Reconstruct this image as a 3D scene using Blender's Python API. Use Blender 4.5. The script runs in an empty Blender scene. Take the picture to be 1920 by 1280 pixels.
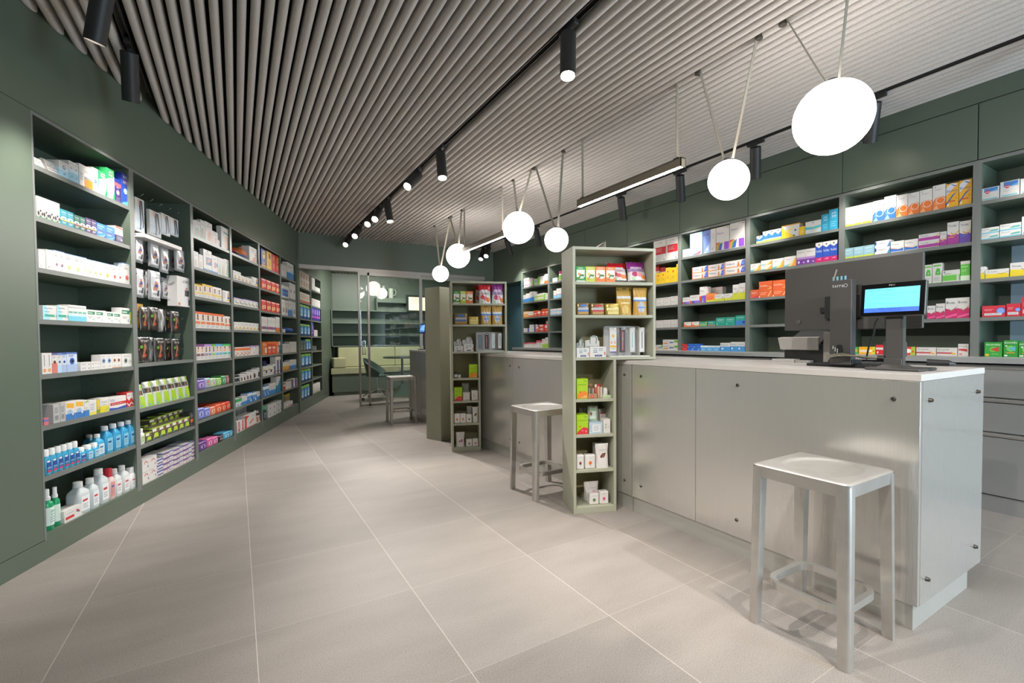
import bpy, bmesh, math, random
from mathutils import Vector, Matrix
random.seed(7)
SC = bpy.context.scene
COL = SC.collection
PI = math.pi

# ---------------------------------------------------------------- camera, world, light, exposure
cd = bpy.data.cameras.new('camera')
cam = bpy.data.objects.new('camera', cd)
COL.objects.link(cam)
SC.camera = cam
cd.sensor_fit = 'HORIZONTAL'
cd.sensor_width = 36.0
cd.lens = 867.0 / 1920 * 36
cd.shift_y = 18.59 / 1920
cd.clip_start = 0.05
_y, _p, _r = 0.53697, -0.02596, -0.00754
_f = Vector((math.sin(_y) * math.cos(_p), math.cos(_y) * math.cos(_p), math.sin(_p)))
_ri = Vector((math.cos(_y), -math.sin(_y), 0))
_up = _ri.cross(_f)
_R = _ri * math.cos(_r) + _up * math.sin(_r)
_U = _up * math.cos(_r) - _ri * math.sin(_r)
cam.matrix_world = Matrix(((_R.x, _U.x, -_f.x, 0), (_R.y, _U.y, -_f.y, 0), (_R.z, _U.z, -_f.z, 1.09), (0, 0, 0, 1)))

w = bpy.data.worlds.new('world')
SC.world = w
w.use_nodes = True
w.node_tree.nodes['Background'].inputs[0].default_value = (0.75, 0.86, 1.0, 1)
w.node_tree.nodes['Background'].inputs[1].default_value = 0.4
SC.view_settings.view_transform = 'Standard'
SC.view_settings.look = 'None'
SC.view_settings.gamma = 1.0
SC.view_settings.use_curve_mapping = False
SC.view_settings.exposure = 1.62
SC.cycles.max_bounces = 8
SC.cycles.diffuse_bounces = 4
SC.cycles.glossy_bounces = 4
SC.cycles.transmission_bounces = 6
SC.cycles.sample_clamp_indirect = 4.0

SPOT_W = 36.0        # watts of one track spot
GLOBE_E = 4.6        # emission of the opal globes
LINE_E = 13.0        # emission of the linear lamps
WARM = (1.0, 0.955, 0.905)


def area_light(name, loc, rot, sx, sy, watts, col):
    l = bpy.data.lights.new(name, 'AREA')
    l.shape = 'RECTANGLE'
    l.size, l.size_y, l.energy, l.color = sx, sy, watts, col
    o = bpy.data.objects.new(name, l)
    o.location, o.rotation_euler = loc, rot
    COL.objects.link(o)
    return o


# daylight through the glazed shop front behind the photographer
area_light('daylight_shop_front', (3.3, -2.6, 1.2), (PI / 2, 0, math.radians(-6)), 1.6, 2.1, 55, (0.64, 0.84, 1.0))
# light of the rear passage beyond the recess and of the consultation room
area_light('passage_light', (5.2, 7.2, 2.3), (0, math.radians(-30), 0), 0.5, 0.7, 16, (0.55, 0.78, 1.0))
area_light('consultation_ceiling_light', (2.5, 8.9, 2.46), (math.radians(18), 0, 0), 1.4, 0.4, 22, (1.0, 0.97, 0.92))

# ---------------------------------------------------------------- frames of reference
LA = 0.35421                                   # the left wall turns away from the counter line by 20.3 degrees
LD = Vector((math.sin(LA), math.cos(LA), 0))   # along the left wall, away from the viewer
LN = Vector((math.cos(LA), -math.sin(LA), 0))  # out of the left wall into the shop
LN0 = -1.898
ROT_L = PI / 2 - LA
ROT_R = -PI / 2
XR = 4.19                                      # front plane of the right-hand shelves


def PL(s, back, z):
    v = LD * s + LN * (LN0 - back)
    return Vector((v.x, v.y, z))


# ---------------------------------------------------------------- materials
_M = {}


def lin(h):
    c = [int(h[i:i + 2], 16) / 255 for i in (0, 2, 4)]
    return tuple(x / 12.92 if x <= 0.04045 else ((x + 0.055) / 1.055) ** 2.4 for x in c) + (1.0,)


def mat(h, rough=0.5, metal=0.0, emit=0.0, trans=0.0, bump=0.0, bscale=300, spec=0.5, alpha=1.0):
    k = (h, rough, metal, emit, trans, bump, bscale, spec, alpha)
    if k in _M:
        return _M[k]
    m = bpy.data.materials.new('surface_' + h)
    m.use_nodes = True
    nt = m.node_tree
    b = nt.nodes['Principled BSDF']
    b.inputs['Base Color'].default_value = lin(h)
    b.inputs['Roughness'].default_value = rough
    b.inputs['Metallic'].default_value = metal
    b.inputs['Specular IOR Level'].default_value = spec
    if trans:
        b.inputs['Transmission Weight'].default_value = trans
        b.inputs['IOR'].default_value = 1.4
    if alpha < 1:
        b.inputs['Alpha'].default_value = alpha
    if emit:
        b.inputs['Emission Color'].default_value = lin(h)
        b.inputs['Emission Strength'].default_value = emit
    if bump:
        n = nt.nodes.new('ShaderNodeTexNoise')
        n.inputs['Scale'].default_value = bscale
        tc = nt.nodes.new('ShaderNodeTexCoord')
        nt.links.new(tc.outputs['Object'], n.inputs['Vector'])
        bp = nt.nodes.new('ShaderNodeBump')
        bp.inputs['Strength'].default_value = bump
        bp.inputs['Distance'].default_value = 0.002
        nt.links.new(n.outputs['Fac'], bp.inputs['Height'])
        nt.links.new(bp.outputs['Normal'], b.inputs['Normal'])
    _M[k] = m
    return m


def noise_mat(name, c0, c1, scale, rough, metal=0.0, stretch=(1, 1, 1), bump=0.0, detail=4, r_var=0.0):
    m = bpy.data.materials.new(name)
    m.use_nodes = True
    nt = m.node_tree
    b = nt.nodes['Principled BSDF']
    tc = nt.nodes.new('ShaderNodeTexCoord')
    mp = nt.nodes.new('ShaderNodeMapping')
    mp.inputs['Scale'].default_value = stretch
    n = nt.nodes.new('ShaderNodeTexNoise')
    n.inputs['Scale'].default_value = scale
    n.inputs['Detail'].default_value = detail
    cr = nt.nodes.new('ShaderNodeValToRGB')
    cr.color_ramp.elements[0].position, cr.color_ramp.elements[1].position = 0.3, 0.7
    cr.color_ramp.elements[0].color, cr.color_ramp.elements[1].color = lin(c0), lin(c1)
    L = nt.links.new
    L(tc.outputs['Object'], mp.inputs['Vector'])
    L(mp.outputs[0], n.inputs['Vector'])
    L(n.outputs['Fac'], cr.inputs[0])
    L(cr.outputs[0], b.inputs['Base Color'])
    b.inputs['Roughness'].default_value = rough
    b.inputs['Metallic'].default_value = metal
    if r_var:
        ma = nt.nodes.new('ShaderNodeMath')
        ma.operation = 'MULTIPLY_ADD'
        ma.inputs[1].default_value, ma.inputs[2].default_value = r_var, rough - r_var / 2
        L(n.outputs['Fac'], ma.inputs[0])
        L(ma.outputs[0], b.inputs['Roughness'])
    if bump:
        bp = nt.nodes.new('ShaderNodeBump')
        bp.inputs['Strength'].default_value = bump
        bp.inputs['Distance'].default_value = 0.002
        L(n.outputs['Fac'], bp.inputs['Height'])
        L(bp.outputs['Normal'], b.inputs['Normal'])
    return m


def floor_mat():
    m = bpy.data.materials.new('stone_tile')
    m.use_nodes = True
    nt = m.node_tree
    b = nt.nodes['Principled BSDF']
    N, L = nt.nodes.new, nt.links.new
    tc = N('ShaderNodeTexCoord')
    sp = N('ShaderNodeSeparateXYZ')
    L(tc.outputs['Object'], sp.inputs[0])

    def mth(op, a, bb=None, c=None):
        n = N('ShaderNodeMath')
        n.operation = op
        for i, v in enumerate((a, bb, c)):
            if v is None:
                continue
            if isinstance(v, (int, float)):
                n.inputs[i].default_value = v
            else:
                L(v, n.inputs[i])
        return n.outputs[0]
    gx = mth('MULTIPLY_ADD', sp.outputs['X'], 1 / 0.6, -0.04 / 0.6 + 20)
    gy = mth('MULTIPLY_ADD', sp.outputs['Y'], 1 / 0.6, -0.15 / 0.6 + 20)
    def edge(g):
        f = mth('FRACT', g)
        return mth('LESS_THAN', mth('SUBTRACT', 0.5, mth('ABSOLUTE', mth('SUBTRACT', f, 0.5))), 0.0022)
    grout = mth('MAXIMUM', edge(gx), mth('MULTIPLY', edge(gy), 0.38))
    cell = N('ShaderNodeCombineXYZ')
    L(mth('FLOOR', gx), cell.inputs[0])
    L(mth('FLOOR', gy), cell.inputs[1])
    wn = N('ShaderNodeTexWhiteNoise')
    L(cell.outputs[0], wn.inputs['Vector'])
    mp = N('ShaderNodeMapping')
    mp.inputs['Rotation'].default_value = (0, 0, 0.35)
    mp.inputs['Scale'].default_value = (1.0, 3.2, 1)
    L(tc.outputs['Object'], mp.inputs['Vector'])
    n1 = N('ShaderNodeTexNoise')
    n1.inputs['Scale'].default_value, n1.inputs['Detail'].default_value = 2.2, 6
    L(mp.outputs[0], n1.inputs['Vector'])
    n2 = N('ShaderNodeTexNoise')
    n2.inputs['Scale'].default_value, n2.inputs['Detail'].default_value = 260, 3
    L(tc.outputs['Object'], n2.inputs['Vector'])
    n3 = N('ShaderNodeTexVoronoi')
    n3.inputs['Scale'].default_value = 120
    L(tc.outputs['Object'], n3.inputs['Vector'])
    speck = mth('LESS_THAN', n3.outputs['Distance'], 0.13)
    v = mth('ADD', mth('MULTIPLY', n1.outputs['Fac'], 0.22), mth('MULTIPLY', wn.outputs['Value'], 0.10))
    v = mth('ADD', v, mth('MULTIPLY_ADD', n2.outputs['Fac'], 0.6, -0.02))
    v = mth('SUBTRACT', v, mth('MULTIPLY', speck, 0.3))
    cr = N('ShaderNodeValToRGB')
    cr.color_ramp.elements[0].position, cr.color_ramp.elements[1].position = 0.2, 0.7
    cr.color_ramp.elements[0].color, cr.color_ramp.elements[1].color = lin('6a645e'), lin('a59d96')
    L(v, cr.inputs[0])
    mx = N('ShaderNodeMix')
    mx.data_type = 'RGBA'
    L(grout, mx.inputs[0])
    L(cr.outputs[0], mx.inputs[6])
    mx.inputs[7].default_value = lin('b9b0a6')
    L(mx.outputs[2], b.inputs['Base Color'])
    L(mth('MULTIPLY_ADD', n1.outputs['Fac'], 0.12, 0.52), b.inputs['Roughness'])
    b.inputs['Specular IOR Level'].default_value = 0.3
    return m


GREEN = noise_mat('green_lacquer', '5a6658', '5e6a5c', 1.5, 0.42, bump=0.0)
GREEN_IN = noise_mat('green_lacquer_inside', '566254', '5a6658', 1.5, 0.5)
BLUEGREEN = noise_mat('blue_lit_lacquer', '4b6f7b', '4f7480', 1.5, 0.45)  # cool light in the recess put into the panel colour
SAGE = noise_mat('sage_lacquer', 'a8a995', 'acad99', 2.0, 0.45)
EDGE = noise_mat('grey_edge_band', '737672', '787b77', 2.0, 0.4)
SAGE_BACK = noise_mat('sage_back_board', '98906c', '9c9470', 2.0, 0.55)
FELT = noise_mat('felt_baffle', 'b5aea8', 'c7c0ba', 160, 0.95, detail=5, bump=0.25)
DARKCEIL = mat('1b1816', 0.9)
ALU = noise_mat('brushed_aluminium_panel', 'cdcac4', 'd2cfca', 1.0, 0.17, 0.62, stretch=(420, 420, 2.5), bump=0.22, detail=2)
ALU_STOOL = noise_mat('brushed_aluminium', 'c4c1bc', 'cfccc7', 14, 0.36, 0.8)
CHROME = mat('d8d8d8', 0.15, 1.0)
TOPMAT = noise_mat('light_grey_laminate', 'c8c3be', 'cdc8c3', 4, 0.3)
GREYCAB = noise_mat('grey_lacquer', '9c9b97', 'a09f9b', 3, 0.36, 0.25)
GREYKICK = noise_mat('grey_plinth', 'c6c5bf', 'cbcac4', 3, 0.3, 0.5)
BLACK = mat('1c1b1b', 0.45)
BLACKGREY = mat('454341', 0.5, bump=0.1, bscale=500)
SPOTBLK = mat('2b2a29', 0.5)
STRAP = mat('8f887a', 0.7)
LINEHOUS = mat('7d7566', 0.55)
FRAMEMAT = mat('a8a199', 0.4, 0.5)
GLASS = mat('eaf3ef', 0.0, trans=1.0)
WHITE = 'e8e4df'


def glass_mat():
    m = bpy.data.materials.new('clear_glass')
    m.use_nodes = True
    nt = m.node_tree
    nt.nodes.clear()
    N, L = nt.nodes.new, nt.links.new
    o = N('ShaderNodeOutputMaterial')
    mx = N('ShaderNodeMixShader')
    tr = N('ShaderNodeBsdfTransparent')
    tr.inputs[0].default_value = (0.90, 0.96, 0.93, 1)
    gl = N('ShaderNodeBsdfGlossy')
    gl.inputs['Roughness'].default_value = 0.0
    fr = N('ShaderNodeFresnel')
    fr.inputs['IOR'].default_value = 1.5
    ma = N('ShaderNodeMath')
    ma.operation = 'MULTIPLY_ADD'
    ma.inputs[1].default_value, ma.inputs[2].default_value = 1.8, 0.0
    L(fr.outputs[0], ma.inputs[0])
    L(ma.outputs[0], mx.inputs[0])
    L(tr.outputs[0], mx.inputs[1])
    L(gl.outputs[0], mx.inputs[2])
    L(mx.outputs[0], o.inputs[0])
    return m


PANE = glass_mat()


# ---------------------------------------------------------------- mesh builder
class MB:
    def __init__(s):
        s.v, s.f, s.m, s.sm, s.mats = [], [], [], [], []

    def slot(s, m):
        if m not in s.mats:
            s.mats.append(m)
        return s.mats.index(m)

    def face(s, pts, m, smooth=False):
        i = len(s.v)
        s.v += [tuple(p) for p in pts]
        s.f.append(tuple(range(i, i + len(pts))))
        s.m.append(s.slot(m))
        s.sm.append(smooth)

    def mesh(s, vs, fs, m, smooth=False):
        i = len(s.v)
        s.v += [tuple(p) for p in vs]
        k = s.slot(m)
        for f in fs:
            s.f.append(tuple(i + q for q in f))
            s.m.append(k)
            s.sm.append(smooth)

    def box(s, x0, y0, z0, x1, y1, z1, m, ch=0.0, T=None):
        """box with optional chamfered edges"""
        c = ch
        if not c:
            vs = [(x, y, z) for z in (z0, z1) for y in (y0, y1) for x in (x0, x1)]
            fs = [(0, 2, 3, 1), (4, 5, 7, 6), (0, 1, 5, 4), (2, 6, 7, 3), (0, 4, 6, 2), (1, 3, 7, 5)]
        else:
            bm = bmesh.new()
            bmesh.ops.create_cube(bm, size=1)
            for v in bm.verts:
                v.co = Vector(((x0 + x1) / 2 + v.co.x * (x1 - x0), (y0 + y1) / 2 + v.co.y * (y1 - y0), (z0 + z1) / 2 + v.co.z * (z1 - z0)))
            bmesh.ops.bevel(bm, geom=bm.edges[:], offset=c, segments=2, affect='EDGES', profile=0.5)
            bm.verts.index_update()
            vs = [tuple(v.co) for v in bm.verts]
            fs = [tuple(v.index for v in f.verts) for f in bm.faces]
            bm.free()
        if T:
            vs = [tuple(T @ Vector(v)) for v in vs]
        s.mesh(vs, fs, m)

    def tube(s, pts, r, m, seg=8, cap=True, radii=None):
        pts = [Vector(p) for p in pts]
        rings = []
        prev = None
        for i, p in enumerate(pts):
            a = pts[max(i - 1, 0)]
            b = pts[min(i + 1, len(pts) - 1)]
            t = (b - a).normalized()
            if prev is None:
                n = t.orthogonal().normalized()
            else:
                n = (prev - t * prev.dot(t)).normalized()
            prev = n
            q = t.cross(n)
            rr = radii[i] if radii else r
            rings.append([p + (n * math.cos(2 * PI * k / seg) + q * math.sin(2 * PI * k / seg)) * rr for k in range(seg)])
        vs = [v for rg in rings for v in rg]
        fs = []
        for i in range(len(rings) - 1):
            for k in range(seg):
                a, b = i * seg + k, i * seg + (k + 1) % seg
                fs.append((a, b, b + seg, a + seg))
        if cap:
            fs.append(tuple(range(seg - 1, -1, -1)))
            fs.append(tuple((len(rings) - 1) * seg + k for k in range(seg)))
        s.mesh(vs, fs, m, True)

    def lathe(s, prof, m, seg=20, c=(0, 0, 0), sx=1.0, sy=1.0):
        vs, fs = [], []
        for r, z in prof:
            for k in range(seg):
                a = 2 * PI * k / seg
                vs.append((c[0] + r * sx * math.cos(a), c[1] + r * sy * math.sin(a), c[2] + z))
        for i in range(len(prof) - 1):
            for k in range(seg):
                a, b = i * seg + k, i * seg + (k + 1) % seg
                fs.append((a, b, b + seg, a + seg))
        fs.append(tuple(range(seg - 1, -1, -1)))
        fs.append(tuple((len(prof) - 1) * seg + k for k in range(seg)))
        s.mesh(vs, fs, m, True)

    def prism(s, poly, z0, z1, m):
        n = len(poly)
        vs = [(x, y, z0) for x, y in poly] + [(x, y, z1) for x, y in poly]
        fs = [tuple(range(n - 1, -1, -1)), tuple(range(n, 2 * n))] + [(k, (k + 1) % n, n + (k + 1) % n, n + k) for k in range(n)]
        s.mesh(vs, fs, m)

    def data(s, name):
        me = bpy.data.meshes.new(name)
        me.from_pydata(s.v, [], s.f)
        for m in s.mats:
            me.materials.append(m)
        me.polygons.foreach_set('material_index', s.m)
        me.polygons.foreach_set('use_smooth', s.sm)
        me.update()
        if any(s.sm):
            bm = bmesh.new()
            bm.from_mesh(me)
            for e in bm.edges:
                if len(e.link_faces) == 2 and e.calc_face_angle(0) > 0.7:
                    e.smooth = False
            bm.to_mesh(me)
            bm.free()
        return me

    def build(s, name, parent=None):
        o = bpy.data.objects.new(name, s.data(name))
        COL.objects.link(o)
        if parent:
            o.parent = parent
        return o


def tag(o, label=None, cat=None, group=None, kind=None):
    if label:
        o['label'] = label
    if cat:
        o['category'] = cat
    if group:
        o['group'] = group
    if kind:
        o['kind'] = kind
    return o


def empty(name, loc=(0, 0, 0), rz=0.0):
    o = bpy.data.objects.new(name, None)
    o.empty_display_size = 0.05
    o.location = loc
    o.rotation_euler = (0, 0, rz)
    COL.objects.link(o)
    return o


def kids(o):
    return list(o.children)


def copy_tree(o, parent=None):
    c = o.copy()
    COL.objects.link(c)
    if parent:
        c.parent = parent
    for ch in kids(o):
        copy_tree(ch, c)
    return c


# ---------------------------------------------------------------- lettering (built-in font, turned into mesh outlines)
_T = {}


def text_shape(txt):
    if txt not in _T:
        cu = bpy.data.curves.new('lettering', 'FONT')
        cu.body = txt
        cu.resolution_u = 1
        o = bpy.data.objects.new('lettering', cu)
        COL.objects.link(o)
        dg = bpy.context.evaluated_depsgraph_get()
        me = o.evaluated_get(dg).to_mesh()
        vs = [(v.co.x, v.co.y) for v in me.vertices]
        fs = [tuple(p.vertices) for p in me.polygons]
        o.evaluated_get(dg).to_mesh_clear()
        bpy.data.objects.remove(o)
        bpy.data.curves.remove(cu)
        xs = [v[0] for v in vs] or [0, 1]
        ys = [v[1] for v in vs] or [0, 1]
        x0, x1, y0, y1 = min(xs), max(xs), min(ys), max(ys)
        _T[txt] = ([((x - x0) / (x1 - x0), (y - y0) / (y1 - y0)) for x, y in vs], fs)
    return _T[txt]

# ================================================================ THE ROOM
def struct(o):
    o['kind'] = 'structure'
    return o


b = MB()
b.box(-4.5, -3.2, -0.1, 6.2, 10.6, 0.0, floor_mat())
struct(b.build('floor'))

# left wall: plain panel nearest the viewer, the board above the shelves, the stretch behind the glass
b = MB()


def lbox(b, s0, s1, d0, d1, z0, z1, m, ch=0.0):
    """box in the left wall's frame: s along the wall, d = depth behind its front plane"""
    T = Matrix.Translation(LN * LN0) @ Matrix.Rotation(ROT_L, 4, 'Z')
    b.box(s0, d0, z0, s1, d1, z1, m, ch, T)


lbox(b, -3.4, 2.70, 0.0, 0.4, 0.1, 2.236, GREEN)
lbox(b, -3.4, 7.50, 0.002, 0.4, 2.240, 2.90, GREEN)
lbox(b, 7.50, 10.2, 0.0, 0.4, 2.20, 2.90, GREEN)
lbox(b, 9.05, 10.25, 0.0, 0.4, 0.1, 2.20, GREEN)
lbox(b, -3.4, 10.25, 0.40, 0.46, 0.0, 2.90, GREEN)
lbox(b, 7.40, 7.52, -0.012, 0.1, 0.0, 2.73, GREEN)
struct(b.build('wall_left'))
b = MB()
lbox(b, -3.4, 7.40, -0.001, 0.35, 0.0, 0.097, GREEN)
lbox(b, 7.52, 10.2, -0.001, 0.35, 0.0, 0.097, GREEN)
struct(b.build('baseboard_left'))

# right wall: board above the shelves, recess panels coloured blue for the cool light on them, outer wall
b = MB()
b.box(XR, -3.2, 2.61, XR + 0.4, 6.69, 2.90, GREEN)
b.box(XR, 6.69, 2.09, XR + 0.4, 7.75, 2.90, GREEN)
b.box(5.75, -3.2, 0, 5.85, 10.6, 2.9, GREEN)
b.box(XR + 0.36, -3.2, 0, XR + 0.4, 0.3, 2.9, GREEN)
struct(b.build('wall_right'))
b = MB()
b.box(XR + 0.34, 6.72, 0, XR + 0.38, 7.26, 2.09, BLUEGREEN)
b.box(XR + 0.34, 7.268, 0, XR + 0.38, 7.74, 2.09, BLUEGREEN)
b.box(XR + 0.0, 6.70, 0, XR + 0.34, 6.72, 2.09, BLUEGREEN)
b.box(XR + 0.0, 7.74, 0, XR + 0.4, 7.80, 2.09, BLUEGREEN)
struct(b.build('wall_recess'))

# wall above the glass partition
b = MB()
b.box(0.60, 7.70, 2.262, 4.60, 7.86, 2.90, GREEN)
b.box(4.0, 7.72, 0, 4.60, 7.84, 2.262, GREEN)
struct(b.build('wall_back'))
# walls of the consultation room and behind the viewer
b = MB()
b.box(1.2, 10.12, 0, 5.8, 10.25, 2.9, GREEN)
b.box(4.6, 7.86, 0, 4.7, 10.12, 2.9, GREEN)
struct(b.build('wall_consultation'))
b = MB()
b.box(-4.2, -3.3, 0, 5.8, -3.2, 2.9, mat('d6d2cc', .6))  # unseen wall, coloured pale to bounce more light into the shop
b.box(-4.3, -3.2, 0, -4.2, -2.0, 2.9, mat('d6d2cc', .6))
struct(b.build('wall_front'))

# ceiling: dark board with round-edged felt baffles running along the counters
b = MB()
b.box(-4.5, -3.2, 2.90, 6.2, 10.6, 2.96, DARKCEIL)
ceil = struct(b.build('ceiling'))


def wall_y(x):          # where a baffle meets the slanting left wall
    return (x * LN.x - LN0) / -LN.y


b = MB()
PITCH = 0.06
TRACKS = {-8: 'left', 26: 'middle', 63: 'right'}
prof = [(-0.021, 0.062), (-0.021, 0.02)] + [(-0.021 * math.cos(a), 0.02 - 0.02 * math.sin(a)) for a in (0.45, 0.9, 1.35, 1.79, 2.24, 2.69)] + [(0.021, 0.02), (0.021, 0.062)]
zb = 2.73
for k in range(-60, 78):
    xc = -0.005 + PITCH * k
    if k in TRACKS:
        continue
    vs = []
    ok = True
    for end in (0, 1):
        for px, pz in prof:
            x = xc + px
            y1 = min(7.70, wall_y(x) - 0.004)
            y0 = -3.2
            if y1 < -3.1:
                ok = False
            vs.append((x, y0 if end == 0 else y1, zb + pz))
    if not ok or xc > XR + 0.02:
        continue
    n = len(prof)
    fs = [(i, i + 1, n + i + 1, n + i) for i in range(n - 1)] + [tuple(range(n - 1, -1, -1)), tuple(range(n, 2 * n))]
    b.mesh(vs, fs, FELT, True)
slats = struct(b.build('ceiling_slats', ceil))
b = MB()
for k in range(18, 76):
    xc = -0.005 + PITCH * k
    b.tube([(xc, 7.87, 2.50), (xc, 10.1, 2.50)], 0.02, FELT, 8)
b.box(1.0, 7.87, 2.53, 4.6, 10.12, 2.56, DARKCEIL)
struct(b.build('ceiling_consultation'))


def track_x(k):
    return -0.005 + PITCH * k


# glass partition: header rails, sliding leaf, fixed panes
b = MB()
b.box(0.80, 7.690, 2.196, 4.0, 7.735, 2.258, FRAMEMAT)
b.box(1.85, 7.745, 2.150, 4.0, 7.79, 2.200, FRAMEMAT)
b.box(0.80, 7.735, 2.20, 4.0, 7.80, 2.258, FRAMEMAT)
struct(b.build('trim_1'))
door = struct(empty('door_1', (1.70, 7.71, 0)))
b = MB()
for x in (0.0, 0.15, 1.03):
    b.box(x, -0.014, 0.012, x + 0.030, 0.014, 2.196, FRAMEMAT)
b.box(0.030, -0.014, 0.012, 1.03, 0.014, 0.05, FRAMEMAT)
b.box(0.030, -0.014, 2.15, 1.03, 0.014, 2.196, FRAMEMAT)
b.build('door_frame', door)
for x0, x1 in ((.03, .15), (.18, 1.03)):
    b = MB()
    b.face([(x0, 0, .05), (x1, 0, .05), (x1, 0, 2.15), (x0, 0, 2.15)], PANE)
    b.build('door_pane', door)
b = MB()
b.box(0.055, -0.035, 0.86, 0.063, -0.004, 1.09, CHROME)
b.box(0.092, -0.035, 0.86, 0.10, -0.004, 1.09, CHROME)
b.box(0.055, -0.035, 1.082, 0.10, -0.004, 1.09, CHROME)
b.box(0.055, -0.035, 0.86, 0.10, -0.004, 0.868, CHROME)
b.build('door_handle', door)
win = struct(empty('window_1', (2.76, 7.74, 0)))
b = MB()
for x in (0.0, 0.60, 1.21):
    b.box(x, -0.016, 0.0, x + 0.03, 0.016, 2.15, FRAMEMAT)
b.box(0.03, -0.016, 0.0, 1.21, 0.016, 0.035, FRAMEMAT)
b.build('window_frame', win)
for x0, x1 in ((0.03, 0.60), (0.63, 1.21)):
    b = MB()
    b.face([(x0, 0, .035), (x1, 0, .035), (x1, 0, 2.15), (x0, 0, 2.15)], PANE)
    b.build('window_pane', win)

# ================================================================ BUILT-IN SHELVES, LEFT
SHELF_L = {'a': [1.977, 1.721, 1.467, 1.209, .931, .671, .414], 'b': [.946, .641, .394], 'c': [1.982, 1.72, 1.473, 1.206, .931, .678, .421],
           'd': [1.98, 1.718, 1.468, 1.21, .937, .669, .42], 'e': [1.978, 1.717, 1.456, 1.207, .926, .671, .423],
           'f': [1.969, 1.688, 1.443, 1.207, .928, .686, .423], 'g': [1.934, 1.70, 1.442, 1.172, .928, .676, .442],
           'h': [1.969, 1.69, 1.442, 1.17, .918, .675, .442]}
BOT_L = {'a': .126, 'b': .119, 'c': .15, 'd': .155, 'e': .152, 'f': .168, 'g': .167, 'h': .183}
SPAN_L = {'a': (2.70, 3.45), 'b': (3.495, 4.245), 'c': (4.29, 5.02), 'd': (5.065, 5.81), 'e': (5.855, 6.605), 'f': (6.655, 7.38), 'g': (7.52, 8.24), 'h': (8.29, 9.005)}
BAYNAME = {'a': 'eye-care bay', 'b': 'hook bay', 'c': 'plaster bay', 'd': 'gold-carton bay', 'e': 'red-carton bay', 'f': 'cushion bay',
           'g': 'blue-pack bay', 'h': 'purple-pack bay', 'A': 'bay touching blue recess', 'B': 'bay near blue recess', 'C': 'yellow-carton bay',
           'D': 'rainbow-carton bay', 'E': 'bay behind monitor', 'F': 'bay behind screen', 'G': 'pale-pane bay', 'N': 'near green unit', 'F_': 'far green unit'}
BAYLAB = {'a': 'dark green wall shelf bay nearest the viewer, eye-care boxes on top',
          'b': 'dark green wall bay with perforated back and hanging packs on wire hooks',
          'c': 'dark green wall shelf bay just beyond the hook bay, colourful packs at its foot',
          'd': 'dark green wall shelf bay with white and gold cartons, left of the red-carton bay',
          'e': 'dark green wall shelf bay with rows of bright red cartons',
          'f': 'dark green wall shelf bay with a blue cushion, last before the glass',
          'g': 'dark green wall shelf bay filled with blue packs beyond the partition line',
          'h': 'dark green wall shelf bay with purple packs, farthest along left wall'}
DL = 0.31
for k, (s0, s1) in SPAN_L.items():
    root = empty('shelf_bay', PL(s0, 0, 0), ROT_L)
    tag(root, BAYLAB[k], 'wall shelf', 'shelf bays along the left wall')
    wd = s1 - s0
    top = 2.236 if k < 'g' else 2.20
    dv = 0.0225
    for x0, x1 in ((-dv, 0.0), (wd, wd + (dv if k not in 'fh' else 0.04))):
        if k == 'a' and x0 < 0:
            x0 = -0.012
        b = MB()
        b.box(x0, 0, 0.097, x1, DL, top, GREEN, 0)
        b.box(x0, -.0008, .097, x1, 0, top, EDGE)
        b.build('side_panel', root)
    b = MB()
    b.box(-dv, DL, 0.097, wd + dv, DL + 0.02, top + .02, GREEN_IN)
    if k == 'b':
        for i in range(24):
            for j in range(32):
                b.box(.03 + i * .0295, DL - 0.0006, .98 + j * .039, .036 + i * .0295, DL, .986 + j * .039, mat('1d231f', .8))
    b.build('back_panel', root)
    b = MB()
    b.box(0, 0.0, top - 0.018, wd, DL, top, GREEN)
    b.box(0, -.0008, top - .018, wd, 0, top, EDGE)
    b.build('top_panel', root)
    b = MB()
    b.box(0, 0.0, 0.097, wd, DL, BOT_L[k], GREEN)
    b.build('bottom_panel', root)
    for z in SHELF_L[k]:
        b = MB()
        b.box(0.001, 0.003, z - 0.024, wd - 0.001, DL, z, GREEN)
        b.box(0.001, 0.002, z - 0.024, wd - 0.001, .003, z, EDGE)
        b.build('shelf', root)
    if k != 'b':
        b = MB()
        for i in range(40):
            z = 0.3 + i * 0.045
            for y in (0.05, 0.24):
                b.box(wd - 0.0006, y, z, wd, y + 0.005, z + 0.005, mat('242b27', .8))
        b.build('peg_holes', root)

# wire hooks in the hook bay
WIRE = mat('cfcfca', 0.25, 0.9)
hook_src = None
for z, n, off in ((2.10, 6, .06), (1.80, 6, .08), (1.535, 6, .08), (1.255, 6, .08), (1.015, 6, .08)):
    for i in range(n):
        s = 3.495 + off + i * 0.118
        if hook_src is None:
            hook_src = empty('display_hook')
            b = MB()
            b.box(-0.012, -0.004, -0.012, 0.012, 0.0, 0.02, WIRE)
            b.build('hook_plate', hook_src)
            b = MB()
            b.tube([(0, 0, 0), (0, -.05, 0.002), (0, -.20, 0.004), (0, -.255, 0.010), (0, -.275, 0.026)], 0.0028, WIRE, 6)
            b.tube([(0, 0, 0.014), (0, -.20, 0.018)], 0.0016, WIRE, 6)
            b.build('hook_wire', hook_src)
            h = hook_src
        else:
            h = copy_tree(hook_src)
        h.location = PL(s, DL, z)
        h.rotation_euler = (0, 0, ROT_L)
        od = ['first', 'second', 'third', 'fourth', 'fifth', 'last']
        rw = {2.10: 'top', 1.80: 'second', 1.535: 'third', 1.255: 'fourth', 1.015: 'lowest'}[z]
        tag(h, 'wire display hook, %s from left in the %s hook row of the hook bay' % (od[i], rw), 'hook', 'wire hooks in the hook bay')

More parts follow.
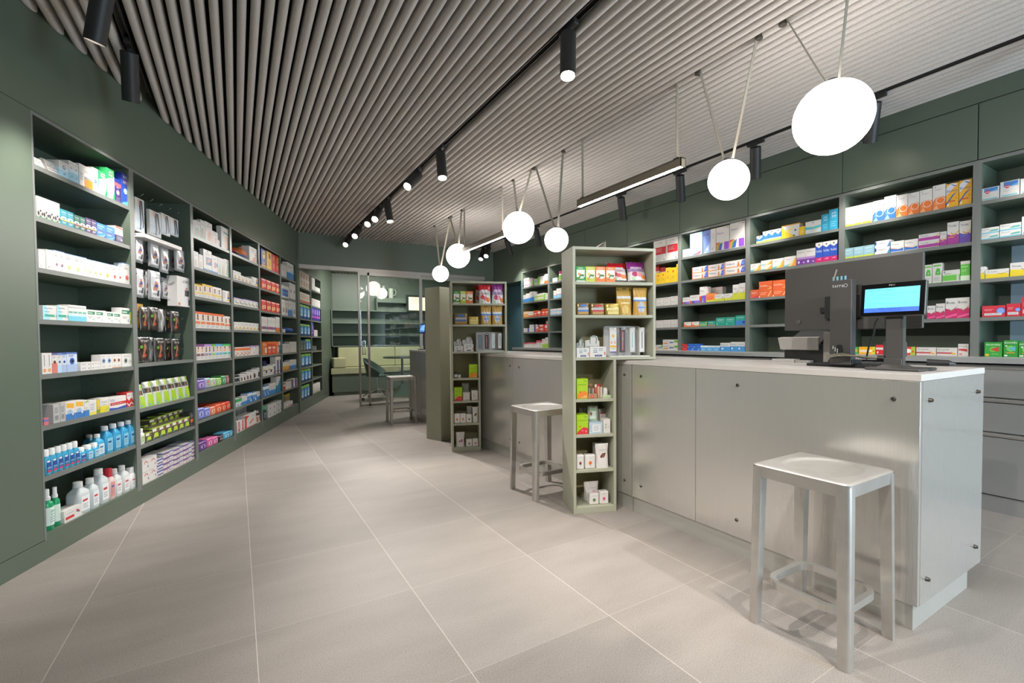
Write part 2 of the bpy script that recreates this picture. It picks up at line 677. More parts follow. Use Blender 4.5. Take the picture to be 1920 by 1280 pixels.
# ================================================================ BUILT-IN SHELVES, RIGHT
EDGE_R = [0.255, 1.063, 1.851, 2.645, 3.433, 4.225, 5.035, 5.910, 6.690]   # divider centres
SHELF_R = [1.967, 1.714, 1.461, 1.211]
LAB_R = {'G': 'dark green wall shelf bay nearest on the right, pale blue pane in its back', 'F': 'dark green wall shelf bay behind the small customer screen',
         'E': 'dark green wall shelf bay behind the monitor, orange cartons at mid height', 'D': 'dark green wall shelf bay with rainbow cartons on its top shelf',
         'C': 'dark green wall shelf bay with yellow cartons, half hidden by the near green unit', 'B2': 'dark green wall shelf bay hidden behind the near green unit',
         'B': 'dark green wall shelf bay, mostly hidden left of the near green unit', 'A': 'dark green wall shelf bay beside the petrol blue recess'}
for i, k in enumerate(('G', 'F', 'E', 'D', 'C', 'B2', 'B', 'A')):
    y0, y1 = EDGE_R[i] + 0.021, EDGE_R[i + 1] - 0.021
    wd = y1 - y0
    root = empty('shelf_bay', (XR, y1, 0), ROT_R)
    tag(root, LAB_R[k], 'wall shelf', 'shelf bays along the right wall')
    for x0, x1 in ((-0.021, 0.0), (wd, wd + 0.021)):
        b = MB()
        b.box(x0, 0, 0.955, x1, DL, 2.236, GREEN)
        b.box(x0, -.0008, .955, x1, 0, 2.236, EDGE)
        b.build('side_panel', root)
    b = MB()
    if k == 'G':
        b.box(-.021, DL, .955, .075, DL + .02, 2.236, GREEN_IN)
        b.box(.075, DL, 1.76, wd + .021, DL + .02, 2.236, GREEN_IN)
    else:
        b.box(-.021, DL, .955, wd + .021, DL + .02, 2.236, GREEN_IN)
    b.build('back_panel', root)
    if k == 'G':
        b = MB()
        b.box(.075, DL + .004, .955, wd + .021, DL + .014, 1.76, mat('7f98a8', 0.15, emit=0.10))
        b.build('back_pane', root)
    b = MB()
    b.box(0, 0, 2.214, wd, DL, 2.236, GREEN)
    b.box(0, -.0008, 2.214, wd, 0, 2.236, EDGE)
    b.build('top_panel', root)
    for z in SHELF_R:
        b = MB()
        b.box(0.001, 0.003, z - 0.024, wd - 0.001, DL, z, GREEN)
        b.box(0.001, 0.002, z - 0.024, wd - 0.001, .003, z, EDGE)
        b.build('shelf', root)
    # cupboard above
    root = empty('wall_cupboard', (XR, y1, 2.236), ROT_R)
    tag(root, 'flush green cupboard door above the ' + {'G': 'right-hand shelf bay nearest the viewer', 'F': 'shelf bay behind the customer screen', 'E': 'shelf bay behind the monitor', 'D': 'shelf bay left of the monitor', 'C': 'half-hidden shelf bay', 'B2': 'hidden shelf bay', 'B': 'second-farthest right shelf bay', 'A': 'farthest right shelf bay'}[k], 'cupboard', 'flush cupboard doors over the right shelves')
    b = MB()
    b.box(-.021, .02, 0, wd + .021, DL, .374, GREEN)
    b.build('cabinet_body', root)
    b = MB()
    b.box(-.0185, 0, .006, wd + .0185, .018, .368, GREEN, 0.001)
    b.build('door', root)

# drawer cabinets and worktop on the right
WT = noise_mat('grey_worktop', '9fa09d', 'a5a6a3', 4, 0.3)
yc = [-1.05, 0.16, 1.37, 2.0, 2.62, 3.83, 5.04, 6.25]
names = ['nearest end, mostly outside the picture', 'beside the near counter end', 'behind the customer screen', 'behind the monitor', 'left of the monitor', 'behind the near green unit', 'farthest along the wall']
yc = [-1.05, 0.16, 1.37, 2.58, 3.79, 5.0, 6.69]
for i in range(len(yc) - 1):
    y0, y1 = yc[i], yc[i + 1]
    wd = y1 - y0
    root = empty('drawer_cabinet', (4.0, y1, 0), ROT_R)
    tag(root, 'grey drawer cabinet under the right shelves, ' + ['nearest and mostly out of view', 'seen past the near counter end', 'behind the monitor', 'left of the monitor', 'behind the near green unit', 'at the far end'][i], 'cabinet', 'grey drawer cabinets under the worktop')
    b = MB()
    b.box(0, .02, .10, wd, .50, .905, GREYCAB)
    b.build('cabinet_body', root)
    b = MB()
    b.box(0, .012, 0, wd, .05, .10, GREYCAB)
    b.build('plinth', root)
    for z0, z1 in ((.108, .463), (.498, .675), (.712, .882)):
        b = MB()
        b.box(.002, 0, z0, wd - .002, .02, z1, GREYCAB, 0.001)
        d = b.build('drawer', root)
    for z in (.480, .694, .895):
        b = MB()
        b.mesh([(0.002, -.004, z - .012), (wd - .002, -.004, z - .012), (wd - .002, -.012, z + .004), (.002, -.012, z + .004), (wd - .002, .016, z + .016), (.002, .016, z + .016), (wd - .002, .018, z - .015), (.002, .018, z - .015)],
               [(0, 1, 2, 3), (3, 2, 4, 5), (5, 4, 6, 7), (7, 6, 1, 0), (0, 3, 5, 7), (1, 6, 4, 2)], mat('cbc9c4', 0.25, 0.8))
        b.build('handle_rail', root)
wt = None
for i, (y0, y1, lab) in enumerate(((-1.05, 1.36, 'nearest piece of the grey worktop below the right shelves'), (1.363, 4.02, 'grey worktop piece behind the till and monitor'), (4.023, 6.69, 'farthest piece of the grey worktop below the right shelves'))):
    b = MB()
    b.box(3.985, y0, .920, XR + .335, y1, .955, WT, 0.002)
    tag(b.build('worktop'), lab, 'worktop', 'grey worktop pieces on the drawer cabinets')

# ================================================================ COUNTERS
BOLT = mat('6d6a64', 0.3, 0.9)


def counter(y0, y1, seams, bolts, label, ends):
    root = empty('service_counter', (2.12, y0, 0))
    tag(root, label, 'counter', 'aluminium service counters')
    L = y1 - y0
    xs = [0.0] + [s - y0 for s in seams] + [L]
    for a, c in zip(xs[:-1], xs[1:]):
        b = MB()
        b.box(0, a + .0012, .098, .018, c - .0012, .926, ALU, 0.0008)
        b.build('front_panel', root)
    for yy, sg in ((0, 1), (L, -1)):
        b = MB()
        b.box(.019, min(yy, yy + sg * .018), .098, .672, max(yy, yy + sg * .018), .926, ALU)
        b.build('end_panel', root)
    b = MB()
    b.box(.022, .02, .10, .655, L - .02, .92, mat('6f6d69', .6))
    b.build('cabinet_body', root)
    b = MB()
    b.box(.012, .018 if y0 < 1 else .0008, 0, .58, L - .018 if y1 > 6 else L - .0008, .098, GREYKICK)
    b.build('plinth', root)
    b = MB()
    b.box(-.002, -.002, .927, .675, L + .002, .952, TOPMAT, 0.0015)
    b.build('counter_top', root)
    for (py, pz) in bolts:
        b = MB()
        b.lathe([(0.0085, 0), (0.0085, .004), (.006, .007), (.003, .007), (.003, .004)], BOLT, 12)
        o = b.build('bolt', root)
        o.location = (0.0, py - y0, pz)
        o.rotation_euler = (0, -PI / 2, 0)
    for (px, pz) in ends:
        b = MB()
        b.lathe([(0.0085, 0), (0.0085, .004), (.006, .012), (.003, .012), (.003, .008)], BOLT, 12)
        o = b.build('bolt', root)
        o.location = (px - 2.12, 0, pz)
        o.rotation_euler = (PI / 2, 0, 0)
    return root


counter(.676, 2.097, [1.63], [(1.387, .856), (.757, .855), (1.389, .185), (.757, .185), (2.021, .859), (2.021, .183)],
        'near aluminium counter carrying the monitor, white top, bolted panels', [(2.195, .854), (2.703, .853), (2.192, .186), (2.706, .186)])
counter(2.10, 4.37, [3.552], [(3.535 + .06, .852), (3.444, .852), (2.16, .86), (2.16, .185), (3.444, .185), (3.6, .185)], 'middle aluminium counter between the two open green units', [])
counter(4.40, 6.42, [], [(6.34, .855), (6.34, .185)], 'farthest aluminium counter with a small blue screen, beyond the green units', [])


# ================================================================ GREEN DISPLAY UNITS
def display_unit(F, rz, mirror, label):
    root = empty('display_unit', F, rz)
    tag(root, label, 'display shelf', 'sage green display units')
    g = -1 if mirror else 1

    def bx(x0, y0, z0, x1, y1, z1, m, name, ch=0.001):
        b = MB()
        if mirror:
            x0, x1 = -x1, -x0
        b.box(x0, y0, z0, x1, y1, z1, m, ch)
        b.build(name, root)
    t, D = .018, .236
    bx(0, 0, 0, t, D, 1.658, SAGE, 'side_panel')
    bx(.264, 0, 0, .282, D, .957, SAGE, 'side_panel')
    bx(.532, 0, .957, .55, D, 1.658, SAGE, 'side_panel')
    bx(t, 0, 1.640, .532, D, 1.658, SAGE, 'top_panel')
    bx(t, 0.001, .957, .532, D, .974, SAGE, 'box_floor')
    for z in (1.444, 1.238):
        bx(t, .003, z - .018, .532, D - .01, z, SAGE, 'shelf')
    for z in (.715, .493, .273):
        bx(t, .003, z - .018, .264, D - .01, z, SAGE, 'shelf')
    bx(t, 0, 0.0, .264, D - .01, .039, SAGE, 'bottom_panel')
    bx(t, D - .012, .974, .532, D, 1.640, SAGE_BACK if not mirror else SAGE, 'back_panel')
    bx(t, D - .012, .039, .264, D, .957, SAGE_BACK if not mirror else SAGE, 'back_panel')
    return root


UNIT_N, UNIT_F = Vector((1.780, 2.255, 0)), Vector((1.782, 4.145, 0))
ROT_U = -LA
display_unit(UNIT_N, ROT_U, False, 'near open sage green display unit with sweets and toothbrush rack, leaflet on top')
display_unit(UNIT_F, ROT_U, False, 'far open sage green display unit with sweets and small packs')
# third unit stands back to back with the far one and faces the rear counter
display_unit(Vector((1.787, 4.862, 0)), PI + LA, True, 'closed back of a sage green display unit behind the far open unit')


# ================================================================ STOOLS
def stool():
    root = empty('counter_stool')
    # seat with a shallow scooped hollow
    b = MB()
    nx, ny = 44, 44
    hx, hy = .172, .165
    grid = []
    for j in range(ny + 1):
        for i in range(nx + 1):
            u, v = 2 * i / nx - 1, 2 * j / ny - 1
            # rounded square outline
            x, y = u * hx, v * hy
            cx, cy = hx - .025, hy - .025
            if abs(x) > cx and abs(y) > cy:
                dx, dy = abs(x) - cx, abs(y) - cy
                l = max(math.hypot(dx, dy), 1e-6)
                mxx = max(dx, dy)
                x, y = math.copysign(cx + dx / l * mxx, x), math.copysign(cy + dy / l * mxx, y)
            r = math.hypot(x / .150, y / .118)
            z = .612
            if r < 1:
                z -= .005 * min(1, (1 - r) / .05) + .010 * (1 - r * r)
            e = max(abs(u), abs(v))
            if e > .93:
                z -= .004 * ((e - .93) / .07) ** 2
            grid.append((x, y, z))
    fs = []
    for j in range(ny):
        for i in range(nx):
            a = j * (nx + 1) + i
            fs.append((a, a + 1, a + nx + 2, a + nx + 1))
    b.mesh(grid, fs, ALU_STOOL, True)
    # apron
    rim = []
    for i in range(nx + 1): rim.append(grid[i])
    for j in range(1, ny + 1): rim.append(grid[j * (nx + 1) + nx])
    for i in range(nx - 1, -1, -1): rim.append(grid[ny * (nx + 1) + i])
    for j in range(ny - 1, 0, -1): rim.append(grid[j * (nx + 1)])
    n = len(rim)
    low = [(x * .985, y * .985, .566) for x, y, z in rim]
    b.mesh(rim + low, [(k, n + k, n + (k + 1) % n, (k + 1) % n) for k in range(n)], ALU_STOOL, True)
    b.face([(x, y, z) for x, y, z in reversed(low)], ALU_STOOL)
    b.build('seat', root)
    for sx in (-1, 1):
        for sy in (-1, 1):
            b = MB()
            pts, N = [], 12
            # rounded-outside leg: quarter-round profile swept from seat to floor
            rings = []
            for z, cx, cy, r in ((.602, .1525, .1455, .0195), (.50, .154, .147, .0195), (.25, .158, .151, .018), (0.006, .162, .155, .0165), (0.0, .162, .155, .0158)):
                ring = []
                for dx, dy in ((-1, -1), (.2, -1), (.62, -.92), (.9, -.62), (1, -.2), (1, 1), (-.2, 1), (-1, 1)):
                    # profile corner pointing outwards is rounded
                    ring.append((dx, dy))
                out = []
                prof2 = [(-1, -1), (1, -1)] + [(1, 0)] + [(math.cos(a), math.sin(a)) for a in (.3, .6, .785, .97, 1.27)] + [(0, 1), (-1, 1)]
                for dx, dy in prof2:
                    out.append((sx * (cx + dx * r), sy * (cy + dy * r), z))
                if sx * sy < 0:
                    out = out[::-1]
                rings.append(out)
            m = len(rings[0])
            vs = [p for rg in rings for p in rg]
            fs = []
            for i in range(len(rings) - 1):
                for k in range(m):
                    fs.append((i * m + k, i * m + (k + 1) % m, (i + 1) * m + (k + 1) % m, (i + 1) * m + k))
            fs = [f[::-1] for f in fs]
            fs.append(tuple((len(rings) - 1) * m + k for k in range(m)))
            b.mesh(vs, fs, ALU_STOOL, True)
            b.build('leg', root)
    b = MB()
    # footrest: flat bar loop with large rounded corners
    hx, hy, rc = .143, .136, .07
    loop = []
    for cx, cy, a0 in ((hx - rc, hy - rc, 0), (-hx + rc, hy - rc, PI / 2), (-hx + rc, -hy + rc, PI), (hx - rc, -hy + rc, 1.5 * PI)):
        for q in range(7):
            a = a0 + q * PI / 12
            loop.append((cx, cy, math.cos(a), math.sin(a)))
    vs, n = [], len(loop)
    for dr, dz in ((0, 0), (0, .026), (-.020, .026), (-.020, 0)):
        for cx, cy, ca, sa in loop:
            vs.append((cx + (rc + dr) * ca, cy + (rc + dr) * sa, .150 + dz))
    fs = []
    for q in range(4):
        for k in range(n):
            a, c = q * n + k, q * n + (k + 1) % n
            e, f = ((q + 1) % 4) * n + (k + 1) % n, ((q + 1) % 4) * n + k
            fs.append((a, c, e, f))
    b.mesh(vs, fs, ALU_STOOL, False)
    b.build('footrest', root)
    return root


st = stool()
for i, (x, y, rz, lab) in enumerate(((1.852, .877, 0, 'brushed aluminium stool at the near counter, large in the foreground'),
                                     (1.875, 2.735, 0, 'brushed aluminium stool behind the near green unit'),
                                     (1.875, 6.05, -.10, 'brushed aluminium stool at the farthest counter, before the glass'))):
    o = st if i == 0 else copy_tree(st)
    o.location, o.rotation_euler = (x, y, 0), (0, 0, rz)
    tag(o, lab, 'stool', 'aluminium counter stools')

# ================================================================ CEILING LIGHTS
def spot_lamp(k, y, aim, label, lit=True, length=.235, power=1.0):
    x = track_x(k)
    zt = 2.738 if k == 63 else 2.765
    root = empty('track_spotlight', (x, y, zt))
    tag(root, label, 'spotlight', 'black track spotlights')
    b = MB()
    b.box(-.016, -.07, -.03, .016, .07, 0, SPOTBLK, 0.003)
    b.build('track_adapter', root)
    b = MB()
    b.tube([(0, 0, -.03), (0, 0, -.075)], .011, SPOTBLK, 10)
    b.build('stem', root)
    d = Vector(aim).normalized()
    q = Vector((0, 0, -1)).rotation_difference(d)
    bd = empty('lamp_head', (0, 0, -.07))
    bd.parent = root
    bd.rotation_mode = 'QUATERNION'
    bd.rotation_quaternion = q
    b = MB()
    R = .042
    b.lathe([(R, 0.02), (R, -length), (R - .003, -length), (R - .004, -length + .018), (R - .004, -length + .03)][::-1] and
            [(R - .006, 0.022), (R, 0.018), (R, -length), (R - .004, -length), (R - .005, -length + .02)], SPOTBLK, 24)
    b.build('housing', bd)
    b = MB()
    b.lathe([(.0005, -length + .0185), (R - .0055, -length + .0185)], mat('fff4e6', .4, emit=9.0 if lit else .0), 24)
    b.build('lens', bd)
    l = bpy.data.lights.new('spot_beam', 'SPOT')
    l.energy = SPOT_W * power
    l.spot_size = math.radians(62)
    l.spot_blend = .75
    l.color = WARM
    l.shadow_soft_size = .035
    lo = bpy.data.objects.new('spot_beam', l)
    COL.objects.link(lo)
    p = Vector((x, y, zt - .07)) + d * (length + .012)
    lo.location = p
    lo.rotation_mode = 'QUATERNION'
    lo.rotation_quaternion = q


for k, nm, y0, y1, lab in ((-8, 'left', -3.1, 4.0, 'black ceiling track near the left wall'), (26, 'middle', -3.1, 7.66, 'black ceiling track down the middle of the shop'), (63, 'right', -3.1, 7.66, 'black ceiling track along the right shelves')):
    y1 = min(y1, wall_y(track_x(k)) - .1)
    x = track_x(k)
    root = empty('lighting_track', (x, 0, 2.738 if k == 63 else 2.755))
    tag(root, lab, 'light track', 'black lighting tracks in the ceiling')
    b = MB()
    for x0, x1 in ((-.018, -.013), (.013, .018)):
        b.box(x0, y0, 0, x1, y1, .034, SPOTBLK)
    b.box(-.018, y0, .030, .018, y1, .036, SPOTBLK)
    b.build('rail', root)
    b = MB()
    for xx in (-.010, .010):
        b.box(xx - .002, y0, .016, xx + .002, y1, .020, mat('6a5a48', .4, .6))
    b.build('conductor', root)


def lw(s, z, n=0.0):
    return tuple(PL(s, -n, z))


SPOTS = [
    (26, 2.00, (-.15, -.17, -.97), 'black spotlight pointing straight down, nearest on the middle track', 1.6),
    (26, 3.80, (-.06, -.30, -.95), 'black spotlight hanging downwards on the middle track beyond the first', 2.0),
    (26, 4.39, (-.60, -.44, -.67), 'black spotlight with visible lens, third along the middle track', 1.0),
    (26, 5.46, (.05, -.30, -.95), 'black spotlight tipped straight down, first of the far cluster on middle track', 2.3),
    (26, 5.81, (-.41, -.65, -.64), 'black spotlight with visible lens, second of the far cluster on middle track', 1.0),
    (26, 6.07, (-.50, -.57, -.65), 'black spotlight with visible lens, third of the far cluster on middle track', 1.0),
    (26, 6.91, (-.42, -.68, -.60), 'black spotlight with visible lens, last but one on the middle track', 1.0),
    (26, 7.55, (-.42, -.66, -.62), 'black spotlight with visible lens at the glass end of the middle track', .8),
    (-8, 1.30, (.80, .02, -.60), 'black spotlight on the wall-side track outside the picture, turned to the counter', 1.15),
    (-8, .20, (.74, .45, -.50), 'black spotlight on the wall-side track behind the viewer, turned to the counters', 1.3),
    (-8, 2.78, (-.22, .30, -.93), 'black spotlight at the top edge of the picture by the wall', .9),
    (-8, 3.36, (-.05, .40, -.91), 'black spotlight tight against the wall above the hook bay', .9),
    (63, 1.48, (.42, .26, -.87), 'black spotlight half hidden behind the largest globe', .48),
    (63, 2.32, (.42, .26, -.87), 'black spotlight between the two nearest globes, shining on the right shelves', .48),
    (63, 3.09, (.42, .28, -.86), 'black spotlight just below the near linear lamp end', .48),
    (63, 3.90, (.42, .28, -.86), 'black spotlight under the middle of the near linear lamp', .48),
    (63, 5.63, (.42, .28, -.86), 'black spotlight just right of the large globe before the far linear lamp', .48),
    (63, 6.47, (.45, .28, -.84), 'black spotlight just left of the large globe before the far linear lamp', .48),
    (63, 7.11, (-.48, -.51, -.72), 'lit black spotlight of the far right group, turned towards the viewer', .8),
    (63, 7.30, (-.45, -.41, -.79), 'lit black spotlight farthest on the right track', .8),
    # unseen spots added for fill light where the tracks run out of view
    (26, .30, (-.2, .2, -.96), 'black spotlight on the middle track above the near stool, out of view', 1.4),
    (26, -.70, (-.6, .45, -.66), 'black spotlight on the middle track behind the viewer, turned to the shelves', 1.5),
    (26, -1.4, (.25, .62, -.74), 'black spotlight on the middle track behind the viewer, turned to the counter', 2.2),
    (63, .55, (.42, .1, -.9), 'black spotlight on the right track over the nearest right bay', .48),
    (63, -1.2, (-.2, .3, -.93), 'black spotlight on the right track behind the viewer', .8),
]
for s in SPOTS:
    spot_lamp(s[0], s[1], s[2], s[3], power=s[4])

OPAL = mat('fff9f3', .35, emit=GLOBE_E)
for y, z, r, dy0, dy1, lab in ((1.15, 2.150, .168, -.07, .24, 'largest opal globe lamp, top right of the picture'), (1.70, 2.015, .113, -.18, .21, 'small opal globe lamp second from the right'),
                               (4.05, 2.23, .160, -.28, .10, 'large opal globe lamp in front of the far linear lamp'), (3.40, 1.985, .107, -.11, .35, 'small opal globe lamp just above the near green unit'),
                               (5.55, 2.18, .154, -.13, .28, 'large opal globe lamp beside the far end of the linear lamp'), (6.16, 2.025, .113, -.40, .20, 'small opal globe lamp farthest from the viewer')):
    root = empty('globe_pendant', (2.5, y, z))
    tag(root, lab, 'pendant lamp', 'opal globe pendants over the counters')
    b = MB()
    seg, rg = 32, 20
    vs, fs = [], []
    b.lathe([(max(r * math.sin(PI * i / rg), .0005), -r * math.cos(PI * i / rg)) for i in range(rg + 1)], OPAL, seg)
    b.build('globe', root)
    b = MB()
    b.lathe([(.028, r - .006), (.028, r + .012), (.02, r + .014)], SPOTBLK, 16)
    b.build('cap', root)
    for sg, yt in ((-1, dy0), (1, dy1)):
        b = MB()
        a, t = Vector((0, sg * .025, r + .002)), Vector((0, yt, 2.79 - z))
        d = (t - a).normalized()
        wv = Vector((1, 0, 0)) * .011
        nv = d.cross(Vector((1, 0, 0))).normalized() * .0012
        vs = [a - wv - nv, a + wv - nv, a + wv + nv, a - wv + nv, t - wv - nv, t + wv - nv, t + wv + nv, t - wv + nv]
        b.mesh(vs, [(0, 1, 2, 3), (7, 6, 5, 4), (0, 4, 5, 1), (1, 5, 6, 2), (2, 6, 7, 3), (3, 7, 4, 0)], STRAP)
        b.build('strap', root)
        b = MB()
        b.lathe([(.020, 0), (.020, .05), (.016, .05)], mat('4a463f', .6), 14)
        o = b.build('ceiling_cup', root)
        o.location = (0, yt, 2.728 - z)

for y0, y1, lab in ((2.02, 3.08, 'slim linear pendant lamp nearest, hung on two straps over the near counter'), (4.33, 5.40, 'slim linear pendant lamp farther away, behind the large globe')):
    z0 = 2.195
    root = empty('linear_pendant', (2.5, y0, z0))
    tag(root, lab, 'pendant lamp', 'linear pendants over the counters')
    L = y1 - y0
    b = MB()
    b.box(-.022, 0, .004, -.018, L, .058, LINEHOUS)
    b.box(.018, 0, .004, .022, L, .058, LINEHOUS)
    b.box(-.022, 0, .054, .022, L, .060, LINEHOUS)
    b.box(-.022, 0, .0, .022, .006, .060, LINEHOUS)
    b.box(-.022, L - .006, .0, .022, L, .060, LINEHOUS)
    b.build('housing', root)
    b = MB()
    b.box(-.018, .006, .006, .018, L - .006, .012, mat('ffffff', .4, emit=LINE_E))
    b.build('diffuser', root)
    b = MB()
    for i in range(int(L / .03)):
        b.box(-.018, .03 * i + .02, .002, .018, .03 * i + .023, .006, mat('dcdcdc', .4))
    b.build('louvre_grille', root)
    for yy in (.05, L - .05):
        b = MB()
        b.box(-.010, yy - .0015, .058, .010, yy + .0015, 2.79 - z0, STRAP)
        b.build('strap', root)
    for yy in (.05, L - .05):
        b = MB()
        b.box(-.014, yy - .02, .06, .014, yy + .02, .072, SPOTBLK, .002)
        b.build('clip', root)

# ================================================================ TILL EQUIPMENT ON THE NEAR COUNTER
ZC = .952
root = empty('monitor', (2.40, 1.06, ZC))
tag(root, 'large black monitor seen from behind on its slab stand at the near counter', 'monitor')
b = MB()
b.box(.035, -.285, .172, .055, .275, .487, BLACKGREY, .004)
b.build('screen_back', root)
b = MB()
b.box(.0551, -.277, .182, .0565, .267, .478, mat('20303a', .1, emit=.25))
b.build('screen', root)
b = MB()
b.box(.010, -.075, .225, .034, .075, .33, BLACK, .003)
b.box(.018, .075, .255, .030, .10, .28, BLACK, .002)
b.build('mounting_plate', root)
b = MB()
b.lathe([(.012, 0), (.012, .003), (.008, .003), (.008, .001)], mat('5a5856', .4), 16)
o = b.build('lock_ring', root)
o.location, o.rotation_euler = (.033, .205, .215), (0, -PI / 2, 0)
b = MB()
b.box(-.055, -.065, .012, -.008, .022, .395, BLACKGREY, .003)
tcol = b.build('stand_column', root)
b = MB()
vs, fs = text_shape('terra')
b.mesh([(-.0555, .012 - u * .046, .362 + v * .013) for u, v in vs], fs, mat('c9cdd0', .5))
b.tube([(-.0555, -.042 + .007 * math.cos(a * PI / 8), .368 + .007 * math.sin(a * PI / 8)) for a in range(17)], .0009, mat('c9cdd0', .5), 5)
b.build('lettering', tcol)
b = MB()
b.mesh([(-.0556, -.02 + .015 * math.cos(a * PI / 12), .075 + .028 * max(-1, min(1, 1.25 * math.sin(a * PI / 12)))) for a in range(24)], [tuple(range(23, -1, -1))], mat('0b0b0b', .6))
for q in range(3):
    b.box(-.0562, -.014 + q * .009, .060 + q * .012, -.0557, -.010 + q * .009, .085 + q * .006, mat('b9bcbc', .4))
b.box(-.0562, -.031, .050, -.0557, -.011, .064, mat('9c9d9c', .4))
b.build('cable_opening', tcol)
b = MB()
for q in range(4):
    b.box(-.05 + .002, .008 - q * .016, .395, -.044, .014 - q * .016, .412 + (.0 if q else .0), mat('7fc4d8', .4), 0)
b.mesh([(-.05, .012, .40), (-.05, .006, .40), (-.045, -.004, .445), (-.045, .002, .445)], [(0, 1, 2, 3)], mat('a59b8c', .4))
b.build('port_tags', tcol)
b = MB()
b.box(-.03, -.135, 0, .17, .135, .014, BLACK, .004)
b.build('stand_base', root)
b = MB()
b.box(-.05, -.07, .014, .04, .03, .035, BLACK, .003)
b.build('stand_foot', root)

root = empty('customer_display', (2.285, .82, ZC))
tag(root, 'small black customer screen showing a pale blue page, on a post', 'customer screen')
b = MB()
b.box(-.03, -.095, 0, .15, .088, .012, BLACKGREY, .005)
b.mesh([(-.025, -.05, .012), (.07, -.05, .012), (.07, .05, .012), (-.025, .05, .012), (-.005, -.032, .024), (.05, -.032, .024), (.05, .032, .024), (-.005, .032, .024)],
       [(4, 5, 6, 7), (0, 1, 5, 4), (1, 2, 6, 5), (2, 3, 7, 6), (3, 0, 4, 7)], BLACKGREY)
b.build('base', root)
b = MB()
b.box(0, -.026, .022, .03, .026, .225, BLACKGREY, .003)
b.box(.002, -.032, .022, .028, -.026, .225, mat('4a4946', .4), 0)
b.box(-.004, -.030, .022, .034, .030, .05, BLACKGREY, .002)
b.build('post', root)
b = MB()
b.box(.03, -.03, .055, .05, .045, .115, BLACKGREY, .003)
b.build('connector_box', root)
# tilted panel
hd = empty('display_head', (-.012, 0, .288))
hd.parent = root
hd.rotation_euler = (0, math.radians(6), 0)
b = MB()
b.box(-.008, -.1075, -.068, .018, .1075, .068, mat('55524e', .35, .3), .005)
b.build('bezel', hd)
b = MB()
b.box(-.0088, -.1055, -.066, -.0078, .1055, .066, mat('0c0c0d', .12), .0004)
b.build('front_glass', hd)


def dq(b, y0, z0, y1, z1, m, lay=0):
    x = -.0092 - lay * .0003
    b.face([(x, y0, z0), (x, y1, z0), (x, y1, z1), (x, y0, z1)], m)


def dtext(b, txt, y, z, wd, h, m, lay=1):
    vs, fs = text_shape(txt)
    x = -.0092 - lay * .0003
    b.mesh([(x, y - u * wd, z + v * h) for u, v in vs], fs, m)


b = MB()
SCR = mat('5fd0ee', .4, emit=.30)
dq(b, .092, -.034, -.090, .046, SCR)
dq(b, .092, -.052, -.090, -.034, mat('3563d2', .4, emit=.28))
INK = mat('1d4d63', .5)
dtext(b, 'UNSER ANGEBOT IM ÜBERBLICK', .083, .036, .098, .0052, INK)
dtext(b, 'Kosmetik', .066, .026, .018, .0038, INK)
dtext(b, 'Alles zum Thema Pflege- und Hautberatung und vielfältige', .066, .021, .148, .0034, mat('3a86a0', .5))
dtext(b, 'Services rund um Ihre Gesundheit', .066, .016, .082, .0034, mat('3a86a0', .5))
dtext(b, 'Kompressionstrümpfe', .066, .006, .044, .0038, INK)
dtext(b, 'Anmessen und Beratung zum Thema', .066, .001, .086, .0034, mat('3a86a0', .5))
dtext(b, 'Verblisterungen', .066, -.014, .034, .0038, INK)
dtext(b, 'Herstellung für Apotheken, Heime', .066, -.019, .120, .0034, mat('3a86a0', .5))
for z in (.020, .001, -.018):
    b.tube([(-.0096, .076 + .0055 * math.cos(a * PI / 6), z + .0055 * math.sin(a * PI / 6)) for a in range(13)], .0004, mat('3a86a0', .5), 4)
dtext(b, 'Willkommen in der', .042, -.042, .078, .006, mat('16306b', .5))
dtext(b, 'Löwen Apotheke', .034, -.050, .064, .006, mat('16306b', .5))
dtext(b, 'FEC', .010, .054, .020, .0055, mat('d8d6d0', .5))
b.build('screen', hd)
b = MB()
b.tube([(.02, .06, .215), (.03, .075, .19), (.05, .085, .15), (.07, .11, .10), (.07, .12, .04)], .0035, BLACK, 8)
b.build('cable', root)

root = empty('power_cable', (2.30, 1.0, ZC + .015))
tag(root, 'loose bundle of black cables lying between monitor stand and customer screen', 'cable')
b = MB()
for q in range(4):
    o = q * .012
    b.tube([(-.005 + o, .075, .03 + .004 * q), (.0 + o, .02, .042 + .003 * q), (.01 + o, -.05, .040 - .003 * q), (.03 + o, -.11, .028), (.05 + o, -.16, .022)], .0035, BLACK if q % 2 else mat('6f6a55', .4), 6)
b.build('cable_loop', root)
b = MB()
b.tube([(.04, -.15, .03), (.03, -.11, .033)], .012, BLACK, 8)
b.build('plug', root)
b = MB()
b.tube([(.04, -.27, .02), (.06, -.33, .018), (.08, -.345, .014)], .012, BLACK, 8, radii=[.013, .012, .004])
b.build('plug', root)

root = empty('cash_device', (2.66, 1.36, ZC))
tag(root, 'grey cash machine with sloping lid and dark slot, left of the monitor', 'cash machine')
b = MB()
b.box(.02, -.10, 0, .24, .11, .10, BLACK, .004)
b.mesh([(.02, .11, .10), (.02, -.08, .10), (.10, -.08, .175), (.10, .06, .175), (.22, .06, .175), (.22, -.08, .175), (.22, -.08, .1), (.22, .11, .10)],
       [(0, 1, 2, 3), (3, 2, 5, 4), (0, 3, 4, 7), (1, 6, 5, 2)], BLACK)
b.build('body', root)
b = MB()
b.mesh([(.0, -.075, .135), (.0, .135, .135), (0, .12, .07), (0, -.075, .07), (.03, -.075, .14), (.03, .13, .14), (.03, .115, .065), (.03, -.075, .065)],
       [(0, 1, 2, 3), (0, 4, 5, 1), (7, 6, 5, 4), (3, 2, 6, 7), (1, 5, 6, 2), (0, 3, 7, 4)], mat('a19d97', .45))
b.build('front_flap', root)
b = MB()
